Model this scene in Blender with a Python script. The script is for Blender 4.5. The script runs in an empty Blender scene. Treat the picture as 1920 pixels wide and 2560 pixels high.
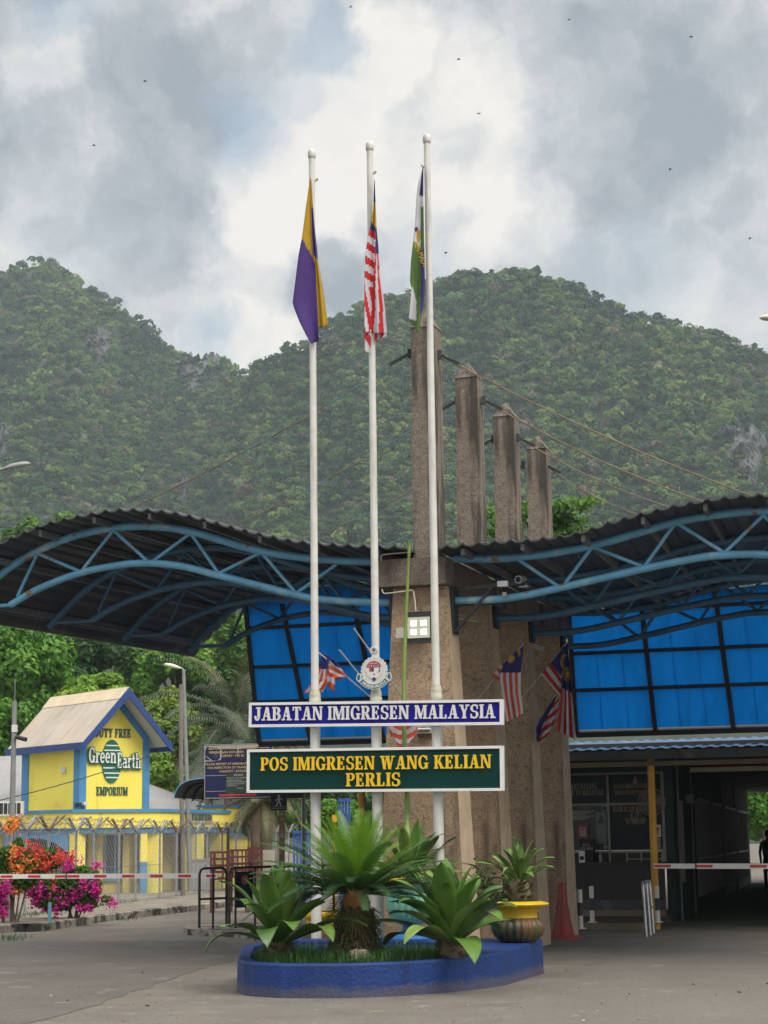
import bpy, math, random
import numpy as np
from mathutils import Vector
R = math.radians
rnd = random.Random(7)
S = bpy.context.scene
COL = S.collection

# ------------------------------------------------------------------ camera
F = 4700.0                                  # focal length in pixels of a 1920 px wide picture
TH = math.atan(820 / F); ROLL = 0.0125
CAM = np.array([0, 0, 1.6])
cw = np.array([0, math.cos(TH), math.sin(TH)])
u0 = np.array([0, -math.sin(TH), math.cos(TH)]); r0 = np.array([1.0, 0, 0])
cu = u0 * math.cos(ROLL) + r0 * math.sin(ROLL); cr = r0 * math.cos(ROLL) - u0 * math.sin(ROLL)
cd = bpy.data.cameras.new('camera'); co = bpy.data.objects.new('camera', cd); COL.objects.link(co)
cd.sensor_fit = 'HORIZONTAL'; cd.sensor_width = 36; cd.lens = 36 * F / 1920
cd.clip_start = 0.2; cd.clip_end = 4000
from mathutils import Matrix
co.matrix_world = Matrix(((cr[0], cu[0], -cw[0], 0), (cr[1], cu[1], -cw[1], 0), (cr[2], cu[2], -cw[2], 1.6), (0, 0, 0, 1)))
S.camera = co

def ray(px, py): return cw + cr * (px - 960) / F + cu * (1280 - py) / F
def at(px, py, Y): d = ray(px, py); return CAM + d * Y / d[1]
def gnd(px, py, z=0.0): d = ray(px, py); return CAM + d * (z - 1.6) / d[2]
# frame of the checkpoint: s along the trusses, t along the spine
PSI = R(18); AX = np.array([math.sin(PSI), math.cos(PSI), 0]); BX = np.array([math.cos(PSI), -math.sin(PSI), 0])
ORG = np.array([0.514, 25.2, 0])
def st(s, t, z=0.0): return ORG + BX * s + AX * t + np.array([0, 0, z])
def pst(px, py, t):
    d = ray(px, py); k = ((ORG + AX * t - CAM) @ AX) / (d @ AX); p = CAM + d * k
    return float((p - ORG) @ BX), float(p[2])

# ------------------------------------------------------------------ world, sun, exposure
W = bpy.data.worlds.new("World"); S.world = W; W.use_nodes = True
wn = W.node_tree.nodes; wl = W.node_tree.links; wn.clear()
SUN_EL, SUN_AZ = R(47), R(135)              # azimuth clockwise from +Y
sky = wn.new('ShaderNodeTexSky'); sky.sky_type = 'NISHITA'; sky.sun_disc = False
sky.sun_elevation = SUN_EL; sky.sun_rotation = SUN_AZ; sky.air_density = 1.3; sky.dust_density = 1.5
tc = wn.new('ShaderNodeTexCoord')
nrm = wn.new('ShaderNodeVectorMath'); nrm.operation = 'NORMALIZE'; wl.new(tc.outputs['Generated'], nrm.inputs[0])
def wnoise(scale, det, rough, src):
    n = wn.new('ShaderNodeTexNoise'); n.inputs['Scale'].default_value = scale; n.inputs['Detail'].default_value = det
    n.inputs['Roughness'].default_value = rough; wl.new(src, n.inputs['Vector']); return n
def vm(op, a, b=None, sc=None):
    n = wn.new('ShaderNodeVectorMath'); n.operation = op
    for i, x in ((0, a), (1, b)):
        if x is None: continue
        if isinstance(x, tuple): n.inputs[i].default_value = x
        else: wl.new(x, n.inputs[i])
    if sc is not None: n.inputs['Scale'].default_value = sc
    return n
def mt(op, a, b=None, c=None, clamp=False):
    n = wn.new('ShaderNodeMath'); n.operation = op; n.use_clamp = clamp
    for i, x in enumerate((a, b, c)):
        if x is None: continue
        if isinstance(x, (int, float)): n.inputs[i].default_value = x
        else: wl.new(x, n.inputs[i])
    return n.outputs[0]
D0 = nrm.outputs[0]
n1 = wnoise(9, 6, .6, D0); n2 = wnoise(30, 8, .62, D0)
wp = vm('SUBTRACT', n1.outputs['Color'], (.5, .5, .5)); wp = vm('SCALE', wp.outputs[0], sc=.05)
wp2 = vm('SUBTRACT', n2.outputs['Color'], (.5, .5, .5)); wp2 = vm('SCALE', wp2.outputs[0], sc=.034)
DW = vm('ADD', vm('ADD', D0, wp.outputs[0]).outputs[0], wp2.outputs[0]).outputs[0]
def blob(px, py, r, wgt, acc, sharp=.55):
    d = ray(px, py); d = d / np.linalg.norm(d)
    dist = vm('DISTANCE', DW, tuple(float(x) for x in d)).outputs['Value']
    m = wn.new('ShaderNodeMapRange'); m.interpolation_type = 'SMOOTHSTEP'
    m.inputs['From Min'].default_value = r / F * 1.15; m.inputs['From Max'].default_value = r / F * sharp
    m.inputs['To Min'].default_value = 0; m.inputs['To Max'].default_value = wgt
    wl.new(dist, m.inputs['Value'])
    return mt('ADD', m.outputs[0], acc)
n3 = wnoise(14, 9, .58, DW)
n4 = wnoise(42, 9, .6, DW)
acc = mt('MULTIPLY_ADD', n3.outputs['Fac'], 1.15, -.075)
acc = mt('ADD', mt('MULTIPLY_ADD', n4.outputs['Fac'], .7, -.35), acc)
vo = wn.new('ShaderNodeTexVoronoi'); vo.feature = 'F1'; vo.inputs['Scale'].default_value = 17; wl.new(DW, vo.inputs['Vector'])
try: vo.inputs['Detail'].default_value = 2; vo.inputs['Roughness'].default_value = .55; vo.normalize = True
except Exception: pass
acc = mt('ADD', mt('MULTIPLY_ADD', vo.outputs['Distance'], -.75, .30), acc)
for b in [(648, 497, 150, .42, .6), (560, 650, 150, .34, .6), (984, 93, 110, .30, .65), (880, 175, 140, .3), (1157, 175, 170, .24), (1160, 350, 190, .22),
          (810, 280, 140, .28), (1330, 520, 160, .28, .6), (1170, 560, 170, .28), (120, 150, 115, .34, .6), (648, 840, 120, .42), (520, 900, 90, .3), (760, 820, 80, .25), (400, 800, 130, .22), (1000, 420, 170, .25), (860, 470, 150, .24), (760, 560, 150, .28),
          (290, 380, 340, -.22), (405, 190, 180, -.12), (520, 240, 130, -.18, .6), (0, 300, 190, -.16), (70, 15, 120, -.34, .6), (720, 70, 180, -.20), (430, 560, 140, -.12),
          (1560, 290, 270, -.22, .7), (1780, 220, 190, -.15, .75), (1550, 560, 310, -.16), (1850, 430, 330, -.16), (1200, 90, 60, -.12), (820, 690, 105, -.40, .75), (350, 620, 220, -.08), (1130, 330, 90, -.12), (1230, 640, 150, -.1)]:
    acc = blob(*b[:4], acc, *(b[4:]))
cr1 = wn.new('ShaderNodeValToRGB'); wl.new(mt('MULTIPLY_ADD', acc, .98, .02), cr1.inputs[0])
e = cr1.color_ramp.elements
e[0].position = .08; e[0].color = (.33, .37, .42, 1); e[1].position = 1.0; e[1].color = (.93, .88, .83, 1)
q = e.new(.40); q.color = (.49, .52, .56, 1); q = e.new(.64); q.color = (.68, .69, .70, 1)
bl = mt('MULTIPLY_ADD', n3.outputs['Fac'], .9, -.50)
for b in [(615, 325, 150, .62, .1), (592, 425, 90, .38, .1), (800, 110, 100, .55), (170, 50, 100, .5), (545, 835, 110, .55, .15), (515, 765, 80, .38, .1), (1090, 650, 70, .3), (760, 260, 70, .3), (1560, 690, 170, .2), (300, 10, 60, .3)]:
    bl = blob(*b[:4], bl, *(b[4:]))
bl = mt('MULTIPLY', bl, .95, clamp=True)
scl = vm('SCALE', cr1.outputs[0], sc=10.0).outputs[0]
skb = wn.new('ShaderNodeMix'); skb.data_type = 'RGBA'; skb.inputs[0].default_value = .55
sks = vm('SCALE', sky.outputs[0], sc=1.0).outputs[0]
wl.new(sks, skb.inputs[6]); skb.inputs[7].default_value = (4.0, 5.7, 7.2, 1)      # thin high veil over the blue
mx = wn.new('ShaderNodeMix'); mx.data_type = 'RGBA'
wl.new(bl, mx.inputs[0]); wl.new(scl, mx.inputs[6]); wl.new(skb.outputs[2], mx.inputs[7])
# an overcast sky is brightest overhead and on the side of the hidden sun
sx_ = wn.new('ShaderNodeSeparateXYZ'); wl.new(D0, sx_.inputs[0])
def wsm(v, a, b, c):
    m = wn.new('ShaderNodeMapRange'); m.interpolation_type = 'SMOOTHSTEP'; wl.new(v, m.inputs['Value']); m.inputs['From Min'].default_value = a; m.inputs['From Max'].default_value = b; m.inputs['To Min'].default_value = 0; m.inputs['To Max'].default_value = c; return m.outputs[0]
up_ = mt('ADD', mt('ADD', wsm(sx_.outputs['Z'], .45, .95, 2.7), wsm(mt('MULTIPLY', sx_.outputs['Y'], -1.0), -.1, .7, .4)), 1.0)
ex_ = wn.new('ShaderNodeVectorMath'); ex_.operation = 'SCALE'; wl.new(mx.outputs[2], ex_.inputs[0]); wl.new(mt('SUBTRACT', up_, 1.0), ex_.inputs['Scale'])
mul_ = vm('ADD', vm('MULTIPLY', ex_.outputs[0], (1.10, 1.0, .86)).outputs[0], mx.outputs[2])
bg = wn.new('ShaderNodeBackground'); bg.inputs['Strength'].default_value = .1
wl.new(mul_.outputs[0], bg.inputs[0])
wo = wn.new('ShaderNodeOutputWorld'); wl.new(bg.outputs[0], wo.inputs[0])
sl = bpy.data.lights.new('sun', 'SUN'); so = bpy.data.objects.new('sun', sl); COL.objects.link(so)
sl.energy = 2.9; sl.angle = R(30); sl.color = (1, .93, .80)
sdir = Vector((math.sin(SUN_AZ) * math.cos(SUN_EL), math.cos(SUN_AZ) * math.cos(SUN_EL), math.sin(SUN_EL)))
so.rotation_euler = sdir.to_track_quat('Z', 'Y').to_euler(); so.location = (20, 0, 40)
vs = S.view_settings
vs.view_transform = 'Standard'; vs.look = 'None'; vs.gamma = 1; vs.use_curve_mapping = False; vs.exposure = 0.0
S.cycles.max_bounces = 8; S.cycles.diffuse_bounces = 4; S.cycles.transparent_max_bounces = 12; S.cycles.volume_bounces = 1
S.cycles.use_denoising = True

# ------------------------------------------------------------------ materials
def lin(c):
    return tuple(((x / 255) / 12.92 if x / 255 <= .04045 else ((x / 255 + .055) / 1.055) ** 2.4) for x in c)
MATS = {}
def M(name, col, rough=.6, var=.12, vs=4.0, bump=0.0, bs=60.0, metal=0.0, spec=.5, stains=(), transl=0.0, tex='Object', streak=False, speck=0.0, coarse=.55, zdirt=None):
    """var: light/dark mottling; stains: (colour, scale, threshold, softness, streaky) patches; speck: fine aggregate grain"""
    m = bpy.data.materials.new(name); m.use_nodes = True; n = m.node_tree.nodes; l = m.node_tree.links
    p = n['Principled BSDF']; p.inputs['Roughness'].default_value = rough; p.inputs['Metallic'].default_value = metal
    p.inputs['Specular IOR Level'].default_value = spec
    t = n.new('ShaderNodeTexCoord'); src = t.outputs[tex]
    def noise(sc, det=5, rg=.55, squash=None):
        z = n.new('ShaderNodeTexNoise'); z.inputs['Scale'].default_value = sc; z.inputs['Detail'].default_value = det; z.inputs['Roughness'].default_value = rg
        if squash:
            mp = n.new('ShaderNodeMapping'); mp.inputs['Scale'].default_value = squash; l.new(src, mp.inputs[0]); l.new(mp.outputs[0], z.inputs['Vector'])
        else: l.new(src, z.inputs['Vector'])
        return z.outputs['Fac']
    def mixc(fac, a, b):
        x = n.new('ShaderNodeMix'); x.data_type = 'RGBA'
        if isinstance(fac, float): x.inputs[0].default_value = fac
        else: l.new(fac, x.inputs[0])
        for i, y in ((6, a), (7, b)):
            if isinstance(y, tuple): x.inputs[i].default_value = (*y[:3], 1)
            else: l.new(y, x.inputs[i])
        return x.outputs[2]
    def rng(v, a, b, c=0.0, d=1.0):
        x = n.new('ShaderNodeMapRange'); l.new(v, x.inputs[0])
        for i, y in enumerate((a, b, c, d)): x.inputs[i + 1].default_value = y
        return x.outputs[0]
    lo = tuple(max(0, c * (1 - var)) for c in col); hi = tuple(min(1, c * (1 + var)) for c in col)
    c = mixc(rng(noise(vs), .3, .7), lo, hi) if var else (*col, 1)
    if speck:
        f = rng(noise(48, 4, .75), .38, .62)
        c = mixc(f, mixc(float(speck), c, (.02, .02, .02)) if not isinstance(c, tuple) else tuple(x * (1 - speck) for x in col), c)
        c = mixc(rng(noise(13, 5, .75), .40, .60), mixc(float(speck) * coarse, c, (.02, .02, .02)), c)
    for sc_ in stains:
        scol, ssc, th, soft = sc_[:4]
        f = noise(ssc, 7, .65, (1, 1, .12) if len(sc_) > 4 and sc_[4] else None)
        c = mixc(rng(f, th, th + soft, 0.0, sc_[5] if len(sc_) > 5 else 1.0), c, tuple(scol))
    if zdirt:
        sx = n.new('ShaderNodeSeparateXYZ'); l.new(src, sx.inputs[0]); ad = n.new('ShaderNodeMath'); ad.operation = 'MULTIPLY_ADD'; l.new(noise(5, 6, .7), ad.inputs[0]); ad.inputs[1].default_value = -zdirt[1] * 2.4; l.new(sx.outputs['Z'], ad.inputs[2])
        c = mixc(rng(ad.outputs[0], zdirt[0] - zdirt[1] * 1.2, zdirt[0] - zdirt[1] * .5, .5, 0.0), c, tuple(zdirt[2]))
    if isinstance(c, tuple): p.inputs['Base Color'].default_value = (*c[:3], 1)
    else: l.new(c, p.inputs['Base Color'])
    if bump:
        b = n.new('ShaderNodeBump'); b.inputs['Strength'].default_value = bump; b.inputs['Distance'].default_value = .02
        l.new(noise(bs, 6, .6), b.inputs['Height']); l.new(b.outputs[0], p.inputs['Normal'])
    if transl:
        tr = n.new('ShaderNodeBsdfTranslucent')
        if isinstance(c, tuple): tr.inputs[0].default_value = (*c[:3], 1)
        else: l.new(c, tr.inputs[0])
        ms = n.new('ShaderNodeMixShader'); ms.inputs[0].default_value = transl
        o = n['Material Output']; l.new(p.outputs[0], ms.inputs[1]); l.new(tr.outputs[0], ms.inputs[2]); l.new(ms.outputs[0], o.inputs[0])
    MATS[name] = m
    return m
def emat(name, col, st_):
    m = bpy.data.materials.new(name); m.use_nodes = True; p = m.node_tree.nodes['Principled BSDF']
    p.inputs['Base Color'].default_value = (*col, 1); p.inputs['Emission Color'].default_value = (*col, 1); p.inputs['Emission Strength'].default_value = st_
    return m

# ------------------------------------------------------------------ object helpers
def prm(o, label=None, cat=None, group=None, kind=None):
    for k, v in (('label', label), ('category', cat), ('group', group), ('kind', kind)):
        if v: o[k] = v
    return o
def thing(name, label, cat, loc=(0, 0, 0), group=None):
    o = bpy.data.objects.new(name, None); COL.objects.link(o); o.location = tuple(float(x) for x in loc); o.empty_display_size = .2
    return prm(o, label, cat, group)
def base_of(o):
    v = np.zeros(3)
    while o is not None: v += np.array(o.location); o = o.parent
    return v
def dup(o, parent=None):
    c = o.copy(); COL.objects.link(c)
    if parent is not None: c.parent = parent
    for ch in list(o.children): dup(ch, c)
    return c
def nv(v): v = np.asarray(v, float); return v / (np.linalg.norm(v) + 1e-12)
class MB:
    def __init__(s): s.v = []; s.f = []; s.m = []; s.mats = []; s.cur = 0; s.sm = []; s.smooth = False
    def mat(s, m):
        if m not in s.mats: s.mats.append(m)
        s.cur = s.mats.index(m); return s
    def face(s, idx): s.f.append(tuple(idx)); s.m.append(s.cur); s.sm.append(s.smooth)
    def add(s, vs, fs):
        o = len(s.v); s.v.extend([tuple(map(float, x)) for x in vs])
        for f in fs: s.face([i + o for i in f])
    def box(s, x0, x1, y0, y1, z0, z1, fr=None):
        c = [(x, y, z) for z in (z0, z1) for y in (y0, y1) for x in (x0, x1)]
        if fr: c = [fr(*p) for p in c]
        s.add(c, [(0, 2, 3, 1), (4, 5, 7, 6), (0, 1, 5, 4), (2, 6, 7, 3), (0, 4, 6, 2), (1, 3, 7, 5)])
    def bar(s, p, q, w, h=None, up=(0, 0, 1)):
        h = h or w; p = np.asarray(p, float); q = np.asarray(q, float); d = nv(q - p); up = np.asarray(up, float)
        if abs(d @ up) > .98: up = np.array([1.0, 0, 0])
        x = nv(np.cross(d, up)); y = np.cross(x, d)
        c = [e + x * i * w / 2 + y * j * h / 2 for e in (p, q) for i, j in ((-1, -1), (1, -1), (1, 1), (-1, 1))]
        s.add(c, [(3, 2, 1, 0), (4, 5, 6, 7), (0, 1, 5, 4), (1, 2, 6, 5), (2, 3, 7, 6), (3, 0, 4, 7)])
    def tube(s, pts, r, n=8, cap=True, smooth=True):
        pts = [np.asarray(p, float) for p in pts]; k = len(pts)
        rs = r if isinstance(r, (list, tuple, np.ndarray)) else [r] * k
        up = np.array([0, 0, 1.0]); d0 = nv(pts[1] - pts[0])
        if abs(d0 @ up) > .95: up = np.array([1.0, 0.0, 0])
        vs = []
        x = nv(np.cross(d0, up))
        for i, p in enumerate(pts):
            d = nv(pts[min(i + 1, k - 1)] - pts[max(i - 1, 0)])
            x = nv(x - d * (x @ d)); y = np.cross(d, x)
            vs += [p + (x * math.cos(2 * math.pi * j / n) + y * math.sin(2 * math.pi * j / n)) * rs[i] for j in range(n)]
        fs = [(i * n + j, i * n + (j + 1) % n, (i + 1) * n + (j + 1) % n, (i + 1) * n + j) for i in range(k - 1) for j in range(n)]
        old = s.smooth; s.smooth = smooth; s.add(vs, fs); s.smooth = old
        if cap:
            s.add(vs[:n], [tuple(range(n))[::-1]]); s.add(vs[-n:], [tuple(range(n))])
    def lathe(s, prof, o, n=28, smooth=True, flute=0.0, nf=0):
        o = np.asarray(o, float); vs = []
        for r_, z in prof:
            for j in range(n):
                an = 2 * math.pi * j / n; rr = r_ * (1 + flute * math.cos(nf * an)) if nf else r_
                vs.append(o + np.array([rr * math.cos(an), rr * math.sin(an), z]))
        fs = [(i * n + j, i * n + (j + 1) % n, (i + 1) * n + (j + 1) % n, (i + 1) * n + j) for i in range(len(prof) - 1) for j in range(n)]
        old = s.smooth; s.smooth = smooth; s.add(vs, fs); s.smooth = old
    def prism(s, poly, w0, w1, fr):
        n = len(poly); ar = sum(poly[i][0] * poly[(i + 1) % n][1] - poly[(i + 1) % n][0] * poly[i][1] for i in range(n))
        if ar < 0: poly = poly[::-1]
        vs = [fr(u, v, w0) for u, v in poly] + [fr(u, v, w1) for u, v in poly]
        s.add(vs, [tuple(range(n))[::-1], tuple(range(n, 2 * n))] + [(i, (i + 1) % n, n + (i + 1) % n, n + i) for i in range(n)])
    def grid(s, g, smooth=True, flip=False):
        a = len(g); b = len(g[0]); vs = [p for row in g for p in row]
        fs = [(i * b + j, i * b + j + 1, (i + 1) * b + j + 1, (i + 1) * b + j) for i in range(a - 1) for j in range(b - 1)]
        if flip: fs = [f[::-1] for f in fs]
        old = s.smooth; s.smooth = smooth; s.add(vs, fs); s.smooth = old
    def raw(s, verts, faces, smooth=False):
        old = s.smooth; s.smooth = smooth; s.add(verts, faces); s.smooth = old
    def build(s, name, mats=None, parent=None, loc=None, label=None, cat=None, group=None, kind=None):
        me = bpy.data.meshes.new(name)
        off = base_of(parent) if parent is not None else (np.asarray(loc, float) if loc is not None else np.zeros(3))
        v = np.asarray(s.v, float) - off if s.v else np.zeros((0, 3))
        me.from_pydata(v.tolist(), [], s.f)
        if mats is not None: ml = mats if isinstance(mats, (list, tuple)) else [mats]
        else: ml = s.mats
        for m in ml: me.materials.append(m)
        if len(ml) > 1: me.polygons.foreach_set('material_index', s.m)
        me.polygons.foreach_set('use_smooth', s.sm)
        me.update()
        o = bpy.data.objects.new(name, me); COL.objects.link(o)
        if parent is not None: o.parent = parent
        elif loc is not None: o.location = tuple(float(x) for x in loc)
        return prm(o, label, cat, group, kind)
def frame(o, U, V, Wd):
    o, U, V, Wd = (np.asarray(x, float) for x in (o, U, V, Wd))
    return lambda u, v, w=0.0: o + U * u + V * v + Wd * w
def fst(s, t, z): return st(s, t, z)
def crv(pts, n):
    """Catmull-Rom through pts, n samples per span"""
    P_ = [np.asarray(p, float) for p in pts]; P_ = [2 * P_[0] - P_[1]] + P_ + [2 * P_[-1] - P_[-2]]; out = []
    for i in range(1, len(P_) - 2):
        for k in range(n):
            x = k / n; a, b, c, d = P_[i - 1:i + 3]
            out.append(.5 * (2 * b + (c - a) * x + (2 * a - 5 * b + 4 * c - d) * x * x + (3 * b - a - 3 * c + d) * x ** 3))
    return out + [P_[-2]]
def npmesh(name, verts, quads, mat, parent=None, loc=None, tint=None, smooth=False):
    """fast mesh from numpy arrays of quads"""
    me = bpy.data.meshes.new(name); nv_ = len(verts); nf = len(quads); k = quads.shape[1]
    off = base_of(parent) if parent is not None else (np.asarray(loc, float) if loc is not None else np.zeros(3))
    me.vertices.add(nv_); me.vertices.foreach_set('co', (verts - off).astype(np.float32).ravel())
    me.loops.add(nf * k); me.loops.foreach_set('vertex_index', quads.astype(np.int32).ravel())
    me.polygons.add(nf); me.polygons.foreach_set('loop_start', np.arange(0, nf * k, k, dtype=np.int32))
    try: me.polygons.foreach_set('loop_total', np.full(nf, k, dtype=np.int32))
    except Exception: pass
    me.polygons.foreach_set('use_smooth', np.full(nf, smooth))
    me.materials.append(mat); me.update(calc_edges=True)
    if tint is not None:
        a = me.attributes.new('tint', 'FLOAT', 'POINT'); a.data.foreach_set('value', tint.astype(np.float32))
    o = bpy.data.objects.new(name, me); COL.objects.link(o)
    if parent is not None: o.parent = parent
    elif loc is not None: o.location = tuple(float(x) for x in loc)
    return o
NR = np.random.default_rng(5)
def leafquads(c, nrm_, size, aspect=1.6, droop=0.0):
    """one folded diamond-ish quad per centre, facing nrm_, random in-plane turn"""
    n = len(c); nrm_ = nrm_ / (np.linalg.norm(nrm_, axis=1, keepdims=True) + 1e-9)
    a = NR.normal(size=(n, 3)); a[:, 2] -= droop
    x = a - nrm_ * np.sum(a * nrm_, axis=1, keepdims=True); x /= np.linalg.norm(x, axis=1, keepdims=True) + 1e-9
    y = np.cross(nrm_, x); sz = np.asarray(size).reshape(-1, 1) * np.ones((n, 1))
    v = np.stack([c - x * sz * aspect / 2, c + y * sz / 2 + nrm_ * sz * .12, c + x * sz * aspect / 2, c - y * sz / 2 + nrm_ * sz * .12], axis=1).reshape(-1, 3)
    return v, np.arange(4 * n).reshape(-1, 4)

# ------------------------------------------------------------------ lettering
def ring(cx, cy, rx, ry, wx, wy, a0, a1, n=14):
    a = [R(a0 + (a1 - a0) * i / n) for i in range(n + 1)]
    return [[(cx + rx * math.cos(a[i]), cy + ry * math.sin(a[i])), (cx + rx * math.cos(a[i + 1]), cy + ry * math.sin(a[i + 1])),
             (cx + (rx - wx) * math.cos(a[i + 1]), cy + (ry - wy) * math.sin(a[i + 1])), (cx + (rx - wx) * math.cos(a[i]), cy + (ry - wy) * math.sin(a[i]))] for i in range(n)]
T_, t_, s_, e_ = .2, .1, .1, .07
def rc(x0, x1, y0, y1): return [(x0, y0), (x1, y0), (x1, y1), (x0, y1)]
def dg(x0, y0, x1, y1, w): return [(x0, y0), (x0 + w, y0), (x1 + w, y1), (x1, y1)]
def stem(x, top=True, bot=True, w=T_): return [rc(x, x + w, 0, 1)] + ([rc(x - e_, x + w + e_, 1 - s_, 1)] if top else []) + ([rc(x - e_, x + w + e_, 0, s_)] if bot else [])
def bowl(x, cy, rx, ry): return ring(x, cy, rx, ry, .2, .1, -90, 90)
GL = {}
def g(ch, w, polys): GL[ch] = (w, polys)
g('I', .34, stem(.07))
g('L', .66, stem(.07) + [rc(.07, .6, 0, s_), rc(.5, .6, 0, .3)])
g('E', .68, stem(.07) + [rc(.07, .6, 0, s_), rc(.5, .6, 0, .28), rc(.07, .58, .9, 1), rc(.48, .58, .74, 1), rc(.2, .46, .45, .55), rc(.38, .46, .36, .64)])
g('F', .64, stem(.07) + [rc(.07, .58, .9, 1), rc(.48, .58, .72, 1), rc(.2, .46, .45, .55), rc(.38, .46, .36, .64)])
g('T', .74, stem(.27, False) + [rc(.03, .71, .9, 1), rc(.03, .13, .72, 1), rc(.61, .71, .72, 1)])
g('H', .82, stem(.07) + stem(.55) + [rc(.2, .6, .45, .55)])
g('P', .68, stem(.07) + [rc(.2, .42, .9, 1), rc(.2, .42, .42, .52)] + bowl(.40, .71, .27, .29))
g('R', .78, stem(.07) + [rc(.2, .42, .9, 1), rc(.2, .42, .45, .55)] + bowl(.40, .725, .27, .275) + [dg(.52, 0, .3, .5, .21), rc(.5, .8, 0, s_)])
g('B', .72, stem(.07) + [rc(.2, .42, .9, 1), rc(.2, .42, .45, .55), rc(.2, .42, 0, .1)] + bowl(.40, .735, .25, .265) + bowl(.40, .275, .29, .275))
g('D', .78, stem(.07) + [rc(.2, .38, .9, 1), rc(.2, .38, 0, .1)] + ring(.36, .5, .38, .5, .2, .1, -90, 90, 18))
g('K', .8, stem(.07) + [dg(.54, 0, .28, .55, .21), dg(.25, .38, .52, 1, .13), rc(.5, .82, 0, s_), rc(.46, .76, .9, 1)])
g('M', 1.0, stem(.07, w=.13) + stem(.76, w=.18) + [dg(.42, .02, .1, 1, .2), dg(.43, .02, .74, 1, .1), ])
g('N', .84, stem(.07, w=.12) + stem(.64, w=.12, bot=False) + [dg(.56, 0, .08, 1, .2)])
g('A', .84, [dg(.1, 0, .36, 1, .1), dg(.54, 0, .34, 1, .2), rc(.22, .6, .28, .38), rc(.0, .28, 0, s_), rc(.46, .86, 0, s_)])
g('V', .82, [dg(.32, 0, .08, 1, .21), dg(.38, 0, .62, 1, .1), rc(0, .36, .9, 1), rc(.52, .82, .9, 1)])
g('W', 1.18, [dg(.27, 0, .08, 1, .2), dg(.3, 0, .52, 1, .09), dg(.68, 0, .5, 1, .2), dg(.74, 0, .98, 1, .1), rc(0, .36, .9, 1), rc(.42, .76, .9, 1), rc(.9, 1.18, .9, 1)])
g('Y', .8, stem(.3, False) + [dg(.32, .4, .06, 1, .2), dg(.38, .4, .6, 1, .11), rc(0, .34, .9, 1), rc(.5, .8, .9, 1)])
GL['Y'] = (.8, [rc(.3, .5, 0, .5), rc(.23, .57, 0, s_), dg(.3, .42, .06, 1, .2), dg(.39, .42, .6, 1, .11), rc(0, .34, .9, 1), rc(.5, .8, .9, 1)])
g('O', .8, ring(.4, .5, .39, .52, .19, .1, 0, 360, 28))
g('Q', .8, ring(.4, .5, .39, .52, .19, .1, 0, 360, 28) + [dg(.6, -.1, .4, .25, .15)])
g('C', .76, ring(.4, .5, .38, .52, .19, .1, 42, 318, 24) + [rc(.63, .71, .62, .97), rc(.63, .71, .05, .3)])
g('G', .82, ring(.4, .5, .38, .52, .19, .1, 42, 325, 24) + [rc(.63, .71, .64, .97), rc(.55, .74, .02, .44), rc(.48, .82, .36, .46)])
g('U', .84, [rc(.08, .28, .3, 1), rc(.6, .72, .3, 1), rc(0, .36, .9, 1), rc(.5, .82, .9, 1)] + ring(.4, .32, .32, .34, .16, .1, 180, 360, 14))
g('J', .6, [rc(.3, .5, .28, 1), rc(.18, .58, .9, 1)] + ring(.28, .26, .22, .28, .17, .1, 180, 360, 12) + [rc(.06, .2, .24, .36)])
g('S', .68, ring(.34, .735, .3, .285, .17, .1, 35, 270, 18) + ring(.34, .265, .32, .285, .18, .1, -145, 90, 18) + [rc(.53, .61, .68, .98), rc(.05, .13, .02, .33)])
g('(', .3, ring(.5, .45, .45, .65, .12, .1, 130, 230, 10)); g(')', .3, ring(-.2, .45, .45, .65, .12, .1, -50, 50, 10))
def serif(mb, txt, fr, h, x=0.0, y=0.0, align='C', gap=.07, depth=.02, wx=1.0, space=.38):
    """slab-serif lettering built stroke by stroke; every stroke sits a hair proud of the one before it"""
    tot = sum((GL[c][0] + gap) if c in GL else space for c in txt) * h * wx
    cx = x - (tot / 2 if align == 'C' else 0); k = 0
    for c in txt:
        if c not in GL: cx += space * h * wx; continue
        w, ps = GL[c]
        for p in ps:
            k += 1
            mb.prism([(cx + px * h * wx, y + py * h) for px, py in p], 0, depth + (k % 9) * .00035, fr)
        cx += (w + gap) * h * wx
    return tot
def sans(mb, txt, fr, h, x=0.0, y=0.0, align='CENTER', bold=0.0, depth=.004, wx=1.0):
    c = bpy.data.curves.new('lettering', 'FONT'); c.body = txt; c.size = h * 1.38; c.align_x = align; c.offset = bold * h; c.resolution_u = 3
    o = bpy.data.objects.new('lettering', c); COL.objects.link(o)
    dgp = bpy.context.evaluated_depsgraph_get(); me = o.evaluated_get(dgp).to_mesh()
    vs = [(v.co.x * wx + x, v.co.y + y) for v in me.vertices]
    fs = [tuple(p.vertices) for p in me.polygons]
    o.evaluated_get(dgp).to_mesh_clear(); bpy.data.objects.remove(o); bpy.data.curves.remove(c)
    mb.raw([fr(u, v, depth) for u, v in vs], fs)
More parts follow.
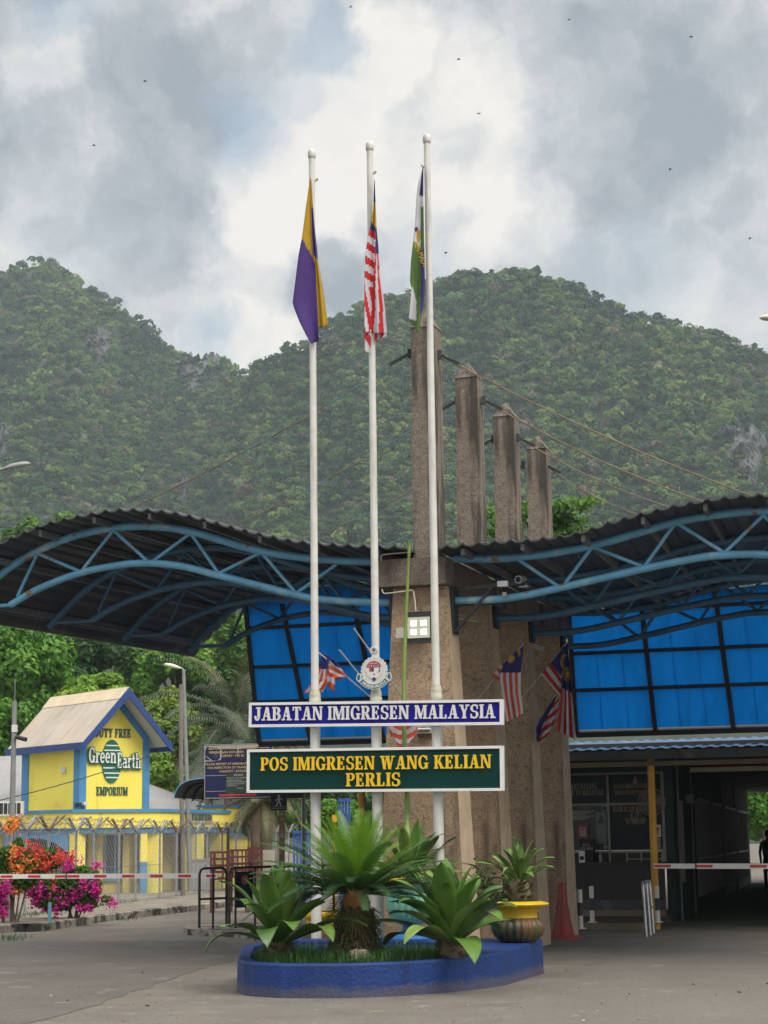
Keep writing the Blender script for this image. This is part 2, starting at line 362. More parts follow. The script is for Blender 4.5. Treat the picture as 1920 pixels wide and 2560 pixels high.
# ------------------------------------------------------------------ ground, roads, pavement
m_ground = M('gravelly asphalt', (.178, .162, .142), .9, .2, 1.3, .7, 40, stains=[((.12, .106, .09), .5, .50, .12), ((.24, .21, .175), 2.3, .60, .1), ((.10, .095, .085), 6, .66, .06)], speck=.5)
m_road = M('worn asphalt', (.118, .107, .097), .88, .18, .9, .6, 40, stains=[((.095, .09, .085), .6, .5, .15), ((.21, .195, .17), 1.7, .6, .12), ((.07, .07, .07), 5, .68, .05)], speck=.45)
m_road2 = M('smooth grey asphalt', (.158, .145, .13), .85, .12, .8, .5, 45, stains=[((.13, .13, .13), .5, .56, .12), ((.24, .22, .19), 2, .62, .1)], speck=.4)
m_pave = M('stained concrete slab', (.20, .175, .145), .9, .2, 1.2, .4, 40, stains=[((.10, .085, .065), .9, .52, .14), ((.27, .25, .21), 3, .62, .08)], speck=.2)
m_kerb = M('weathered kerb', (.26, .235, .20), .9, .25, 3, .5, 30, stains=[((.03, .028, .025), 1.6, .5, .06), ((.12, .10, .07), 5, .55, .1)], speck=.2)
mb = MB(); n = 40
xs = [-900, -300, -120, -60] + list(range(-40, 41, 4)) + [60, 120, 300, 900]; ys = [-60, -20, 0] + list(range(8, 81, 4)) + [100, 140, 200, 320, 440, 700, 1200]
mb.grid([[(x, y, 0) for x in xs] for y in ys], smooth=False)
mb.build('ground', m_ground, kind='structure')
def sheet(name, pix, z, mat, jit=.06):
    pts = [gnd(x, y, z) for x, y in pix]; out = []
    for i, p in enumerate(pts):
        q = pts[(i + 1) % len(pts)]; k = max(1, int(np.linalg.norm(q - p) / .35))
        for j in range(k): out.append(p + (q - p) * j / k + np.array([rnd.uniform(-jit, jit), rnd.uniform(-jit, jit) * 2, 0]))
    b = MB(); b.v = [tuple(p) for p in out]; b.face(range(len(out))); return b.build(name, mat, kind='structure')
sheet('road', [(-500, 2352), (560, 2352), (600, 2380), (585, 2400), (420, 2450), (240, 2512), (60, 2560), (-300, 2640), (-700, 2640)], .004, m_road)
sheet('road', [(1250, 2545), (1340, 2478), (1420, 2452), (1500, 2410), (1560, 2372), (1650, 2352), (2200, 2352), (2300, 2600), (1700, 2660), (1200, 2620)], .004, m_road2)
sheet('road', [(1700, 2300), (1880, 2190), (2300, 2190), (2500, 2300)], .004, m_road)
kpx = [(-420, 2385), (0, 2333), (90, 2329), (169, 2319), (301, 2299), (494, 2277), (640, 2258), (800, 2236)]
kp = crv([gnd(x, y) for x, y in kpx], 5)
fpa = gnd(22, 2293, .14); fpb = gnd(470, 2237, .14); FD = nv(fpb - fpa)
mb = MB(); hgt = .15; N_ = np.array([-.97, .25, 0])
mb.grid([[p, p + np.array([0, 0, hgt - .02]), p + N_ * .03 + np.array([0, 0, hgt]), p + N_ * .17 + np.array([0, 0, hgt]), p + N_ * .17] for p in kp], smooth=False)
mb.build('kerb', m_kerb, kind='structure')
mb = MB(); mb.grid([[p + N_ * .17 + np.array([0, 0, .142]), p + N_ * 4 + np.array([0, 3, .142]), p + N_ * 14 + np.array([0, 6, .142])] for p in kp], smooth=False)
mb.build('pavement', m_pave, kind='structure')

# ------------------------------------------------------------------ hills
def ipl(x, pts):
    a = np.array(pts, float); return np.interp(x, a[:, 0], a[:, 1])
SKY_ = [(-700, 760), (-300, 740), (0, 668), (60, 650), (100, 643), (128, 650), (150, 675), (200, 715), (250, 735), (300, 760), (330, 775), (360, 805), (395, 845), (430, 868), (470, 884), (520, 886), (560, 897), (592, 928), (640, 908),
        (700, 880), (750, 860), (800, 830), (830, 800), (880, 770), (960, 735), (1020, 728), (1070, 705), (1130, 685), (1200, 673), (1280, 667), (1340, 668), (1400, 688), (1480, 718), (1540, 750), (1600, 776), (1680, 797), (1760, 808), (1820, 825), (1870, 850), (1920, 868), (2200, 940), (2700, 1000)]
Y0 = 430.0
def ridge(px): return 950 - 190 * 1 / (1 + np.exp(-(px - 600) / 45.0))
def ridge_z(px):
    D = ridge(px); py = ipl(px, SKY_)
    d = cw[:, None] + cr[:, None] * (px - 960) / F + cu[:, None] * (1280 - py) / F
    return 1.6 + d[2] * D / d[1] - 4.0
def bump(px, f):
    u = px / 90.0
    return (np.sin(u * 1.0 + 2 * f) * 4 + np.sin(u * 2.3 + 5 * f + 1) * 3 + np.sin(u * .47 + 7 * f) * 5 + np.sin(u * 4.1 - 9 * f) * 1.6) * (f * (1 - f)) * 3.2
def hill_pt(px, f):
    """px: bearing column, f: 0 foot .. 1 ridge .. 1.6 behind"""
    px = np.asarray(px, float); f = np.asarray(f, float)
    D = ridge(px); zr = ridge_z(px); Y = Y0 + (D - Y0) * f
    ff = np.clip(f, 0, 1); z = zr * (.16 * ff + .84 * ff ** 1.3) + bump(px, ff)
    z = np.where(f > 1, zr * (1 - (f - 1) * 1.2), z)
    d = cr[None, :] * ((px - 960) / F)[:, None] + cw[None, :]
    x = d[:, 0] / d[:, 1] * Y
    return np.stack([x, Y, z], 1)
m_hill = M('forest floor', (.014, .022, .010), .95, .4, .05, stains=[((.10, .10, .095), .03, .58, .05)])
pxs = np.arange(-1300, 3201, 30.0); fs_ = np.concatenate([[-.15], np.linspace(0, 1, 41), [1.15, 1.5, 1.85]])
g_ = [hill_pt(pxs, np.full_like(pxs, f)) for f in fs_]
mb = MB(); mb.grid([list(r_) for r_ in g_]); mb.build('hill', m_hill, kind='structure')
# bare limestone faces: (px centre, py top, half width, height)
ROCKS = [(505, 888, 70, 100, 1), (1850, 1062, 62, 150, 0), (240, 818, 46, 90, 0), (130, 646, 16, 44, 1), (815, 826, 14, 30, 1), (455, 1190, 22, 70, 0), (8, 1060, 24, 90, 0)]
m_rock = M('grey limestone', (.075, .076, .082), .95, .35, .25, .8, 1.2, stains=[((.025, .027, .027), .35, .48, .1, 1), ((.15, .145, .14), .5, .58, .08, 1), ((.06, .08, .03), .3, .62, .06)])
def find_f(px, py):
    fsx = np.linspace(0, 1, 200); p = hill_pt(np.full(200, float(px)), fsx); q = p - CAM
    yy = 1280 - F * (q @ cu) / (q @ cw); k = int(np.argmin(np.abs(yy - py))); return fsx[k], p[k]
for cx, pt, hw, hh, spike in ROCKS:
    _, q0 = find_f(cx, pt + hh * .6); Yb = q0[1]
    mb = MB(); nu = 26; nv_ = 18; gr = []
    tops = [pt + rnd.uniform(-8, 10) * (1.4 if spike else .6) * (hh / 90) + 22 * (hh / 100) * abs(i / nu * 2 - 1) ** 3 for i in range(nu + 1)]
    seed = rnd.uniform(0, 9)
    for j in range(nv_ + 1):
        row = []
        for i in range(nu + 1):
            u = i / nu * 2 - 1; v = j / nv_
            px = cx + hw * u * (1 + .1 * math.sin(v * 7 + seed)) + rnd.uniform(-1, 1) * hw * .05
            py = tops[i] + (pt + hh - tops[i]) * v
            dep = Yb + 26 * abs(u) ** 2.2 - 16 * v + 4 * math.sin(u * 5 + seed) * (.3 + v) + 3 * math.sin(u * 11 + v * 9 + seed * 2) + 2.5 * math.sin(v * 14 + 3 * u) + rnd.uniform(-2.2, 2.2) - 5
            row.append(at(px, py, dep))
        gr.append(row)
    gr.insert(0, [p + np.array([0, 14, -3]) for p in gr[0]])
    mb.grid(gr, smooth=False); mb.build('rock_outcrop', m_rock, kind='structure')

# forest on the hills: far-off wood, one object
def crown_proto(seed, nleaf=150):
    r = np.random.default_rng(seed); nb = r.integers(6, 10); cs = []
    for _ in range(nb):
        a = r.uniform(0, 2 * math.pi); rad = r.uniform(.1, .75); cs.append((rad * math.cos(a), rad * math.sin(a), r.uniform(-.15, .55) * (1.2 - rad), r.uniform(.32, .5)))
    c = []; nn = []; cs = np.array(cs)
    for k in range(nleaf):
        b = cs[r.integers(nb)]; d = r.normal(size=3); d /= np.linalg.norm(d); d[2] = abs(d[2]) * .9 if r.random() < .75 else d[2]
        p = b[:3] + d * b[3] * r.uniform(.75, 1.08); p[2] *= .8; c.append(p); nn.append(d + r.normal(size=3) * .38 + np.array([0, 0, .25]))
    c = np.array(c); nn = np.array(nn); v, q = leafquads(c, nn, r.uniform(.15, .31, nleaf), 1.3)
    return v, q, np.repeat(c[:, 2], 4)
protos = [crown_proto(100 + i) for i in range(9)]
nt = 12500
fpx = NR.uniform(-230, 2150, nt); ff_ = NR.uniform(.22, 1.0, nt) ** .85
fp = hill_pt(fpx, ff_); q = fp - CAM; fy = 1280 - F * (q @ cu) / (q @ cw)
ok = fy < 1500
for cx, pt, hw, hh, spike in ROCKS:
    e = ((fpx - cx) / (hw * .75)) ** 2 + ((fy - (pt + hh * .5)) / (hh * .48)) ** 2
    ok &= ~((e < 1) & (NR.uniform(size=nt) < .85)); ok &= ~((e < 2.6) & (fp[:, 1] < 0))
idx = np.nonzero(ok)[0]; V = []; Q = []; Tn = []; o_ = 0
for i in idx:
    v, q, zz = protos[NR.integers(9)]; rad = 1.7 + 2.2 * NR.random() ** 1.4 + (NR.uniform(1.0, 2.4) if NR.random() < .12 else 0); rad *= .78 + .30 * (fp[i, 1] - 430) / 400
    a = NR.uniform(0, 6.28); ca, sa = math.cos(a), math.sin(a)
    w = np.stack([v[:, 0] * ca - v[:, 1] * sa, v[:, 0] * sa + v[:, 1] * ca, v[:, 2] * NR.uniform(.85, 1.35)], 1) * rad + fp[i] + np.array([0, 0, NR.uniform(.5, 3.4)])
    t = NR.normal(.34, .20)
    t += .09 * math.sin(fpx[i] / 61.0 + 5 * ff_[i]) + .07 * math.sin(fpx[i] / 23.0 - 11 * ff_[i])
    if ff_[i] < .5: t += .08
    if NR.random() < .07: t = NR.uniform(.62, .78)
    if NR.random() < .035: t = NR.uniform(.84, 1.0)
    V.append(w); Q.append(q + o_); o_ += len(v); Tn.append(np.clip(t + NR.normal(0, .03, len(v)), 0, 1))
m_forest = bpy.data.materials.new('hill forest leaves'); m_forest.use_nodes = True
n_ = m_forest.node_tree.nodes; l_ = m_forest.node_tree.links; p_ = n_['Principled BSDF']; p_.inputs['Roughness'].default_value = .7; p_.inputs['Specular IOR Level'].default_value = .25
at_ = n_.new('ShaderNodeAttribute'); at_.attribute_name = 'tint'; rp = n_.new('ShaderNodeValToRGB'); l_.new(at_.outputs['Fac'], rp.inputs[0]); e = rp.color_ramp.elements
e[0].position = 0; e[0].color = (.008, .028, .012, 1); e[1].position = 1; e[1].color = (.16, .13, .11, 1)
for pos, c in ((.3, (.029, .078, .020)), (.5, (.070, .143, .028)), (.72, (.16, .225, .044)), (.84, (.10, .075, .035))): q = e.new(pos); q.color = (*c, 1)
l_.new(rp.outputs[0], p_.inputs['Base Color'])
tr_ = n_.new('ShaderNodeBsdfTranslucent'); l_.new(rp.outputs[0], tr_.inputs[0]); ms_ = n_.new('ShaderNodeMixShader'); ms_.inputs[0].default_value = .25
l_.new(p_.outputs[0], ms_.inputs[1]); l_.new(tr_.outputs[0], ms_.inputs[2]); l_.new(ms_.outputs[0], n_['Material Output'].inputs[0])
fo = npmesh('hillside_forest', np.concatenate(V), np.concatenate(Q), m_forest, tint=np.concatenate(Tn)); fo['kind'] = 'stuff'

# ------------------------------------------------------------------ single trees in the middle distance
def leafmat(name, c1, c2, c3, sc=1.2, tr=.35, rough=.5):
    m = bpy.data.materials.new(name); m.use_nodes = True; n = m.node_tree.nodes; l = m.node_tree.links; p = n['Principled BSDF']
    p.inputs['Roughness'].default_value = rough; p.inputs['Specular IOR Level'].default_value = .35
    t = n.new('ShaderNodeTexCoord'); z = n.new('ShaderNodeTexNoise'); z.inputs['Scale'].default_value = sc; z.inputs['Detail'].default_value = 6; z.inputs['Roughness'].default_value = .7
    l.new(t.outputs['Object'], z.inputs['Vector']); r = n.new('ShaderNodeValToRGB'); l.new(z.outputs['Fac'], r.inputs[0]); e = r.color_ramp.elements
    e[0].position = .3; e[0].color = (*c1, 1); e[1].position = .7; e[1].color = (*c3, 1); q = e.new(.5); q.color = (*c2, 1)
    l.new(r.outputs[0], p.inputs['Base Color']); b = n.new('ShaderNodeBsdfTranslucent'); l.new(r.outputs[0], b.inputs[0])
    ms = n.new('ShaderNodeMixShader'); ms.inputs[0].default_value = tr; l.new(p.outputs[0], ms.inputs[1]); l.new(b.outputs[0], ms.inputs[2]); l.new(ms.outputs[0], n['Material Output'].inputs[0])
    return m
LM = {'bright': leafmat('bright green leaves', (.035, .12, .012), (.085, .23, .02), (.18, .36, .04)), 'lime': leafmat('lime green leaves', (.07, .16, .015), (.16, .30, .028), (.33, .45, .06)),
      'dark': leafmat('dark green leaves', (.012, .045, .010), (.03, .09, .016), (.065, .15, .026)), 'mid': leafmat('mid green leaves', (.03, .09, .014), (.075, .18, .022), (.15, .29, .04)),
      'olive': leafmat('olive leaves', (.06, .12, .016), (.14, .23, .03), (.27, .33, .05))}
m_bark = M('bark', (.13, .10, .075), .95, .3, 3, .6, 12, stains=[((.22, .21, .18), 2, .58, .1)])
def tree(label, px, py, Y, rx, rz, leaf, n=2600, size=.24, ry=None, cat='tree', group=None, base_z=0.0, nb=16, aspect=1.7, droop=.0, name='tree', hollow=.7):
    c = at(px, py, Y); ry = ry or rx
    T = thing(name, label, cat, (c[0], c[1], base_z), group)
    cs = []
    for k in range(nb):
        d = NR.normal(size=3); d /= np.linalg.norm(d); f = NR.uniform(.35, .85)
        cs.append((c + d * np.array([rx, ry, rz]) * f, NR.uniform(.30, .46)))
    pts = []; nn = []; per = n // nb
    for cc, rr in cs:
        d = NR.normal(size=(per, 3)); d /= np.linalg.norm(d, axis=1, keepdims=True); rad = NR.uniform(hollow, 1.06, (per, 1))
        pts.append(cc + d * rad * rr * np.array([rx, ry, rz])); nn.append(d + NR.normal(size=(per, 3)) * .45 + np.array([0, 0, .3]))
    pts = np.concatenate(pts); nn = np.concatenate(nn)
    v, q = leafquads(pts, nn, NR.uniform(.6, 1.25, len(pts)) * size, aspect, droop)
    npmesh('crown', v, q, LM[leaf] if isinstance(leaf, str) else leaf, parent=T)
    b = MB(); top = c - np.array([0, 0, rz * .45]); lean = rnd.uniform(-.3, .3); r1 = .10 + rx * .035
    b0 = np.array([c[0] + lean, c[1], base_z]); b.tube(crv([b0, (b0 + top) / 2 + np.array([rnd.uniform(-.15, .15), 0, 0]), top], 4), [r1 * (1 - .06 * i) for i in range(9)], 8)
    for cc, rr in cs[:10]: b.tube(crv([top - np.array([0, 0, rz * .15]), (top + cc) / 2 + np.array([0, 0, -.1 * rz]), cc], 3), [r1 * .5, r1 * .42, r1 * .36, r1 * .3, r1 * .24, r1 * .18, r1 * .1], 6)
    b.build('trunk', m_bark, T)
    return T
PXM = 1 / F
def tr(label, px, py, Y, wpx, hpx, leaf, **k):
    k['n'] = int(k.get('n', 2600) * 2.0); k['size'] = k.get('size', .24) * .70
    return tree(label, px, py, Y, wpx * Y / F, hpx * Y / F, leaf, **k)
gB = 'trees behind the yellow shop'
tr('big dense bright green tree at the left edge behind the yellow shop', 45, 1680, 84, 128, 140, 'bright', n=9000, size=.26, nb=30, droop=.6, group=gB)
tr('dark green tree just right of the big dense tree', 215, 1650, 104, 105, 120, 'dark', n=4200, size=.34, group=gB)
tr('tall mid green tree above the shop roof ridge', 335, 1650, 110, 110, 105, 'mid', n=4600, size=.36, group=gB)
tr('lime green bushy tree rising just behind the shop roof ridge', 235, 1735, 82, 105, 52, 'lime', n=3000, size=.27, group=gB)
tr('bright tree behind the old lamp post top', 440, 1690, 98, 95, 110, 'bright', n=4200, size=.32, group=gB)
tr('pale lime tree under the canopy eave', 520, 1640, 118, 90, 95, 'lime', n=3200, size=.36, group=gB)
tr('olive yellow tree right of the shop tower', 420, 1830, 74, 92, 108, 'olive', n=5200, size=.22, nb=22, droop=.5, group=gB)
tr('low lime bush between shop tower and grey awning', 400, 1945, 70, 70, 62, 'lime', n=2400, size=.2, cat='bush', name='bush', group=gB)
tr('leafy lime tree left of the shop tower', 15, 1830, 78, 80, 80, 'bright', n=3200, size=.22, group=gB)
tr('tall mid green tree showing between canopy end and blue lean-to roof', 585, 1610, 108, 75, 90, 'mid', n=3600, size=.34, group=gB)
tr('dark tree behind the palm', 570, 1760, 100, 100, 130, 'dark', n=4200, size=.36, group=gB)
tr('shaded dark tree behind the faded notice board', 660, 1880, 96, 110, 130, 'dark', n=4200, size=.34, group=gB)
gR = 'trees seen under the left canopy'
tr('mid green tree seen between the two left flagpoles under the sign', 700, 2040, 72, 70, 62, 'mid', n=2600, size=.2, group=gR)
tr('bright green tree seen under the sign beside the middle flagpole', 850, 2045, 66, 70, 58, 'bright', n=2600, size=.18, group=gR)
tr('dark tree filling the gap behind the green sign', 790, 1990, 90, 150, 90, 'dark', n=3800, size=.32, group=gR)
tr('dark tree behind the first column', 980, 2020, 80, 110, 90, 'dark', n=2600, size=.3, group=gR)
tr('sunlit bright green tree at the far end of the covered passage', 1905, 2020, 96, 75, 110, 'bright', n=5200, size=.25, droop=.5, group='trees beyond the passage')
tr('dark leafy tree at the far end of the passage', 1850, 1990, 112, 95, 110, 'mid', n=3600, size=.34, group='trees beyond the passage')
gV = 'tree tops showing over the left canopy'
tr('light green tree top over the left canopy edge', 60, 1350, 150, 62, 50, 'mid', n=1500, size=.5, group=gV)
tr('leafy tree top over the left canopy crest', 180, 1322, 170, 60, 40, 'mid', n=1500, size=.5, group=gV)
# layered tree with sprays of leaves behind the pillars
c = at(1330, 1330, 46); T = thing('tree', 'sparse tree with leafy sprays behind the pillars over the right canopy', 'tree', (c[0], c[1], 0))
pts = []; nn = []; b = MB(); b0 = np.array([c[0], c[1], 0]); b.tube(crv([b0, b0 + np.array([.1, 0, 4]), at(1330, 1360, 46)], 5), [.14 - .006 * i for i in range(11)], 8)
for (x0, y0, x1, y1) in [(1330, 1360, 1190, 1270), (1330, 1350, 1210, 1330), (1330, 1360, 1480, 1250), (1330, 1360, 1490, 1330), (1330, 1350, 1420, 1255), (1330, 1340, 1290, 1260), (1330, 1360, 1500, 1375), (1340, 1360, 1440, 1300), (1330, 1360, 1230, 1375), (1330, 1340, 1370, 1262)]:
    p = crv([at(x0, y0, 46), at((x0 + x1) / 2, (y0 + y1) / 2 - 10, 46 + rnd.uniform(-1, 1)), at(x1, y1, 46 + rnd.uniform(-1.5, 1.5))], 6)
    b.tube(p, [.04 - .0028 * i for i in range(len(p))], 5)
    for i in range(4, len(p)):
        k = 26; pts.append(p[i] + NR.normal(size=(k, 3)) * np.array([.14, .2, .06])); nn.append(NR.normal(size=(k, 3)) * .6 + np.array([0, -.3, .8]))
pts = np.concatenate(pts); nn = np.concatenate(nn); v, q = leafquads(pts, nn, NR.uniform(.07, .13, len(pts)), 2.0, .6)
npmesh('crown', v, q, LM['mid'], parent=T); b.build('trunk', m_bark, T)

# palms
def frond(b, o, dirv, L, droop, m1, m2, nl=26, ll=.5, w=.05, seed=0, hang=.35, lift=.6):
    """arched rachis with paired leaflets"""
    d = nv(dirv); h = nv(np.array([d[0], d[1], 0]) + 1e-6); pts = []
    el = math.asin(max(-1, min(1, d[2])))
    p = np.asarray(o, float); pts.append(p); k = 14
    for i in range(k):
        a = el - droop * ((i + 1) / k) ** 1.5; p = p + (h * math.cos(a) + np.array([0, 0, math.sin(a)])) * L / k; pts.append(p)
    b.mat(m1); b.tube(pts, [w * .45 * (1 - .06 * i) for i in range(k + 1)], 4, smooth=False); b.mat(m2)
    for j in range(nl):
        f = .1 + .9 * (j + .5) / nl; i = min(k - 1, int(f * k)); q = pts[i] + (pts[i + 1] - pts[i]) * (f * k - i); tng = nv(pts[i + 1] - pts[i])
        side = nv(np.cross(tng, [0, 0, 1])); upv = np.cross(side, tng); l = ll * (math.sin(math.pi * (f * .86 + .1)) ** .6)
        for sg in (-1, 1):
            e = nv(side * sg * .85 + tng * lift + upv * .25 + rnd.uniform(-.1, .1) * upv) * l
            mid = q + e * .55; tip = q + e + np.array([0, 0, -hang * l])
            n_ = tng * w * .5
            b.add([q - n_, q + n_, mid + n_ * .9 , mid - n_ * .9, tip], [(0, 1, 2, 3), (3, 2, 4)])
m_palm = M('palm leaf', (.028, .052, .022), .45, .3, 2, transl=.15); m_palm2 = M('dry palm leaf', (.085, .085, .035), .6, .3, 2, transl=.15); m_rach = M('palm stalk', (.12, .13, .05), .6)
def palm(label, px, py, Y, L, nf, lm, group=None, ll=.62, name='palm_tree'):
    c = at(px, py, Y); T = thing(name, label, 'palm', (c[0], c[1], 0), group)
    b = MB(); b.tube([(c[0] + .1, c[1], 0), (c[0], c[1], c[2] * .5), c], [.26, .2, .17], 10); b.build('trunk', m_bark, T)
    b = MB()
    for i in range(nf):
        az = i * 2.399 + .3; el = R(80 - 110 * (i / nf) ** .9)
        frond(b, c, (math.cos(az) * math.cos(el), math.sin(az) * math.cos(el), math.sin(el)), L * rnd.uniform(.85, 1.1), R(55) + rnd.uniform(0, .4), m_rach, lm if rnd.random() < .88 else m_palm2, 30, ll, .055, hang=.55)
    b.build('crown', None, T)
gP = 'palms behind the canopy'
palm('tall grey green palm between lamp post and blue glazed roof', 588, 1800, 66, 3.6, 26, m_palm, gP)
palm('drooping palm half hidden behind the faded notice board', 640, 1900, 62, 2.8, 20, m_palm, gP)
palm('small yellowish palm beside the end of the yellow shop', 665, 2000, 58, 1.5, 16, m_palm2, gP, ll=.4)

# ------------------------------------------------------------------ air
HAZE = .0002
mh = bpy.data.materials.new('haze'); mh.use_nodes = True; n_ = mh.node_tree.nodes; n_.remove(n_['Principled BSDF'])
pv = n_.new('ShaderNodeVolumePrincipled'); pv.inputs['Color'].default_value = (.74, .88, 1, 1); pv.inputs['Density'].default_value = HAZE; pv.inputs['Anisotropy'].default_value = .2
mh.node_tree.links.new(pv.outputs[0], n_['Material Output'].inputs['Volume'])
b = MB(); b.box(-950, 950, -80, 1650, -1, 330); b.build('haze', mh, kind='stuff')
# ------------------------------------------------------------------ pillars, spine beam
DK = (.035, .03, .027)
m_peb = M('brown pebble dash', (.50, .36, .24), .95, .14, 6, .9, 60, stains=[((.07, .055, .045), 1.1, .57, .10, 1, .8), ((.13, .09, .06), 18, .53, .1, 0, .6)], speck=.5, coarse=.12)
m_pebd = M('weathered pebble dash', (.27, .22, .18), .95, .14, 6, .9, 60, stains=[(DK, 3.6, .48, .10, 1, .9), ((.09, .07, .055), 18, .52, .1, 0, .6)], speck=.55, coarse=.15)
m_sidelit = M('sidelit tan face', (.40, .31, .22), .9, .15, 4, .3, 40, stains=[((.05, .045, .04), 1.2, .62, .08, 1)])  # pillar sides: the paler, smoother tone is side light put into the colour
OBZ = [(8.54, 8.86), (8.34, 8.60), (8.22, 8.48), (8.12, 8.38)]
def taper(mb, s0, s1, t0, t1, z0, S0, S1, T0, T1, z1, face):
    c = [st(*p) for p in ((s0, t0, z0), (s1, t0, z0), (s1, t1, z0), (s0, t1, z0), (S0, T0, z1), (S1, T0, z1), (S1, T1, z1), (S0, T1, z1))]
    o = len(mb.v); mb.v.extend([tuple(p) for p in c])
    for i, f in enumerate([(3, 2, 1, 0), (4, 5, 6, 7), (0, 1, 5, 4), (1, 2, 6, 5), (2, 3, 7, 6), (3, 0, 4, 7)]):
        mb.mat(face[1] if i in (3, 5) else face[0]); mb.face([k + o for k in f])
lab = ['nearest and tallest brown pebble dash pillar, bearing the floodlight, its spire behind the right flagpole', 'second brown pebble dash pillar with a dark streaked spire, behind the floodlit one', 'third pebble dash pillar, its pointed spire right of the dark streaked one', 'rearmost pebble dash pillar with the lowest pointed spire']
for i in range(4):
    t = 2.2 * i; T = thing('concrete_pillar', lab[i], 'pillar', st(0, t), 'row of pointed concrete pillars')
    b = MB(); taper(b, -.58, .64 - .05 * i, t - .45, t + .28, 0, -.36, .40, t - .20, t + .20, 4.93, (m_peb, m_sidelit)); b.build('column', None, T)
    z0, z1 = OBZ[i]; sc = .10; hw = .165
    b = MB(); taper(b, sc - hw - .02, sc + hw + .02, t - hw, t + hw, 5.2, sc - hw, sc + hw, t - hw, t + hw, z0, (m_pebd, m_pebd)); sp = b.build('spire', None, T)
    b = MB().mat(m_pebd); b.add([st(sc - hw - .012, t - hw - .012, z0), st(sc + hw + .012, t - hw - .012, z0), st(sc + hw + .012, t + hw + .012, z0), st(sc - hw - .012, t + hw + .012, z0), st(sc, t, z1)], [(0, 1, 4), (1, 2, 4), (2, 3, 4), (3, 0, 4), (3, 2, 1, 0)])
    b.build('pyramid_tip', None, sp)
m_beam = M('weathered beam pebble dash', (.22, .175, .14), .95, .25, 6, .9, 45, stains=[((.03, .026, .024), 2.0, .50, .14, 1), ((.09, .07, .06), 22, .5, .14)], speck=.5)
b = MB().mat(m_beam); b.box(-.60, .44, -.42, 7.2, 4.935, 5.30, fst)
b.build('spine_beam', None, None, st(0, 0), 'long weathered pebble dash beam lying across the tops of the brown columns', 'beam')

# ------------------------------------------------------------------ wavy canopies
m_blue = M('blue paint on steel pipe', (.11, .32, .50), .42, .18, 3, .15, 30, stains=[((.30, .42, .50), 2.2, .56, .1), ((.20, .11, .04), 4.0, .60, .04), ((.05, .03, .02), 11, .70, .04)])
m_blue_shade = M('shaded blue paint', (.045, .13, .23), .5, .2, 3, .1, 30, stains=[((.12, .07, .035), 6.0, .68, .06)])  # rear trusses: same blue paint, with the canopy's shade put into the colour
m_roof = M('dark grey roof tiles', (.045, .048, .056), .5, .2, 1.5, .25, 8, stains=[((.16, .16, .165), 1.5, .6, .12), ((.035, .035, .035), 2.4, .6, .1)])
m_purl = M('galvanised purlin', (.16, .165, .175), .55, .2, 3, metal=.3)
m_black = M('black steel', (.018, .019, .022), .55, .2, 5)
L_up = [(-7.05, 4.96), (-6.45, 5.48), (-5.89, 5.78), (-5.3, 5.97), (-4.67, 6.06), (-4.05, 6.05), (-3.4, 5.93), (-2.38, 5.60), (-1.5, 5.43), (-.75, 5.35), (-.45, 5.33)]
L_lo = [(-6.27, 5.03), (-5.8, 5.25), (-5.14, 5.44), (-4.51, 5.52), (-4.08, 5.52), (-3.57, 5.45), (-2.97, 5.28), (-2.38, 5.11), (-1.83, 4.95), (-1.42, 4.86), (-.75, 4.79), (-.37, 4.77)]
R_up = [(.44, 5.32), (1.33, 5.29), (2.35, 5.39), (3.45, 5.63), (4.16, 5.70), (4.64, 5.70), (5.3, 5.60), (6.0, 5.36), (6.6, 5.0), (7.0, 4.62)]
R_lo = [(.43, 4.75), (1.18, 4.75), (1.89, 4.85), (3.0, 5.04), (3.7, 5.14), (4.05, 5.16), (4.61, 5.13), (5.2, 5.0), (5.8, 4.76), (6.2, 4.52)]
z5 = lambda x, y: pst(x * .5787, y * .5787 + 1230, 0); z6 = lambda x, y: pst(x * .5907 + 940, y * .5907 + 1230, 0)
L_web = [z5(75, 452), z5(162, 265), z5(350, 345), z5(490, 165), z5(648, 308), z5(825, 178), z5(945, 352), z5(1130, 260), z5(1280, 438), z5(1455, 312)]
R_web = [z6(600, 285), z6(785, 408), z6(915, 232), z6(1135, 318), z6(1268, 128), z6(1475, 258), z6(1640, 98), (5.15, 5.02), (5.5, 5.54), (6.05, 4.62), (6.55, 5.04)]
R_top = [(.30, 5.38), (.64, 5.39), (1.16, 5.41), (1.64, 5.41), (2.11, 5.44), (2.42, 5.50), (2.73, 5.58), (3.2, 5.68), (3.65, 5.75), (4.09, 5.79), (4.51, 5.80), (5.3, 5.72), (6.0, 5.50), (6.6, 5.14), (7.15, 4.62)]
L_top = [(-7.25, 4.88), (-6.75, 5.36), (-6.12, 5.80), (-5.64, 5.98), (-5.24, 6.09), (-4.51, 6.18), (-4.12, 6.19), (-3.59, 6.14), (-3.11, 6.03), (-2.27, 5.77), (-1.63, 5.60), (-.97, 5.50), (-.38, 5.44), (-.05, 5.42)]
def ks(t): return 1 - .0145 * t
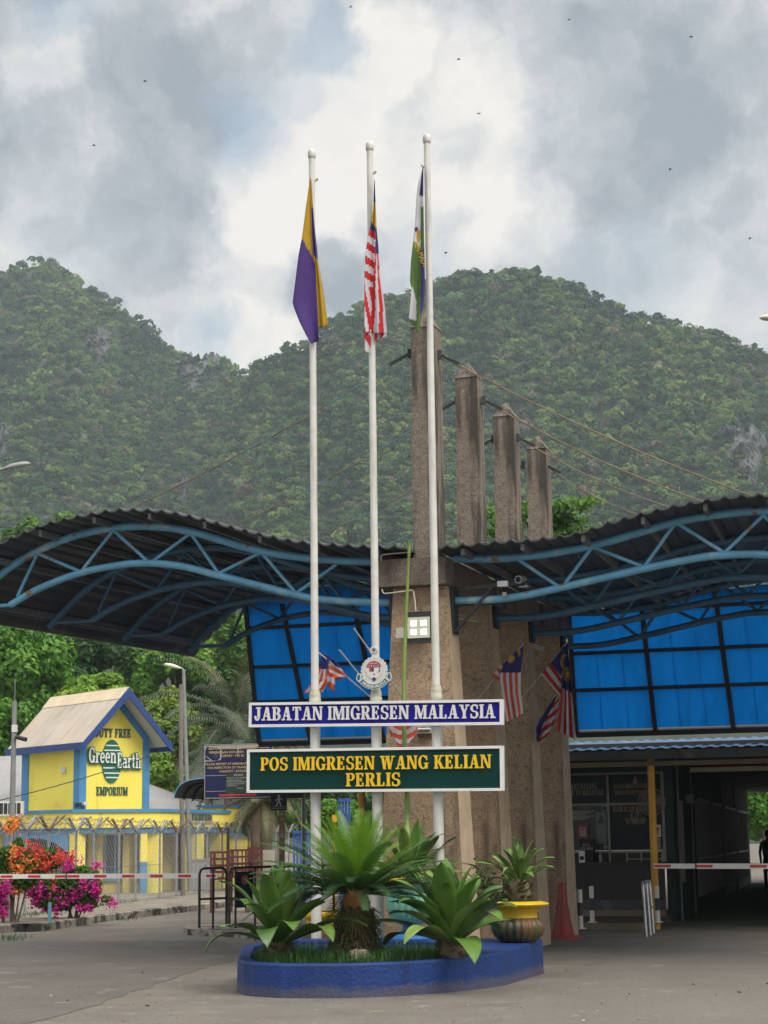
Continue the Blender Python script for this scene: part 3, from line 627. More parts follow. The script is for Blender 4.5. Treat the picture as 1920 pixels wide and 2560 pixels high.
for side, up, lo, web, top, nm in ((-1, L_up, L_lo, L_web, L_top, 'left'), (1, R_up, R_lo, R_web, R_top, 'right')):
    T = thing('wavy_canopy', 'wavy dark roofed canopy on blue pipe trusses, curling down toward the yellow shop' if side < 0 else 'wavy dark roofed canopy on blue pipe trusses, rising over the shaded passage', 'canopy', st(side * 3.5, 3.3), 'wavy roofs either side of the pillars')
    prof = crv([np.array(p) for p in top], 8); d = [0]
    for i in range(1, len(prof)): d.append(d[-1] + np.linalg.norm(prof[i] - prof[i - 1]))
    nS = int(d[-1] / .036); ds = np.linspace(0, d[-1], nS); px_ = np.interp(ds, d, [p[0] for p in prof]); pz_ = np.interp(ds, d, [p[1] for p in prof])
    wav = np.clip(np.abs(((ds / .215) % 1) - .5) * 4 - 1.0, 0, 1) ** .8 * .045
    ts = [-.62] + [x * .4 - .2 for x in range(0, 19)] + [7.05]
    b = MB().mat(m_roof)
    gt = [[st(px_[i] * ks(t), t, pz_[i] + wav[i] + .012 * (k % 2)) for i in range(nS)] for k, t in enumerate(ts)]
    gb = [[st(px_[i] * ks(t), t, pz_[i] + wav[i] - .022) for i in range(nS)] for t in ts]
    b.grid(gt, smooth=False); b.grid(gb, smooth=False, flip=True)
    for k in (0, -1): b.grid([gt[k], gb[k]], smooth=False)
    b.grid([[r_[0] for r_ in gt], [r_[0] for r_ in gb]], smooth=False); b.grid([[r_[-1] for r_ in gt], [r_[-1] for r_ in gb]], smooth=False)
    b.build('roof_sheet', None, T)
    for i in range(9):
        dd = d[-1] * (i + .5) / 9; s0 = np.interp(dd, d, [p[0] for p in prof]); zz = np.interp(dd, d, [p[1] for p in prof]) - .062
        b = MB().mat(m_purl); b.bar(st(s0 * ks(-.5), -.5, zz), st(s0 * ks(6.95), 6.95, zz), .05, .09); b.build('purlin', None, T)
    for i in range(4):
        t = 2.2 * i; k = ks(t) if True else 1
        Q = lambda p: st(p[0] if abs(p[0]) < .5 else p[0] * k, t, p[1])
        mm = m_blue if i == 0 else m_blue_shade
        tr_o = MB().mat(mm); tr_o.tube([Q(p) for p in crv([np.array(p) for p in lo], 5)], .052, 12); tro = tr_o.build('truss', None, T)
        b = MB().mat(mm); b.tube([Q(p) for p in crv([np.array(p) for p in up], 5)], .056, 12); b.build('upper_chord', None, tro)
        for j in range(len(web) - 1):
            b = MB().mat(mm); b.tube([Q(web[j]), Q(web[j + 1])], .026, 8); b.build('web_brace', None, tro)
        b = MB().mat(mm); e1 = lo[0] if side < 0 else lo[-1]; e2 = (up[0][0] + .06, e1[1]) if side < 0 else (up[-1][0] - .15, e1[1] + .1)
        b.tube([Q(e1), Q(e2)], .028, 8); b.build('end_tie', None, tro)
    for i in range(4):
        t = 2.2 * i; b = MB().mat(m_black); s0 = -.385 if side < 0 else .40; s1 = s0 + .06 * side
        b.box(min(s0, s1), max(s0, s1), t - .11, t + .11, 4.30 if i == 0 else 4.60, 4.92, fst)
        if side > 0 and i == 0:
            b.bar(st(.44, -.02, 4.90), st(1.45, -.02, 4.94), .06, .05); b.bar(st(.46, -.05, 4.33), st(.98, -.05, 4.90), .035)
        b.build('bracket', None, T)

# stay cables from the spires down to the roofs
m_cable = M('rusty steel cable', (.19, .13, .08), .7, .35, 3, stains=[((.10, .22, .30), 1.1, .55, .05)])
cl = [((1024, 884), (300, 1275)), ((1141, 1003), (560, 1318)), ((1233, 1098), (800, 1330)), ((1308, 1163), (930, 1372))]
cr_ = [((1098, 887), (1912, 1243)), ((1209, 1001), (1762, 1247)), ((1294, 1094), (1680, 1262)), ((1360, 1160), (1606, 1283))]
on = ['nearest', 'second', 'third', 'rearmost']
for i in range(4):
    for (p, q), sd in ((cl[i], 'left'), (cr_[i], 'right')):
        t = 2.2 * i; s0, z0 = pst(*p, t); s1, z1 = pst(*q, t); a_ = st(s0, t, z0); e_ = st(s1, t, z1 - .05)
        T = thing('stay_cable', f'thin rusty cable from the {on[i]} spire down to the {sd} canopy', 'cable', a_, 'stay cables of the canopy')
        b = MB().mat(m_cable); k = 8
        b.tube([a_ + (e_ - a_) * j / k + np.array([0, 0, -.10 * 4 * (j / k) * (1 - j / k)]) for j in range(k + 1)], .010, 5); b.build('wire', None, T)
        b = MB().mat(m_black); b.bar(a_, a_ + (e_ - a_) * (.32 / np.linalg.norm(e_ - a_)), .035); b.bar(a_ + np.array([0, 0, .06]), a_ + np.array([0, 0, -.06]), .06); b.build('turnbuckle', None, T)

# ------------------------------------------------------------------ blue translucent lean-to roofs behind the canopies
def glaze(name, c, tr):
    m = bpy.data.materials.new(name); m.use_nodes = True; n = m.node_tree.nodes; l = m.node_tree.links; p = n['Principled BSDF']
    t = n.new('ShaderNodeTexCoord'); mp = n.new('ShaderNodeMapping'); mp.inputs['Scale'].default_value = (2.2, .5, .5); l.new(t.outputs['Object'], mp.inputs[0])
    z = n.new('ShaderNodeTexNoise'); z.inputs['Scale'].default_value = 2.2; z.inputs['Detail'].default_value = 8; z.inputs['Roughness'].default_value = .65; l.new(mp.outputs[0], z.inputs['Vector'])
    r = n.new('ShaderNodeValToRGB'); l.new(z.outputs['Fac'], r.inputs[0]); e = r.color_ramp.elements
    e[0].position = .30; e[0].color = tuple(x * .84 for x in c) + (1,); e[1].position = .56; e[1].color = (*c, 1)
    l.new(r.outputs[0], p.inputs['Base Color']); p.inputs['Roughness'].default_value = .35
    b = n.new('ShaderNodeBsdfTranslucent'); l.new(r.outputs[0], b.inputs[0]); ms = n.new('ShaderNodeMixShader'); ms.inputs[0].default_value = tr
    l.new(p.outputs[0], ms.inputs[1]); l.new(b.outputs[0], ms.inputs[2]); l.new(ms.outputs[0], n['Material Output'].inputs[0]); return m
m_pane = glaze('blue translucent sheet', (.027, .32, .60), .88)
def rp(s, z): return st(s, 8.40 - (z - 3.40) * .675, z)          # a point on the sloping plane
SLN = nv(np.cross(BX, rp(0, 4) - rp(0, 3)))
for side, cols, lbl in ((-1, [(-5.42, -5.74), (-4.68, -4.73), (-3.34, -3.33), (-1.98, -1.96), (-.62, -.62)], 'sloping blue translucent sheet roof with black frame behind the flag on the left flagpole'),
                        (1, [(.45, .23), (1.70, 1.62), (2.95, 2.96), (4.2, 4.2), (5.45, 5.45), (6.7, 6.7)], 'large sloping blue translucent sheet roof with black frame over the exit window')):
    T = thing('blue_lean_to_roof', lbl, 'roof', rp(cols[0][0], 3.4), 'blue translucent roofs')
    rows = [3.46, 4.12, 4.72, 5.38]; tp = L_top if side < 0 else R_top
    for i in range(len(cols) - 1):
        for j in range(len(rows)):
            za = rows[j]
            def sx(c, z): return c[1] + (c[0] - c[1]) * (z - 3.44) / 2.0
            if j < 3: zb = rows[j + 1]; pts = [(sx(cols[i], za), za), (sx(cols[i + 1], za), za), (sx(cols[i + 1], zb), zb), (sx(cols[i], zb), zb)]
            else:
                zl, zr = [min(6.0, float(np.interp(sx(c, 5.6) / ks(6.6), [p[0] for p in tp], [p[1] for p in tp])) - .10) for c in (cols[i], cols[i + 1])]
                if max(zl, zr) < za + .08: continue
                zl, zr = max(zl, za + .03), max(zr, za + .03); pts = [(sx(cols[i], za), za), (sx(cols[i + 1], za), za), (sx(cols[i + 1], zr), zr), (sx(cols[i], zl), zl)]
            m_ = 3                                        # the overlapping strips of one sheet
            b = MB().mat(m_pane)
            for k in range(m_):
                f0, f1 = k / m_, min(1, (k + 1) / m_ + .006); A, B_, C_, D_ = [np.array(p) for p in pts]
                q = [A + (B_ - A) * f0, A + (B_ - A) * f1, D_ + (C_ - D_) * f1, D_ + (C_ - D_) * f0]; o = SLN * (.003 * k + rnd.uniform(-.002, .002))
                b.add([rp(*p) + o for p in q] + [rp(*p) + o + SLN * .006 for p in q], [(0, 1, 2, 3), (7, 6, 5, 4), (0, 4, 5, 1), (1, 5, 6, 2), (2, 6, 7, 3), (3, 7, 4, 0)])
            b.build('pane', None, T)
    b = MB().mat(m_black)
    for c in cols: b.bar(rp(sx(c, 3.40), 3.40), rp(sx(c, 5.75), 5.75), .075, .09, up=SLN)
    for z in rows[1:]: b.bar(rp(sx(cols[0], z), z) + SLN * .004, rp(sx(cols[-1], z), z) + SLN * .004, .055, .07, up=SLN)
    b.bar(rp(sx(cols[0], 3.4), 3.40), rp(sx(cols[-1], 3.4), 3.40), .10, .14, up=SLN)
    b.build('frame', None, T)

# ------------------------------------------------------------------ hall under and behind the canopies
m_slab = M('grey soffit', (.04, .04, .044), .9, .15, 1)
m_fas = M('dark grey fascia', (.045, .048, .055), .7, .2, 1.2, stains=[((.12, .12, .12), 2, .6, .1)])
m_cor = M('blue corrugated steel', (.025, .09, .20), .4, .15, 2, stains=[((.25, .30, .36), 3, .6, .1)])
m_yel = M('yellow post paint', (.55, .30, .015), .5, .15, 4, .1, 30, stains=[((.25, .13, .02), 5, .66, .06)])
m_tan = M('yellowish beam', (.20, .17, .10), .7, .2, 2)
m_green = M('dull green wall', (.010, .028, .026), .8, .2, 1.5, stains=[((.02, .03, .03), 2, .6, .1)])
m_alu = M('aluminium window frame', (.17, .17, .155), .45, .1, 4, metal=.2)
m_glassd = M('dark tinted panel', (.008, .011, .015), .35, .2, 2, spec=.15)
m_gpan = M('dark green notice panel', (.015, .035, .025), .5, .2, 2)
m_dkw = M('dark brown counter front', (.010, .008, .008), .6, .2, 2)
m_tile = M('cream floor tiles', (.12, .098, .065), .6, .15, 2)
m_let = M('pale letter vinyl', (.25, .24, .21), .6, .1, 4)
m_letg = M('tan letter vinyl', (.25, .18, .115), .6, .1, 4)
HT = 12.4
H = thing('immigration_hall', 'low dark immigration hall with blue corrugated eave, lettered windows and a covered passage', 'building', st(1.2, HT))
b = MB().mat(m_slab)
b.box(-6.2, 14, 8.75, 12.5, 3.14, 3.22, fst); b.box(-1.4, 14, 12.505, 46, 3.14, 3.22, fst); b.build('roof', None, H)
b = MB().mat(m_cor)                                  # corrugated edge strip, ridges run up the slope
prf = []
for i in range(0, 560):
    s = -5.5 + i * .0355; prf.append((s, .018 * (1 if (i // 3) % 2 else 0)))
b.grid([[st(s, 8.52, 3.10 + h) for s, h in prf], [st(s, 9.6, 3.30 + h) for s, h in prf]], smooth=False); b.grid([[st(s, 8.52, 3.095 + h) for s, h in prf], [st(s, 9.6, 3.292 + h) for s, h in prf]], smooth=False, flip=True)
b.grid([[st(s, 8.52, 3.10 + h) for s, h in prf], [st(s, 8.52, 3.095 + h) for s, h in prf]], smooth=False)
b.build('corrugated_eave', None, H)
b = MB().mat(m_fas); b.box(-5.4, 14, 8.62, 8.72, 2.93, 3.085, fst)
b.mat(m_slab)
for i in range(19): b.box(-5.2 + i * 1.02, -5.17 + i * 1.02, 8.605, 8.618, 2.94, 3.08, fst)
b.build('fascia', None, H)
b = MB().mat(m_tan); b.box(-5.3, 14, 9.34, 9.5, 2.84, 2.92, fst); b.build('cross_beam', None, H)
for s, t, r_ in ((1.33, 9.43, .065), (-4.62, 10.9, .07), (-3.55, 15.5, .07), (5.2, 9.43, .065), (8.8, 9.43, .065)):
    b = MB().mat(m_yel); b.tube([st(s, t, 0), st(s, t, 3.13)], r_, 14); b.build('yellow_post', None, H)
# front wall with lettered panels
def wv(px, py): return pst(px, py, HT)
def wf(u, v, w=0.0): return st(u, HT - w, v)
u0_, u1_, u2_ = -2.6, wv(1522, 2050)[0], wv(1658, 2050)[0]
vr = [wv(1522, y)[1] for y in (1937, 2011, 2126, 2155)]
b = MB().mat(m_green); b.box(u2_ + .03, 1.2, HT, HT + .15, 0, 3.13, fst); b.box(-4.2, u2_ + .03, HT, HT + .15, vr[0] + .03, 3.13, fst); b.box(-4.2, u0_, HT, HT + .15, 0, vr[0] + .03, fst)
b.build('front_wall', None, H)
b = MB().mat(m_dkw); b.box(u0_, u2_ + .06, HT - .42, HT - .37, .12, vr[3] - .04, fst); b.box(u0_, u2_ + .1, HT - .50, HT + .1, vr[3] - .04, vr[3], fst)
b.mat(m_fas); b.box(u0_, u2_ + .06, HT - .43, HT - .372, .12, .42, fst); b.build('counter', None, H)
b = MB().mat(m_tile); b.box(-2.2, 1.15, 8.9, 12.0, .004, .12, fst); b.box(-2.2, u2_ + .1, 11.75, 11.98, .125, .24, fst); b.build('tiled_step', None, H)
uL = -.86
def panel(name, ua, ub, va, vb, m, label=None):
    p = MB().mat(m); p.box(ua, ub, HT + .02, HT + .05, va, vb, fst); return p.build(name, None, H, label=label)
def cen(x0, x1): return (x0 + x1) / 2
wp = panel('window_panel', u0_, u1_ - .02, vr[1] + .02, vr[0], m_glassd, 'dark panel lettered SELAMAT DATANG WELCOME TO MALAYSIA')
b = MB().mat(m_let); k = lambda u, v, w=0.: wf(u, v, w - .018)
cx = cen(uL - .30, u1_ - .02)
serif(b, 'SELAMAT DATANG', k, .105, cx - .02, wv(1470, 1972)[1], depth=.004, wx=.62); serif(b, 'WELCOME TO MALAYSIA', k, .105, cx - .02, wv(1470, 1988)[1], depth=.004, wx=.62); b.build('lettering', None, wp)
wp = panel('window_panel', u1_ + .02, u2_ - .02, vr[1] + .02, vr[0], m_glassd, 'dark panel lettered with the immigration department and post name')
b = MB().mat(m_letg); cx = cen(u1_, u2_) - .02
serif(b, 'MALAYSIA IMMIGRATION DEPARTMENT', k, .085, cx, wv(1590, 1970)[1], depth=.004, wx=.39, gap=.05); serif(b, 'IMMIGRATION POST WANG KELIAN', k, .085, cx, wv(1590, 1986)[1], depth=.004, wx=.43, gap=.05)
e = wv(1588, 1952); b.lathe([(0, 0), (.055, .02), (.045, .07), (.012, .15), (0, .17)], wf(e[0], e[1] - .07, -.01), 10); b.build('lettering', None, wp)
wp = panel('window_panel', u1_ + .02, u2_ - .02, vr[2], vr[1] - .02, m_glassd, 'dark panel lettered KAWALAN KELUAR EXIT TO THAILAND')
b = MB().mat(m_letg); ux = wv(1533, 2030)
serif(b, 'KAWALAN KELUAR', k, .105, ux[0], wv(1533, 2030)[1], 'L', depth=.004, wx=.62); cx = wv(1588, 2040)[0]
serif(b, '(EXIT)', k, .10, cx, wv(1588, 2044)[1], depth=.004, wx=.7); b.mat(m_let); serif(b, 'TO THAILAND', k, .062, cx, wv(1588, 2053)[1], depth=.004, wx=.8); b.mat(m_letg); serif(b, 'KE THAILAND', k, .05, cx, wv(1588, 2060)[1], depth=.004, wx=.85); b.build('lettering', None, wp)
wp = panel('window_panel', u0_, u1_ - .02, vr[2], vr[1] - .02, m_gpan, 'dark green panel with a Thai notice and a poster')
b = MB().mat(m_let); sans(b, 'ประกาศ', k, .05, wv(1460, 2022)[0], wv(1460, 2022)[1], depth=.004)
for j in range(6): b.box(uL - .15, wv(1486, 2030)[0] - .09 * (j % 3), HT + .012, HT + .016, wv(1460, 2028 + 4 * j)[1] - .012, wv(1460, 2028 + 4 * j)[1] + .008, fst)
b.build('lettering', None, wp)
b = MB().mat(M('pale map poster', (.11, .125, .125), .6, .3, 6)); a_ = wv(1489, 2030); c_ = wv(1518, 2110); b.box(a_[0], c_[0], HT - .005, HT + .015, c_[1], a_[1], fst)
b.mat(m_gpan); b.prism([(a_[0] + .02, a_[1] - .22), (cen(a_[0], c_[0]), a_[1] - .05), (c_[0] - .02, a_[1] - .22)], .006, .009, wf); b.bar(wf(a_[0] + .02, c_[1] + .04, .008), wf(c_[0] - .02, c_[1] + .33, .008), .012, .004); b.build('poster', None, wp)
b = MB().mat(m_alu); s0 = wv(1512, 2021); b.box(s0[0] - .055, s0[0] + .055, HT - .004, HT + .016, s0[1] - .055, s0[1] + .055, fst); b.mat(m_glassd); b.prism([(s0[0] + .04 * math.cos(x), s0[1] + .04 * math.sin(x)) for x in [i * .52 for i in range(12)]], .004, .007, wf)
s1 = wv(1514, 2117); b.mat(m_alu); b.prism([(s1[0] + .045 * math.cos(x), s1[1] + .045 * math.sin(x)) for x in [i * .52 for i in range(12)]], -.016, .004, wf); b.build('sticker', None, wp)
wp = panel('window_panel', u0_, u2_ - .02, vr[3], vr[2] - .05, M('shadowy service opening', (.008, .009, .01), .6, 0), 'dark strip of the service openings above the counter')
b = MB().mat(m_alu)
for u in (-1.75, u1_ - .02, u2_ - .02): b.box(u, u + .045, HT - .03, HT + .015, vr[3], vr[0] + .045, fst)
for v in (vr[0], vr[1] - .02, vr[2] - .05): b.box(u0_, u2_ + .03, HT - .028, HT + .018, v, v + .045, fst)
for u in (u1_ + .32, u1_ + .60): b.box(u, u + .03, HT - .026, HT + .012, vr[3], vr[2] - .05, fst)
b.box(u1_ + .32, u2_ - .02, HT - .024, HT + .01, vr[3] + .04, vr[3] + .06, fst)
b.build('window_frame', None, H)
# passage walls
A0 = st(1.2, HT); A1 = np.array([12.45, 65.8, 0]); wd = nv(A1 - A0); wnv = np.array([wd[1], -wd[0], 0]); LW = np.linalg.norm(A1 - A0)
def pf(u, v, w=0.0): return A0 + wd * u + np.array([0, 0, v]) + wnv * w
b = MB().mat(m_green)
b.box(0, 1.15, 0, 3.13, -.15, 0, pf); b.box(1.15, 1.75, 0, .75, -.15, 0, pf); b.box(1.15, 1.75, 2.25, 3.13, -.15, 0, pf); b.box(1.75, LW, 0, 3.13, -.15, 0, pf)
b.build('passage_wall', None, H)
b = MB().mat(m_alu)
for u in (1.15, 1.73): b.box(u, u + .04, .75, 2.25, .0, .05, pf)
b.box(1.11, 1.8, 2.25, 2.30, 0, .06, pf); b.box(1.11, 1.8, .70, .75, 0, .06, pf)
b.build('window_frame', None, H)
b = MB().mat(m_yel); b.box(1.3, 1.7, .3, 2.2, -1.2, -1.1, pf)
m_wrail = M('dull steel grille', (.11, .105, .095), .5, .2, 4, metal=.4)
for j, (ua, ub) in enumerate(((5.0, 9.0), (9.6, 13.5), (14.5, 20), (21, 27))):
    g_b = MB().mat(m_glassd); g_b.box(ua, ub, .35, 2.35 - .02 * j, .01, .04, pf); go = g_b.build('louvre_window', None, H)
    g_b = MB().mat(m_wrail); nn_ = int((ub - ua) / .42)
    for q in range(nn_ + 1): g_b.box(ua + (ub - ua) * q / nn_, ua + (ub - ua) * q / nn_ + .05, .30, 2.4 - .02 * j, .045, .09, pf)
    g_b.box(ua, ub, 2.36 - .02 * j, 2.42 - .02 * j, .092, .12, pf); g_b.box(ua, ub, 1.1, 1.14, .092, .11, pf); g_b.build('grille', None, go)
for u in (.45, 3.9, 13.9, 20.4): b = MB().mat(m_wrail); b.tube([pf(u, 0, .06), pf(u, 3.1, .06)], .03, 8); b.build('drain_pipe', None, H)
b = MB().mat(m_alu); b.box(3.2, 3.5, 2.28, 2.46, .0, .14, pf); b.build('wall_box', None, H)
b = MB().mat(m_green)
B0 = np.array([9.1, 35.6, 0]); B1 = np.array([16.6, 65, 0]); bd = nv(B1 - B0); bn = np.array([bd[1], -bd[0], 0])
b.box(0, 30, 0, 3.13, 0, .2, lambda u, v, w: B0 + bd * u + np.array([0, 0, v]) + bn * w); b.build('passage_wall', None, H)  # unseen right-hand wall, added to keep the passage dark
b = MB().mat(m_tan); b.box(2.0, 5.5, 9.6, 9.75, 2.72, 2.80, fst); b.build('tube_light_batten', None, H)
# ------------------------------------------------------------------ blue planter
m_pl = M('blue painted plaster', (.006, .030, .145), .55, .14, 2, .7, 28, spec=.3, stains=[((.005, .02, .09), 1.3, .52, .15, 1, .8), ((.02, .07, .25), 3.0, .62, .1), ((.05, .05, .05), 7, .68, .05)], zdirt=(.07, .09, (.10, .085, .07)))
m_soil = M('dark soil', (.05, .035, .022), .95, .3, 6, .6, 20)
OUT = [(-1.65, 20.92), (-1.55, 20.5), (-1.41, 20.29), (-1.14, 20.06), (-.8, 19.97), (-.39, 19.95), (.12, 20.13), (.63, 20.51), (1.00, 20.95), (1.26, 21.36), (1.84, 23.15), (.3, 23.60), (-1.2, 23.98), (-1.72, 22.5)]
INN = [(-1.51, 20.95), (-1.42, 20.55), (-1.3, 20.38), (-1.08, 20.18), (-.8, 20.10), (-.39, 20.08), (.05, 20.26), (.52, 20.62), (.86, 21.02), (1.02, 21.35), (.95, 22.3), (.2, 23.2), (-1.15, 23.5), (-1.58, 22.5)]
PC = np.array([-.15, 21.6])
def polar(poly, a):
    d = np.array([math.cos(a), math.sin(a)]); best = 9
    for i in range(len(poly)):
        p = np.array(poly[i]) - PC; e = np.array(poly[(i + 1) % len(poly)]) - PC - p; den = d[0] * e[1] - d[1] * e[0]
        if abs(den) < 1e-9: continue
        r_ = (p[0] * e[1] - p[1] * e[0]) / den; u = (p[0] * d[1] - p[1] * d[0]) / den
        if r_ > 0 and -1e-6 <= u <= 1 + 1e-6: best = min(best, r_)
    return PC + d * best
angs = sorted([2 * math.pi * i / 150 for i in range(150)] + [math.atan2(y - PC[1], x - PC[0]) % (2 * math.pi) for x, y in OUT[9:]])
def pz(p): return .345 + .062 * min(1, max(0, (p[1] - 20.6) / 2.4))
T = thing('planter', 'low blue painted planter bed with curved front around the flagpoles', 'planter', (0, 21.6, 0))
b = MB().mat(m_pl); rows = []
for a in angs + angs[:1]:
    o = polar(OUT, a); i = polar(INN, a); z = pz(o); n_ = nv(np.append(o - PC, 0)) * .015
    O3 = np.append(o, z); I3 = np.append(i, pz(i))
    rows.append([np.append(o, -.02) + n_ * .6, O3 - np.array([0, 0, .02]) + n_ * 0, O3 - n_, I3 + n_ * .4, I3 - np.array([0, 0, .015]), np.append(i, .1)])
b.grid(rows, smooth=False); b.build('wall', None, T)
b = MB().mat(m_soil); b.v = [(*polar(INN, a), .27) for a in angs]; b.face(range(len(angs))); b.build('soil', None, T)

m_grass = leafmat('grass blades', (.012, .05, .010), (.03, .10, .018), (.07, .17, .03), 3, .35)
gp = []
while len(gp) < 5200:
    x, y = rnd.uniform(-1.55, 1.05), rnd.uniform(20.05, 23.3); p = np.array([x, y]); a = math.atan2(y - PC[1], x - PC[0])
    if np.linalg.norm(p - PC) < np.linalg.norm(polar(INN, a) - PC) - .03 and rnd.random() < (1.0 if y < 21.4 else .35): gp.append((x, y))
V = []; Q = []
for k, (x, y) in enumerate(gp):
    h = rnd.uniform(.07, .17) * (1.25 if y < 20.9 else 1); a = rnd.uniform(0, 6.28); l_ = rnd.uniform(.02, .08); w_ = .004; d = np.array([math.cos(a), math.sin(a), 0]); s = np.array([-d[1], d[0], 0]) * w_; p = np.array([x, y, .268])
    V += [p - s, p + s, p + d * l_ * .4 + np.array([0, 0, h * .65]) + s * .8, p + d * l_ * .4 + np.array([0, 0, h * .65]) - s * .8, p + d * l_ * 1.3 + np.array([0, 0, h]) + s * .1, p + d * l_ * 1.3 + np.array([0, 0, h]) - s * .1]
    Q += [(6 * k, 6 * k + 1, 6 * k + 2, 6 * k + 3), (6 * k + 3, 6 * k + 2, 6 * k + 4, 6 * k + 5)]
npmesh('grass', np.array(V), np.array(Q), m_grass)['kind'] = 'stuff'

# ------------------------------------------------------------------ flagpoles
m_white = M('weathered white pole paint', (.53, .53, .515), .5, .10, 5, .12, 25, stains=[((.27, .26, .22), 3.0, .54, .12, 1), ((.16, .15, .10), 14, .66, .06)])
m_moss = M('mossy pole joint', (.42, .42, .34), .7, .2, 6, .4, 30, stains=[((.14, .15, .07), 10, .5, .12)])
PS = [(-1.14, 'leftmost'), (-.305, 'middle'), (.502, 'rightmost')]
flagtxt = ['bearing the yellow and purple flag', 'bearing the red and white flag and the crest', 'bearing the green and white flag']
joint = [(791, 1740), (939, 1737), (1092, 1728)]; PT_ = -1.15
for (s, nm), ft, j in zip(PS, flagtxt, joint):
    T = thing('flagpole', f'{nm} tall white ball topped flagpole {ft}', 'flagpole', st(s, PT_), 'white flagpoles in the planter')
    zj = pst(*j, PT_)[1]; b = MB().mat(m_white); b.tube([st(s, PT_, 0), st(s, PT_, zj)], [.067, .066], 20)
    b.tube([st(s, PT_, zj), st(s, PT_, zj + 4), st(s, PT_, 10.80)], [.051, .045, .042], 20); b.build('shaft', None, T)
    b = MB().mat(m_moss); b.lathe([(.067, -.10), (.078, -.085), (.078, -.02), (.070, -.01), (.074, .01), (.070, .05), (.056, .09), (.051, .10)], st(s, PT_, zj - .02), 20); b.build('collar', None, T)
    b = MB().mat(m_white); b.lathe([(.042, -.02), (.05, -.015), (.055, .02), (.056, .05), (.052, .08), (.035, .105), (0, .113)], st(s, PT_, 10.80), 20); b.build('ball_top', None, T)
    b = MB().mat(m_moss); sd = 1 if s < .2 else -1; b.bar(st(s + .045 * sd, PT_, 10.45), st(s + .085 * sd, PT_, 10.48), .025); b.build('cleat', None, T)

# ------------------------------------------------------------------ the two sign boards
m_frame = M('white aluminium frame', (.66, .66, .66), .4, .06, 5)
m_sblue = M('royal blue sign face', (.010, .008, .21), .5, .1, 1.5, spec=.15)
m_sgreen = M('dark green sign face', (.002, .033, .030), .5, .12, 1.5, spec=.12)
m_silver = M('silver white letters', (.62, .62, .63), .35, .05, 5); m_gold = M('golden yellow letters', (.72, .47, .008), .4, .08, 4)
TS = -1.31
def board(name, label, px, m, rows, inset=.0, mlet=None, rim=.05):
    (xl, ytl, ybl), (xr, ytr, ybr) = px
    s0, zt0 = pst(xl, ytl, TS); _, zb0 = pst(xl, ybl, TS); s1, zt1 = pst(xr, ytr, TS); _, zb1 = pst(xr, ybr, TS)
    Wd = s1 - s0; Hh = (zt0 - zb0 + zt1 - zb1) / 2; U = nv(st(s1, 0, zb1) - st(s0, 0, zb0)); V_ = nv(np.array([0, 0, 1]) - U * U[2]); N = nv(np.cross(U, V_)); 
    if N @ AX > 0: N = -N
    f = frame(st(s0, TS, zb0), U, V_, N)
    T = thing(name, label, 'sign', f(Wd / 2, 0, 0))
    b = MB().mat(m); b.box(.02, Wd - .02, .02, Hh - .02, -.085, -.012, f); b.build('panel', None, T)
    b = MB().mat(m_frame); r_ = rim
    for q in ([(0, 0), (Wd, 0), (Wd - r_, r_), (r_, r_)], [(Wd, 0), (Wd, Hh), (Wd - r_, Hh - r_), (Wd - r_, r_)], [(Wd, Hh), (0, Hh), (r_, Hh - r_), (Wd - r_, Hh - r_)], [(0, Hh), (0, 0), (r_, r_), (r_, Hh - r_)]):
        c = np.mean(q, axis=0); b.prism([tuple(np.array(p) * .9985 + c * .0015) for p in q], -.088, .012, f)
    b.build('frame', None, T)
    b = MB().mat(mlet)
    for txt, u, v, h, fit in rows:
        nat = sum((GL[c][0] + .07) if c in GL else .38 for c in txt) * h
        serif(b, txt, lambda x, y, w=0.: f(x, y, w - .011), h, u * Wd, v * Hh, depth=.022, wx=fit * Wd / nat)
    b.build('lettering', None, T)
    return f, Wd, Hh
board('department_sign', 'long royal blue sign reading JABATAN IMIGRESEN MALAYSIA in silver letters', [(622, 1757, 1818), (1255, 1748, 1812)], m_sblue, [('JABATAN IMIGRESEN MALAYSIA', .4985, .265, .172, .955)], mlet=m_silver, rim=.034)
board('post_sign', 'dark green sign reading POS IMIGRESEN WANG KELIAN PERLIS in yellow letters', [(617, 1872, 1982), (1255, 1866, 1977)], m_sgreen, [('POS IMIGRESEN WANG KELIAN', .508, .505, .168, .905), ('PERLIS', .506, .125, .168, .216)], mlet=m_gold, rim=.034)

# ------------------------------------------------------------------ crest on the middle pole
s_e, z_e = pst(935, 1676, -1.27); ef = frame(st(s_e, -1.25, z_e), BX, (0, 0, 1), -AX); k = 25 / F
m_pale = M('pale crest metal', (.60, .60, .58), .5, .12, 20); m_teal = M('teal ribbon enamel', (.03, .13, .145), .45, .1, 8); m_crim = M('crimson enamel', (.30, .05, .075), .45, .1, 8)
m_navy = M('navy enamel', (.02, .03, .10), .5, .1, 8); m_dkmetal = M('dark engraved line', (.09, .085, .08), .6, .1, 8)
T = thing('crest', 'round wreathed crest with teal ribbon IMIGRESEN MALAYSIA mounted on the middle flagpole', 'crest', ef(0, 0, 0))
b = MB().mat(m_pale); circ = lambda cx, cy, r_, n=40: [(cx + r_ * math.cos(2 * math.pi * i / n), cy + r_ * math.sin(2 * math.pi * i / n)) for i in range(n)]
scal = [((33 + 1.2 * math.cos(22 * a)) * k * math.cos(a), (33 + 1.2 * math.cos(22 * a)) * k * math.sin(a)) for a in [2 * math.pi * i / 132 for i in range(132)]]
b.prism(scal, 0, .02, ef); b.build('disc', None, T)
b = MB().mat(m_dkmetal)
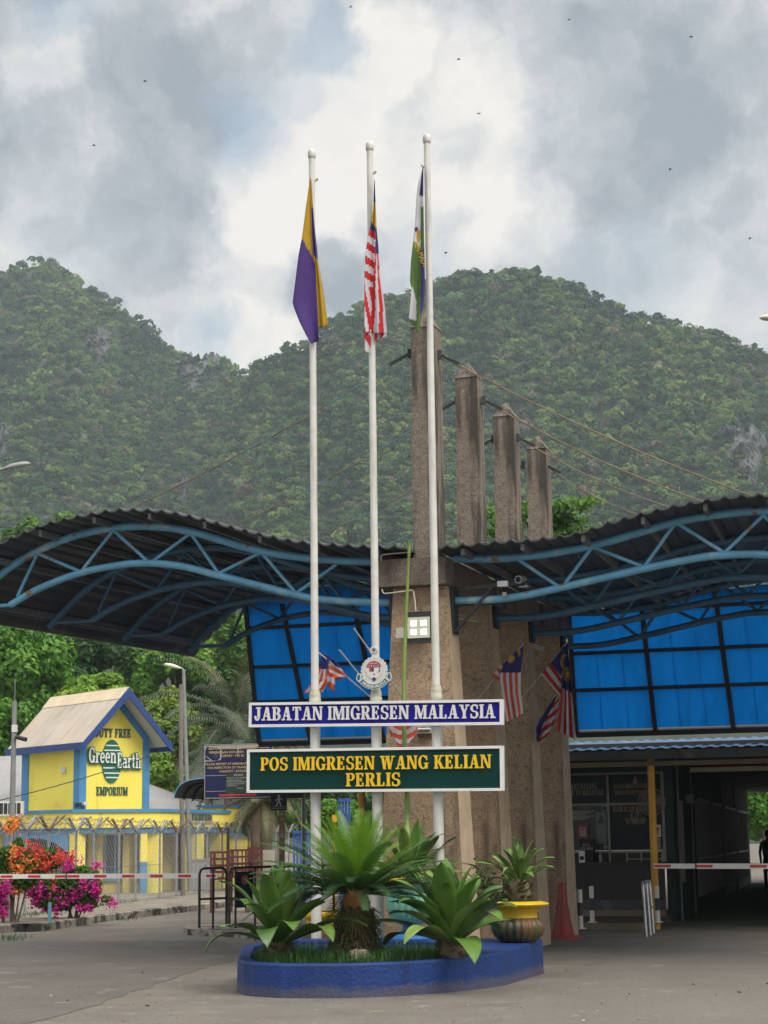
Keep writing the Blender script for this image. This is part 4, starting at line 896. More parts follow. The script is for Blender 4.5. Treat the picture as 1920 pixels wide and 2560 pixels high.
for i in range(34):
    for rr, off in ((23, 0), (29, .5)):
        a = 2 * math.pi * (i + off) / 34; da = .6 if a < math.pi else -.6
        c = np.array([rr * math.cos(a), rr * math.sin(a)]); d = np.array([math.cos(a + da), math.sin(a + da)]); n_ = np.array([-d[1], d[0]])
        b.prism([tuple((c - d * 1.9) * k), tuple((c + n_ * .55) * k), tuple((c + d * 1.9) * k), tuple((c - n_ * .55) * k)], .02, .0225, ef)
b.build('wreath', None, T)
b = MB().mat(m_pale); b.prism(circ(0, .5 * k, 19.5 * k), .0205, .025, ef)
b.mat(m_crim); b.prism([(18.3 * k * math.cos(a), (7 + 15.5 * math.sin(a)) * k) for a in [math.pi * i / 20 for i in range(21)]], .0255, .028, ef); b.box(-11.5 * k, -5.2 * k, -2.6 * k, 7.0 * k, .0252, .0278, ef)
b.mat(m_navy); b.box(-5 * k, 0, -2.6 * k, 6.6 * k, .0252, .0276, ef); b.mat(m_teal); b.prism([(12 * k, 1 * k), (17.5 * k, 1 * k), (12 * k, -8 * k)], .0252, .0276, ef); b.prism(circ(14.5 * k, 4.2 * k, 2 * k, 8), .0252, .0275, ef)
b.mat(m_navy); b.prism(circ(0, -9.5 * k, 2 * k, 8), .0252, .0275, ef); b.prism([(rr * k * math.cos(a) , (-21 + rr * math.sin(a)) * k) for a, rr in [(math.pi * i / 7, 6 if i % 2 else 3.6) for i in range(14)]], .0228, .026, ef)
b.mat(m_pale)
for i in range(5): b.box((-12 + i * 5.8) * k, (-11 + i * 5.8) * k, 8.5 * k, 12.6 * k, .0282, .03, ef)
for i in range(9): b.box((-10 + i * 2.3) * k, (-8.6 + i * 2.3) * k, (15.2 + .7 * (i % 3)) * k, (17.4 + .5 * (i % 2)) * k, .0282, .03, ef)
b.build('shield', None, T)
b = MB().mat(m_pale); b.prism(circ(0, 48 * k, 10.5 * k, 24), 0, .018, ef); b.mat(m_dkmetal); b.prism(circ(0, 48 * k, 8.6 * k, 24), .0182, .02, ef); b.mat(m_pale); b.prism(circ(0, 49.2 * k, 8.2 * k, 24), .0202, .0215, ef); b.mat(m_dkmetal)
b.prism([((7.2 if i % 2 else 3.2) * k * math.cos(math.pi * i / 14), (49.4 + (7.2 if i % 2 else 3.2) * math.sin(math.pi * i / 14)) * k) for i in range(28)], .0217, .023, ef)
b.mat(m_pale); b.box(-5 * k, 5 * k, 33 * k, 39 * k, .004, .016, ef); b.build('star_and_crescent', None, T)
b = MB()
def arc_strip(r1, r2, a0, a1, w0, w1, n=30):
    for p in ring(0, 0, r2 * k, r2 * k, (r2 - r1) * k, (r2 - r1) * k, a0, a1, n): b.prism(p, w0, w1, ef)
b.mat(m_pale); arc_strip(32, 46, 214, 326, .021, .027); b.mat(m_teal); arc_strip(33.5, 44.5, 216, 324, .0272, .029)
for sg in (-1, 1):
    c = np.array([sg * 37.5, -15.]); b.mat(m_pale); b.prism([tuple((c + np.array(p) * [sg, 1]) * k) for p in [(-6, -6), (2, -12), (8, -4), (5, 8), (-3, 9), (-5, 3)]], .0205, .0275, ef); b.mat(m_teal); b.prism([tuple((c + np.array(p) * [sg, 1]) * k) for p in [(-3.5, -4), (2, -9), (5.8, -3), (3.5, 6), (-2, 6.8), (-2.5, 2)]], .0277, .0295, ef)
rb = b.build('ribbon', None, T)
b = MB().mat(m_pale); tx = 'IMIGRESEN MALAYSIA'
for i, ch in enumerate(tx):
    a = R(222 + 96 * (i + .5) / len(tx)); rr = 42.6 * k; o = ef(rr * math.cos(a), rr * math.sin(a), .029)
    up = np.array([-math.cos(a), -math.sin(a)]); rt = np.array([up[1], -up[0]])
    if ch != ' ': sans(b, ch, frame(o, BX * rt[0] + np.array([0, 0, rt[1]]), BX * up[0] + np.array([0, 0, up[1]]), -AX), 7.4 * k, bold=.03, depth=.002, wx=.75)
b.build('lettering', None, rb)

# ------------------------------------------------------------------ cloth
def cl(name, c): return M(name, c, .75, .10, 6, transl=.35)
c_yel = cl('yellow cloth', (.52, .33, .02)); c_pur = cl('purple cloth', (.075, .035, .22)); c_red = cl('red cloth', (.55, .022, .03)); c_whi = cl('white cloth', (.62, .61, .66)); c_blu = cl('navy cloth', (.020, .028, .17)); c_grn = cl('green cloth', (.095, .19, .045)); c_org = cl('faded red cloth', (.62, .10, .045)); c_nav = cl('violet cloth', (.05, .035, .19))
def poly_at(pts, v):
    a = np.array(pts, float); d = np.concatenate([[0], np.cumsum(np.linalg.norm(np.diff(a, axis=0), axis=1))]); d /= d[-1]
    return np.array([np.interp(v, d, a[:, 0]), np.interp(v, d, a[:, 1])])
def cloth(mb, conv, Y, Lp, Rp, d0, d1, fn, nu=10, nv__=46, amp=.02, wv_=2.0, ph=0.):
    """ruled sheet between two edges given on the picture; conv maps to picture pixels, Y is its distance; folds come from depth"""
    g = [[None] * (nu + 1) for _ in range(nv__ + 1)]; xy = [[None] * (nu + 1) for _ in range(nv__ + 1)]
    for j in range(nv__ + 1):
        v = j / nv__; l_ = poly_at(Lp, v); r_ = poly_at(Rp, v)
        for i in range(nu + 1):
            u = i / nu; p = l_ + (r_ - l_) * u; dep = d0 + (d1 - d0) * u + amp * math.sin(wv_ * math.pi * u + ph + 1.5 * v) * (.3 + v)
            xy[j][i] = p; g[j][i] = at(*conv(*p), Y - dep)
    o = len(mb.v); n_ = nu + 1; mb.v.extend([tuple(p) for r_ in g for p in r_]); mb.smooth = True
    for j in range(nv__):
        for i in range(nu):
            c = (xy[j][i] + xy[j + 1][i + 1]) / 2; mb.mat(fn(c[0], c[1], (i + .5) / nu, (j + .5) / nv__)); mb.face([o + j * n_ + i, o + j * n_ + i + 1, o + (j + 1) * n_ + i + 1, o + (j + 1) * n_ + i])
    mb.smooth = False
def thick(o, t=.004):
    m = o.modifiers.new('thickness', 'SOLIDIFY'); m.thickness = t; m.offset = 0; return o
z7 = lambda x, y: (680 + x / 3.77, 320 + y / 3.77)
gF = 'limp flags on the flagpoles'
YP = [float(st(s, PT_)[1]) for s, _ in PS]
b = MB(); A_L = [(360, 470), (320, 750), (285, 1020), (250, 1200), (220, 1440), (195, 1640), (205, 1690), (260, 1830), (330, 1970), (370, 2032)]; A_R = [(366, 470), (372, 740), (378, 1000), (388, 1180), (412, 1290), (425, 1600), (438, 1880), (440, 2006)]
cloth(b, z7, YP[0], A_L, A_R, .10, .12, lambda x, y, u, v: c_yel if y < 1035 + (x - 280) * 1.9 else c_pur, 14, 60, .03, 1.6)
cloth(b, z7, YP[0], A_R[:-1] + [(440, 1890)], [(368, 470), (386, 740), (402, 950), (426, 1150), (432, 1250), (470, 1450), (500, 1650), (527, 1850), (524, 1868)], .115, .06, lambda x, y, u, v: c_yel if y < 745 or y > 1200 + u * 50 else c_pur, 10, 60, .035, 2.4, 2)
p0 = at(*z7(366, 900), YP[0]); thick(b.build('flag', None, None, p0, 'limp flag in yellow and purple hanging from the left flagpole', 'flag', gF))
b = MB(); xf = lambda y: np.interp(y, [900, 980, 1200, 1400, 1500, 1700, 1930], [985, 975, 972, 960, 953, 940, 905])
def mfn(x, y, u, v):
    if y < 700: return c_blu
    if y < 890 + (x - 937) * 1.3: return c_yel
    if x < xf(y) and y < 1500:
        q = y - .62 * (x - 880)
        if q < 925: return c_blu
        return c_red if int((q - 925) // 70) % 2 == 0 else c_whi
    if y < 1190: return c_blu
    if x < xf(y): return c_red if int((y - 5.5 * (x - 880)) // 190) % 2 == 0 else c_whi
    w = (x - xf(y)) / (np.interp(y, [1190, 1400, 1700, 1940], [1006, 1022, 1065, 1085]) - xf(y)); return c_red if int(w * 3.6) % 2 == 0 else c_whi
cloth(b, z7, YP[1], [(964, 490), (955, 760), (937, 890), (915, 980), (890, 1120), (880, 1200), (872, 1360), (872, 1500), (870, 1700), (872, 1925)], [(967, 490), (975, 700), (985, 950), (1003, 1120), (1006, 1200), (1022, 1380), (1045, 1540), (1065, 1700), (1085, 1945)], .10, .09, mfn, 22, 90, .035, 3.2)
cloth(b, z7, YP[1], [(871, 1900), (875, 2000), (873, 2105)], [(935, 1900), (930, 2020), (928, 2140)], .06, .07, lambda x, y, u, v: c_red if int((y - 1.6 * (x - 880)) // 105) % 2 == 0 else c_whi, 8, 14, .01)
cloth(b, z7, YP[1], [(965, 1935), (968, 1990), (978, 2015)], [(1084, 1945), (1070, 1965), (1040, 1975)], .05, .05, lambda x, y, u, v: c_red if int(u * 4) % 2 == 0 else c_whi, 8, 6, .01)
p0 = at(*z7(966, 900), YP[1]); thick(b.build('flag', None, None, p0, 'limp red and white striped flag with blue canton on the middle flagpole', 'flag', gF))
b = MB()
def ifn(x, y, u, v):
    if y < 640 and x > 1420 - (y - 380) * .13: return c_nav
    if y > 1140 and x > 1402 + max(0, (y - 1600)) * -.06 and y < 1745: return c_nav
    if y > 1500 and x < 1372 - (y - 1800) * .05 and x < 1315 + (y - 1510) * .28 + 12 and y < 1800 - (x - 1300) * -.3 and x < 1362: return c_whi
    if y < 1060 + (x - 1335) * 1.2 and not (x > 1402 and y > 740): 
        return c_yel if (x - 1378) ** 2 / 18 ** 2 + (y - 1020) ** 2 / 62 ** 2 < 1 else (c_nav if (x - 1362) ** 2 / 16 ** 2 + (y - 955) ** 2 / 24 ** 2 < 1 else c_whi)
    return c_grn
cloth(b, z7, YP[2], [(1420, 370), (1375, 540), (1362, 650), (1350, 900), (1330, 1080), (1310, 1250), (1300, 1440), (1315, 1510), (1300, 1700), (1288, 1795)], [(1426, 370), (1427, 650), (1433, 1000), (1438, 1200), (1442, 1450), (1437, 1600), (1412, 1745), (1386, 1940)], .05, .10, ifn, 22, 90, .03, 2.4)
fo_ = thick(b.build('flag', None, None, at(*z7(1420, 900), YP[2]), 'limp green and white flag with yellow lettering on the right flagpole', 'flag', gF))
b = MB().mat(c_yel); a_ = at(*z7(1332, 1085), YP[2] - .17); e_ = at(*z7(1402, 1255), YP[2] - .17); U = nv(e_ - a_); Vv = nv(np.cross(np.cross(U, (0, 1, 0)), U)) ; Vv = nv(np.cross((0, 1, 0), U)) * -1
if Vv[2] < 0: Vv = -Vv
sans(b, 'SEN MALA', frame(a_, U, Vv, (0, -1, 0)), .075, align='LEFT', bold=.02, wx=.72); b.build('lettering', None, fo_)

# flags on slanted staffs fixed to the pillars
m_staff = M('grey steel staff', (.42, .42, .43), .4, .1, 5, metal=.5)
zA = lambda x, y: (940 + x / 3.072, 1380 + y / 3.072); zB = lambda x, y: (550 + x / 2.212, 1550 + y / 2.212)
gS = 'flags on slanted staffs on the pillars'
def star(cx, cy, r1, r2, n=14): return lambda x, y: math.hypot(x - cx, y - cy) < (r1 if int(((math.atan2(y - cy, x - cx) + 7) * n * 2 / 6.2832)) % 2 else r2)
st1 = star(1035, 818, 36, 20)
def f1(x, y, u, v):
    if y < 926:
        if st1(x, y): return c_yel
        if math.hypot(x - 1074, y - 772) < 34 and math.hypot(x - 1062, y - 786) > 31: return c_yel
        return c_blu
    return c_whi if int(u * 7) % 2 == 0 else c_org
def staffed(label, Y, staff, conv, sheets, group=gS):
    p = at(*conv(*staff[0]), Y); q = at(*conv(*staff[1]), Y - .25); T = thing('flag_on_staff', label, 'flag', p, group)
    b = MB().mat(m_staff); b.tube([p, q], .011, 8); b.build('staff', None, T)
    if sheets:
        b = MB()
        for s in sheets: cloth(b, conv, Y - .15, *s[:4], s[4], **(s[5] if len(s) > 5 else {}))
        thick(b.build('cloth', None, T), .003)
staffed('striped flag with yellow star on a slanted staff nearest the blue sign end', 26.6, [(775, 1140), (1134, 703)], zA, [
    ([(1003, 815), (955, 930), (950, 985), (972, 1130), (1002, 1305)], [(1134, 722), (1112, 925), (1110, 1060), (1132, 1240)], .05, .10, f1, dict(nu=28, nv__=60, amp=.03, wv_=3)),
    ([(1000, 820), (930, 900), (890, 955)], [(1000, 850), (960, 960), (945, 990)], .0, .02, lambda x, y, u, v: c_org if int(v * 6) % 2 else c_whi, dict(nu=6, nv__=18, amp=.01))])
st2 = star(1472, 940, 52, 20)
def f2(x, y, u, v):
    if y < 1040 + (x - 1420) * .5:
        if st2(x, y): return c_yel
        if math.hypot((x - 1450), (y - 845) * .6) < 34 and math.hypot(x - 1464, (y - 845) * .6) > 30: return c_yel
        return c_blu
    return c_red if int(u * 6) % 2 == 0 else c_whi
staffed('darker crumpled striped flag on the slanted staff beside the blue lean-to roof', 29.0, [(1118, 1125), (1478, 682)], zA, [
    ([(1345, 850), (1425, 960), (1420, 1120), (1392, 1370)], [(1470, 690), (1495, 980), (1505, 1100), (1535, 1445)], .06, .10, f2, dict(nu=26, nv__=60, amp=.05, wv_=4)),
    ([(1450, 715), (1345, 845), (1265, 938)], [(1470, 800), (1432, 960), (1415, 1112)], .0, .03, lambda x, y, u, v: c_blu if v < .38 else (c_red if int((v - .38) * 9) % 2 == 0 else c_whi), dict(nu=8, nv__=34, amp=.02)),
    ([(1375, 1110), (1270, 1270), (1230, 1350), (1235, 1455)], [(1410, 1130), (1390, 1250), (1345, 1370), (1275, 1462)], -.02, .02, lambda x, y, u, v: c_blu if u < .3 else (c_red if int(v * 7 + u * 3) % 2 == 0 else c_whi), dict(nu=12, nv__=34, amp=.05, wv_=3))])
staffed('folded striped flag on a slanted staff behind the left flagpole over the blue sign', 25.3, [(838, 432), (508, 148)], zB, [
    ([(560, 185), (556, 260), (525, 330), (462, 405)], [(610, 200), (590, 280), (600, 340), (568, 402)], .03, .05, lambda x, y, u, v: c_blu if v < .36 else (c_org if int((v - .36) * 1 + u * 5) % 2 == 0 else c_whi), dict(nu=14, nv__=40, amp=.03, wv_=3)),
    ([(600, 200), (590, 260), (600, 290), (580, 350)], [(640, 230), (708, 318), (640, 330), (630, 398)], .0, .03, lambda x, y, u, v: c_blu if v < .2 else (c_org if int(v * 7) % 2 == 0 else c_whi), dict(nu=10, nv__=34, amp=.03, wv_=3))])
staffed('drooping striped flag below the blue sign in front of the nearest pillar', 24.7, [(1010, 425), (740, 45)], zB, [
    ([(925, 560), (945, 640), (990, 705)], [(1100, 570), (1085, 630), (1020, 706)], .05, .05, lambda x, y, u, v: c_org if int((math.hypot(x - 1010, (y - 540)) ) // 24) % 2 == 0 else c_whi, dict(nu=20, nv__=20, amp=.05, wv_=2))])
staffed('bare slanted steel staff pointing up left beside the crest', 25.2, [(840, 388), (658, 163)], zB, None)

# ------------------------------------------------------------------ plants in and behind the planter
m_ag = [M('agave leaf green', (.085, .175, .030), .45, .25, 3, transl=.12, spec=.3, stains=[((.30, .23, .09), 4.5, .66, .05), ((.15, .24, .05), 1.5, .58, .12)]), M('pale agave leaf', (.155, .25, .055), .45, .25, 3, transl=.12, stains=[((.30, .23, .09), 4.5, .64, .05)]), M('deep agave leaf', (.045, .11, .022), .42, .25, 3, transl=.1)]
m_dead = M('dry leaf stubs', (.10, .085, .045), .9, .3, 8)
def agave_leaf(mat, o, az, el, L, Wd, curl, fold=.35, tip=0.):
    b = MB().mat(mat); h = np.array([math.cos(az), math.sin(az), 0]); side = np.array([-h[1], h[0], 0]); n = 13; p = np.asarray(o, float); a = el; rowsT = []; rowsB = []
    tw = math.sin(az * 37.1 + L * 91) * .55; wob = math.cos(az * 53.7) * 3.1
    for i in range(n + 1):
        f = i / n; sm = min(1, f / .55); w = Wd * (.52 + .58 * sm * sm * (3 - 2 * sm)) * (1 if f < .55 else max(.02, (1 - ((f - .55) / .45) ** 2.1) ** .9))
        d = h * math.cos(a) + np.array([0, 0, math.sin(a)]); up = np.cross(d, side); up = up if up[2] * math.cos(a) >= -1e-6 or True else -up
        up = -np.cross(side, d) if np.cross(d, side) @ (np.array([0, 0, 1]) * math.cos(a) - h * math.sin(a)) < 0 else np.cross(d, side)
        th = .010 * (1 - f) + .002; fo = fold * (1 - .45 * f)
        T_r = []; B_r = []
        for k in range(5):
            x = (k - 2) / 2; q = p + side * w * .5 * x + up * (abs(x) ** 1.6 * w * .5 * fo + .012 * x * math.sin(f * 9 + wob + x))
            T_r.append(q + up * th * (1 - abs(x))); B_r.append(q - up * th * (1.2 - abs(x)))
        rowsT.append(T_r); rowsB.append(B_r)
        a -= curl / n * (.1 + 1.8 * f * f + .5 * f) + (tip / n if f > .6 else 0); p = p + d * L / n; az2 = az + tw * f * f; h = np.array([math.cos(az2), math.sin(az2), 0]); side = np.array([-h[1], h[0], 0]) * math.cos(.35 * tw * f) + np.array([0, 0, 1]) * math.sin(.35 * tw * f)
    b.grid([t_ + bb[::-1] + t_[:1] for t_, bb in zip(rowsT, rowsB)]); return b
def agave(name, label, px, py, Y, zb, L, Wd, nl, seed, group='large agaves at the flagpoles', stub=True, els=(85, 20), over=None, sq=1.0):
    r = random.Random(seed); c = at(px, py, Y); c[2] = zb; T = thing(name, label, 'agave', c, group)
    if stub:
        b = MB().mat(m_dead); b.lathe([(.13, -.02), (.15, .06), (.13, .16), (.07, .24)], c, 14)
        for k in range(46):
            a = r.uniform(0, 6.28); z = r.uniform(.01, .2); rr = .135 - .15 * (z - .1) ** 2; q = c + np.array([rr * math.cos(a), rr * math.sin(a), z]); d = np.array([math.cos(a), math.sin(a), .35]); sd = np.array([-math.sin(a), math.cos(a), 0])
            b.add([q - sd * .035, q + sd * .035, q + sd * .022 + d * .055, q - sd * .022 + d * .055, q + np.array([0, 0, -.03])], [(0, 1, 2, 3), (0, 4, 1), (1, 4, 2), (3, 2, 4), (0, 3, 4)])
        b.build('stump', None, T)
    top = c + np.array([0, 0, .16 if stub else .02])
    for i in range(nl):
        f = i / (nl - 1); az = i * 2.39996 + seed + r.uniform(-.35, .35); el = R(els[0] + (els[1] - els[0]) * f ** .95) + r.uniform(-.14, .14)
        l_ = L * r.uniform(.84, 1.12) * (.80 + .26 * f); mt_ = m_ag[2 if r.random() < .25 else (1 if r.random() < .3 else 0)]
        q = top + np.array([math.cos(az), math.sin(az), 0]) * .05 * f + np.array([0, 0, .08 * (1 - f)])
        agave_leaf(mt_, q, az, el, l_, Wd * r.uniform(.85, 1.1), R(20 + 85 * f) * r.uniform(.6, 1.3), .42 - .2 * f, R(40) * f * r.uniform(-.4, 1.6)).build('leaf', None, T)
    return T
agave('agave', 'big broad leaved agave at the left end of the blue planter', 697, 2380, 20.95, .33, .92, .21, 30, 1)
agave('agave', 'big broad leaved agave at the right end of the blue planter', 1130, 2392, 20.80, .33, 1.0, .22, 31, 2.2)
T3 = agave('agave', 'agave in the green urn with a tall green flower stalk', 1025, 2180, 23.75, 1.02, .90, .14, 20, 4.1, stub=False)
m_stk = M('flower stalk', (.20, .30, .07), .5, .15, 4)
b = MB().mat(m_stk); sp = crv([at(1019, 2170, 23.8), at(1018, 2000, 24.25), at(1010, 1800, 24.3), at(1013, 1600, 24.3), at(1020, 1450, 24.25), at(1024, 1352, 24.2)], 10); ns = len(sp)
b.tube(sp, [.046 - .034 * (i / ns) ** .7 for i in range(ns)], 10)
for i in range(4, ns - 1, 1):
    for sd in (-1, 1):
        if rnd.random() < .75: b.add([sp[i], sp[i] + np.array([sd * .012, -.02, .0]), sp[i] + np.array([sd * (.04 - .02 * i / ns), -.015, .075])], [(0, 1, 2)])
b.tube(sp[-6:], [.013, .02, .022, .018, .012, .004], 8)
b.build('flower_stalk', None, T3)
agave('agave', 'small curly agave planted in the brown yellow rimmed urn', 1297, 2243, 22.72, .90, .52, .075, 28, 5.5, els=(86, 25))

# cycad
cy = at(890, 2370, 21.3); cy[2] = .27; T = thing('cycad', 'sago palm with feathery fronds on a shaggy trunk in the planter middle', 'cycad', cy)
m_cyt = M('cycad trunk', (.075, .05, .03), .95, .35, 14, .8, 30); m_cyo = M('rusty cycad crown fibre', (.30, .13, .035), .9, .3, 14, .6, 40); m_stub = M('olive leaf stubs', (.10, .11, .035), .7, .35, 10)
b = MB().mat(m_cyt); b.lathe([(.17, 0), (.2, .1), (.22, .25), (.21, .42), (.17, .58), (.1, .68)], cy, 18, flute=.05, nf=9); b.mat(m_cyo); b.lathe([(.15, .57), (.155, .66), (.10, .76), (.04, .80)], cy, 16, flute=.08, nf=8)
b.mat(m_stub)
for k in range(620):
    a = rnd.uniform(0, 6.28); z = rnd.uniform(.12, .62); rr = .20 + .03 * math.sin(z * 7); q = cy + np.array([rr * math.cos(a), rr * math.sin(a), z]); d = np.array([math.cos(a) * rnd.uniform(.3, 1), math.sin(a) * rnd.uniform(.3, 1), rnd.uniform(-1.6, .2)]); d = nv(d) * rnd.uniform(.05, .13); sd = nv(np.cross(d, (math.cos(a), math.sin(a), 0.3))) * .009
    b.add([q - sd, q + sd, q + d + sd * .4 + np.array([math.cos(a), math.sin(a), 0]) * .02, q + d - sd * .4], [(0, 1, 2, 3)])
b.build('trunk', None, T)
m_fr = [M('fresh cycad green', (.125, .255, .016), .4, .15, 5, transl=.3), M('cycad green', (.042, .115, .018), .4, .2, 5, transl=.22), M('old cycad green', (.020, .066, .020), .4, .2, 5, transl=.18)]
top = cy + np.array([0, 0, .74]); nf = 88
for i in range(nf):
    f = i / (nf - 1); az = i * 2.39996 + .4
    el = R(86 - 40 * f / .38 if f < .38 else 42 - (f - .38) / .62 * 36) + rnd.uniform(-.09, .09); L = (.94 if f < .38 else 1.22) * rnd.uniform(.9, 1.06)
    b = MB(); mm = m_fr[0] if f < .38 else (m_fr[1] if f < .68 else m_fr[2])
    frond(b, top + np.array([math.cos(az), math.sin(az), 0]) * .05, (math.cos(az) * math.cos(el), math.sin(az) * math.cos(el), math.sin(el)), L, R(14 + 26 * f) + rnd.uniform(0, .12), mm, mm, 52 if f < .38 else 66, .16, .0095 if f < .38 else .013, hang=.08 if f < .4 else .2, lift=.8)
    b.build('frond', None, T)

# urns
def urn(label, px, py, Y, zb, prof_body, prof_neck, prof_rim, mb_, mn_, mr_, ped=None, mp_=None, nf=22):
    c = at(px, py, Y); c[2] = zb; T = thing('urn', label, 'urn', c, 'garden urns by the pillars')
    b = MB().mat(mb_); b.lathe(prof_body, c, 132, flute=.035, nf=nf); b.build('bowl', None, T)
    if prof_neck: b = MB().mat(mn_); b.lathe(prof_neck, c, 48, flute=.01, nf=nf); b.build('neck', None, T)
    b = MB().mat(mr_); b.lathe(prof_rim, c, 48); b.build('rim', None, T)
    b = MB().mat(m_soil); b.lathe([(prof_rim[-1][0], prof_rim[-1][1] - .03), (0, prof_rim[-1][1] - .02)], c, 32); b.build('soil', None, T)
    if ped: b = MB().mat(mp_); b.lathe(ped, c, 40); b.build('pedestal', None, T)
    return T
m_urng = M('green patina glaze', (.17, .45, .34), .5, .18, 3, .2, 20, stains=[((.32, .48, .42), 3, .58, .1), ((.06, .17, .13), 2.4, .62, .08)])
m_urnb = M('worn brown green glaze', (.03, .036, .014), .5, .3, 3, .3, 20, stains=[((.12, .045, .015), 2.2, .50, .12, 1), ((.05, .12, .05), 2.6, .58, .1), ((.02, .018, .015), 5, .58, .1)])
m_urny = M('yellow urn paint', (.55, .36, .006), .5, .14, 4, .2, 20, stains=[((.42, .24, .01), 4, .62, .08)]); m_urnbl = M('bright blue pedestal', (.02, .14, .42), .5, .15, 3)
urn('green patina urn with yellow rim on a blue pedestal in front of the nearest pillar', 1028, 2330, 23.70, .0,
    [(.09, .56), (.16, .58), (.25, .66), (.295, .78), (.30, .88), (.27, .97)], [(.27, .965), (.25, 1.0), (.27, 1.06)], [(.27, 1.055), (.40, 1.09), (.43, 1.12), (.42, 1.14), (.34, 1.13)], m_urng, m_urng, m_urny,
    [(.36, .0), (.36, .34), (.33, .37), (.27, .40), (.24, .45), (.12, .50), (.095, .57)], m_urnbl)
urn('brown glazed fluted urn with broad yellow rim on the planter corner', 1296, 2343, 22.72, .395,
    [(.15, .0), (.20, .005), (.275, .07), (.31, .15), (.305, .21), (.26, .27), (.235, .285)], [(.235, .28), (.225, .32), (.25, .38), (.27, .40)], [(.25, .39), (.30, .40), (.365, .428), (.372, .442), (.36, .452), (.27, .475)], m_urnb, m_urny, m_urny)
U5 = urn('yellow rimmed urn mostly hidden behind the sago palm and the left flagpole', 806, 2330, 24.9, .0, [(.14, 0), (.26, .12), (.28, .32), (.2, .5)], [(.2, .49), (.2, .60)], [(.2, .59), (.26, .62), (.28, .68), (.24, .70)], m_urnb, m_urny, m_urny)
urn('yellow rimmed urn half hidden behind the third pillar beside the cone', 1395, 2300, 31.6, .0, [(.12, 0), (.25, .1), (.27, .3), (.2, .5)], [(.2, .49), (.2, .62)], [(.2, .61), (.30, .68), (.32, .72), (.25, .74)], m_urnb, m_urny, m_urny)
# fallen rock at the cycad's foot
b = MB().mat(M('pale rock', (.33, .27, .22), .9, .3, 4, .8, 15, stains=[((.10, .08, .06), 3, .55, .1)])); c = at(893, 2392, 20.75); c[2] = .27
g_ = []
for j in range(9):
    row = []
    for i in range(17):
        th = math.pi * j / 8; ph = 2 * math.pi * (i % 16) / 16; k_ = 1 + .22 * math.sin(3 * ph + 2 * th) + .15 * math.sin(5 * ph - 3 * th + 1); row.append(c + np.array([.19 * math.sin(th) * math.cos(ph), .13 * math.sin(th) * math.sin(ph), .02 + .12 * math.cos(th)]) * k_)
    g_.append(row)
b.grid(g_, smooth=False); b.build('rock', None, None, c, 'jagged pale rock in the grass at the foot of the sago palm', 'rock')
# thin creeper at the second pillar
b = MB().mat(m_bark); T = thing('climbing_plant', 'wispy climbing plant between the two agaves and the second pillar', 'plant', at(1250, 2300, 24.2))
pts = []
for k in range(16):
    p = [at(1250 + rnd.uniform(-14, 25), 2290, 24.3)]
    tx, ty = rnd.uniform(1185, 1300), rnd.uniform(2140, 2215)
    p = crv([p[0], at((1250 + tx) / 2 + rnd.uniform(-15, 15), 2235, 24.3), at(tx, ty, 24.3)], 5); b.tube(p, .0035, 4)
    for q in p[3:]: pts.append(q + NR.normal(size=(5, 3)) * .035)
b.build('stem', None, T); pts = np.concatenate(pts); v, q = leafquads(pts, NR.normal(size=pts.shape) + np.array([0, -.6, .5]), NR.uniform(.02, .04, len(pts)), 1.4); npmesh('leaves', v, q, LM['dark'], parent=T)
b = MB().mat(m_bark); T = thing('climbing_plant', 'tiny creeper rising behind the curly agave in the brown urn', 'plant', at(1295, 2200, 23.3)); p = crv([at(1290, 2240, 23.3), at(1302, 2160, 23.3), at(1290, 2095, 23.3)], 8); b.tube(p, .004, 4); b.build('stem', None, T)
pts = np.concatenate([q + NR.normal(size=(5, 3)) * .025 for q in p[6:]]); v, q = leafquads(pts, NR.normal(size=pts.shape) + np.array([0, -.6, .5]), NR.uniform(.025, .04, len(pts)), 1.4); npmesh('leaves', v, q, LM['dark'], parent=T)
# ------------------------------------------------------------------ yellow duty free shop
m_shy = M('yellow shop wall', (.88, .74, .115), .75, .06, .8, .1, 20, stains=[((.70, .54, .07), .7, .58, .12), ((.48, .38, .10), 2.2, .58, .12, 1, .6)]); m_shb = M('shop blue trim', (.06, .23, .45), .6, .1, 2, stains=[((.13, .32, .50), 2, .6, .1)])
m_shr = M('beige metal roof', (.40, .355, .30), .6, .14, .8, stains=[((.46, .36, .27), .7, .58, .15), ((.27, .26, .25), 1.3, .62, .1)]); m_shf = M('deep blue fascia', (.016, .05, .20), .5, .1, 2); m_sof = M('cream soffit', (.58, .54, .46), .8, .05, 2)
m_gr = M('grey shed roof', (.24, .24, .25), .6, .12, .8); m_dkwin = M('dark shop window', (.016, .019, .025), .5, .3, 2, spec=.12); m_pale = MATS['pale crest metal']
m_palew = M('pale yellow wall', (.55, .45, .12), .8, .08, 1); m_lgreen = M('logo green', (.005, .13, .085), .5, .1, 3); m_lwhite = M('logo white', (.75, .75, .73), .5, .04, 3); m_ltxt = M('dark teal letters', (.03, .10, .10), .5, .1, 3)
def hit(px, py, o, U):
    """where the ray through a picture point meets the vertical plane o + U: (u, z)"""
    n = np.array([U[1], -U[0], 0]); d = ray(px, py); k = ((o - CAM) @ n) / (d @ n); p = CAM + d * k
    return float((p - o) @ U), float(p[2])
Y_S = 56.0
pA = at(-230, 2030, 61); pB = at(182, 2030, Y_S); pCc = at(399, 2030, 56.6); pD = at(574, 2030, 61.5)
for p in (pA, pB, pCc, pD): p[2] = 0
SH = thing('duty_free_shop', 'yellow and blue duty free shop with gabled logo tower behind the fence', 'building', pB)
zp0, zp1, zp2 = 2.06, 2.50, 2.60
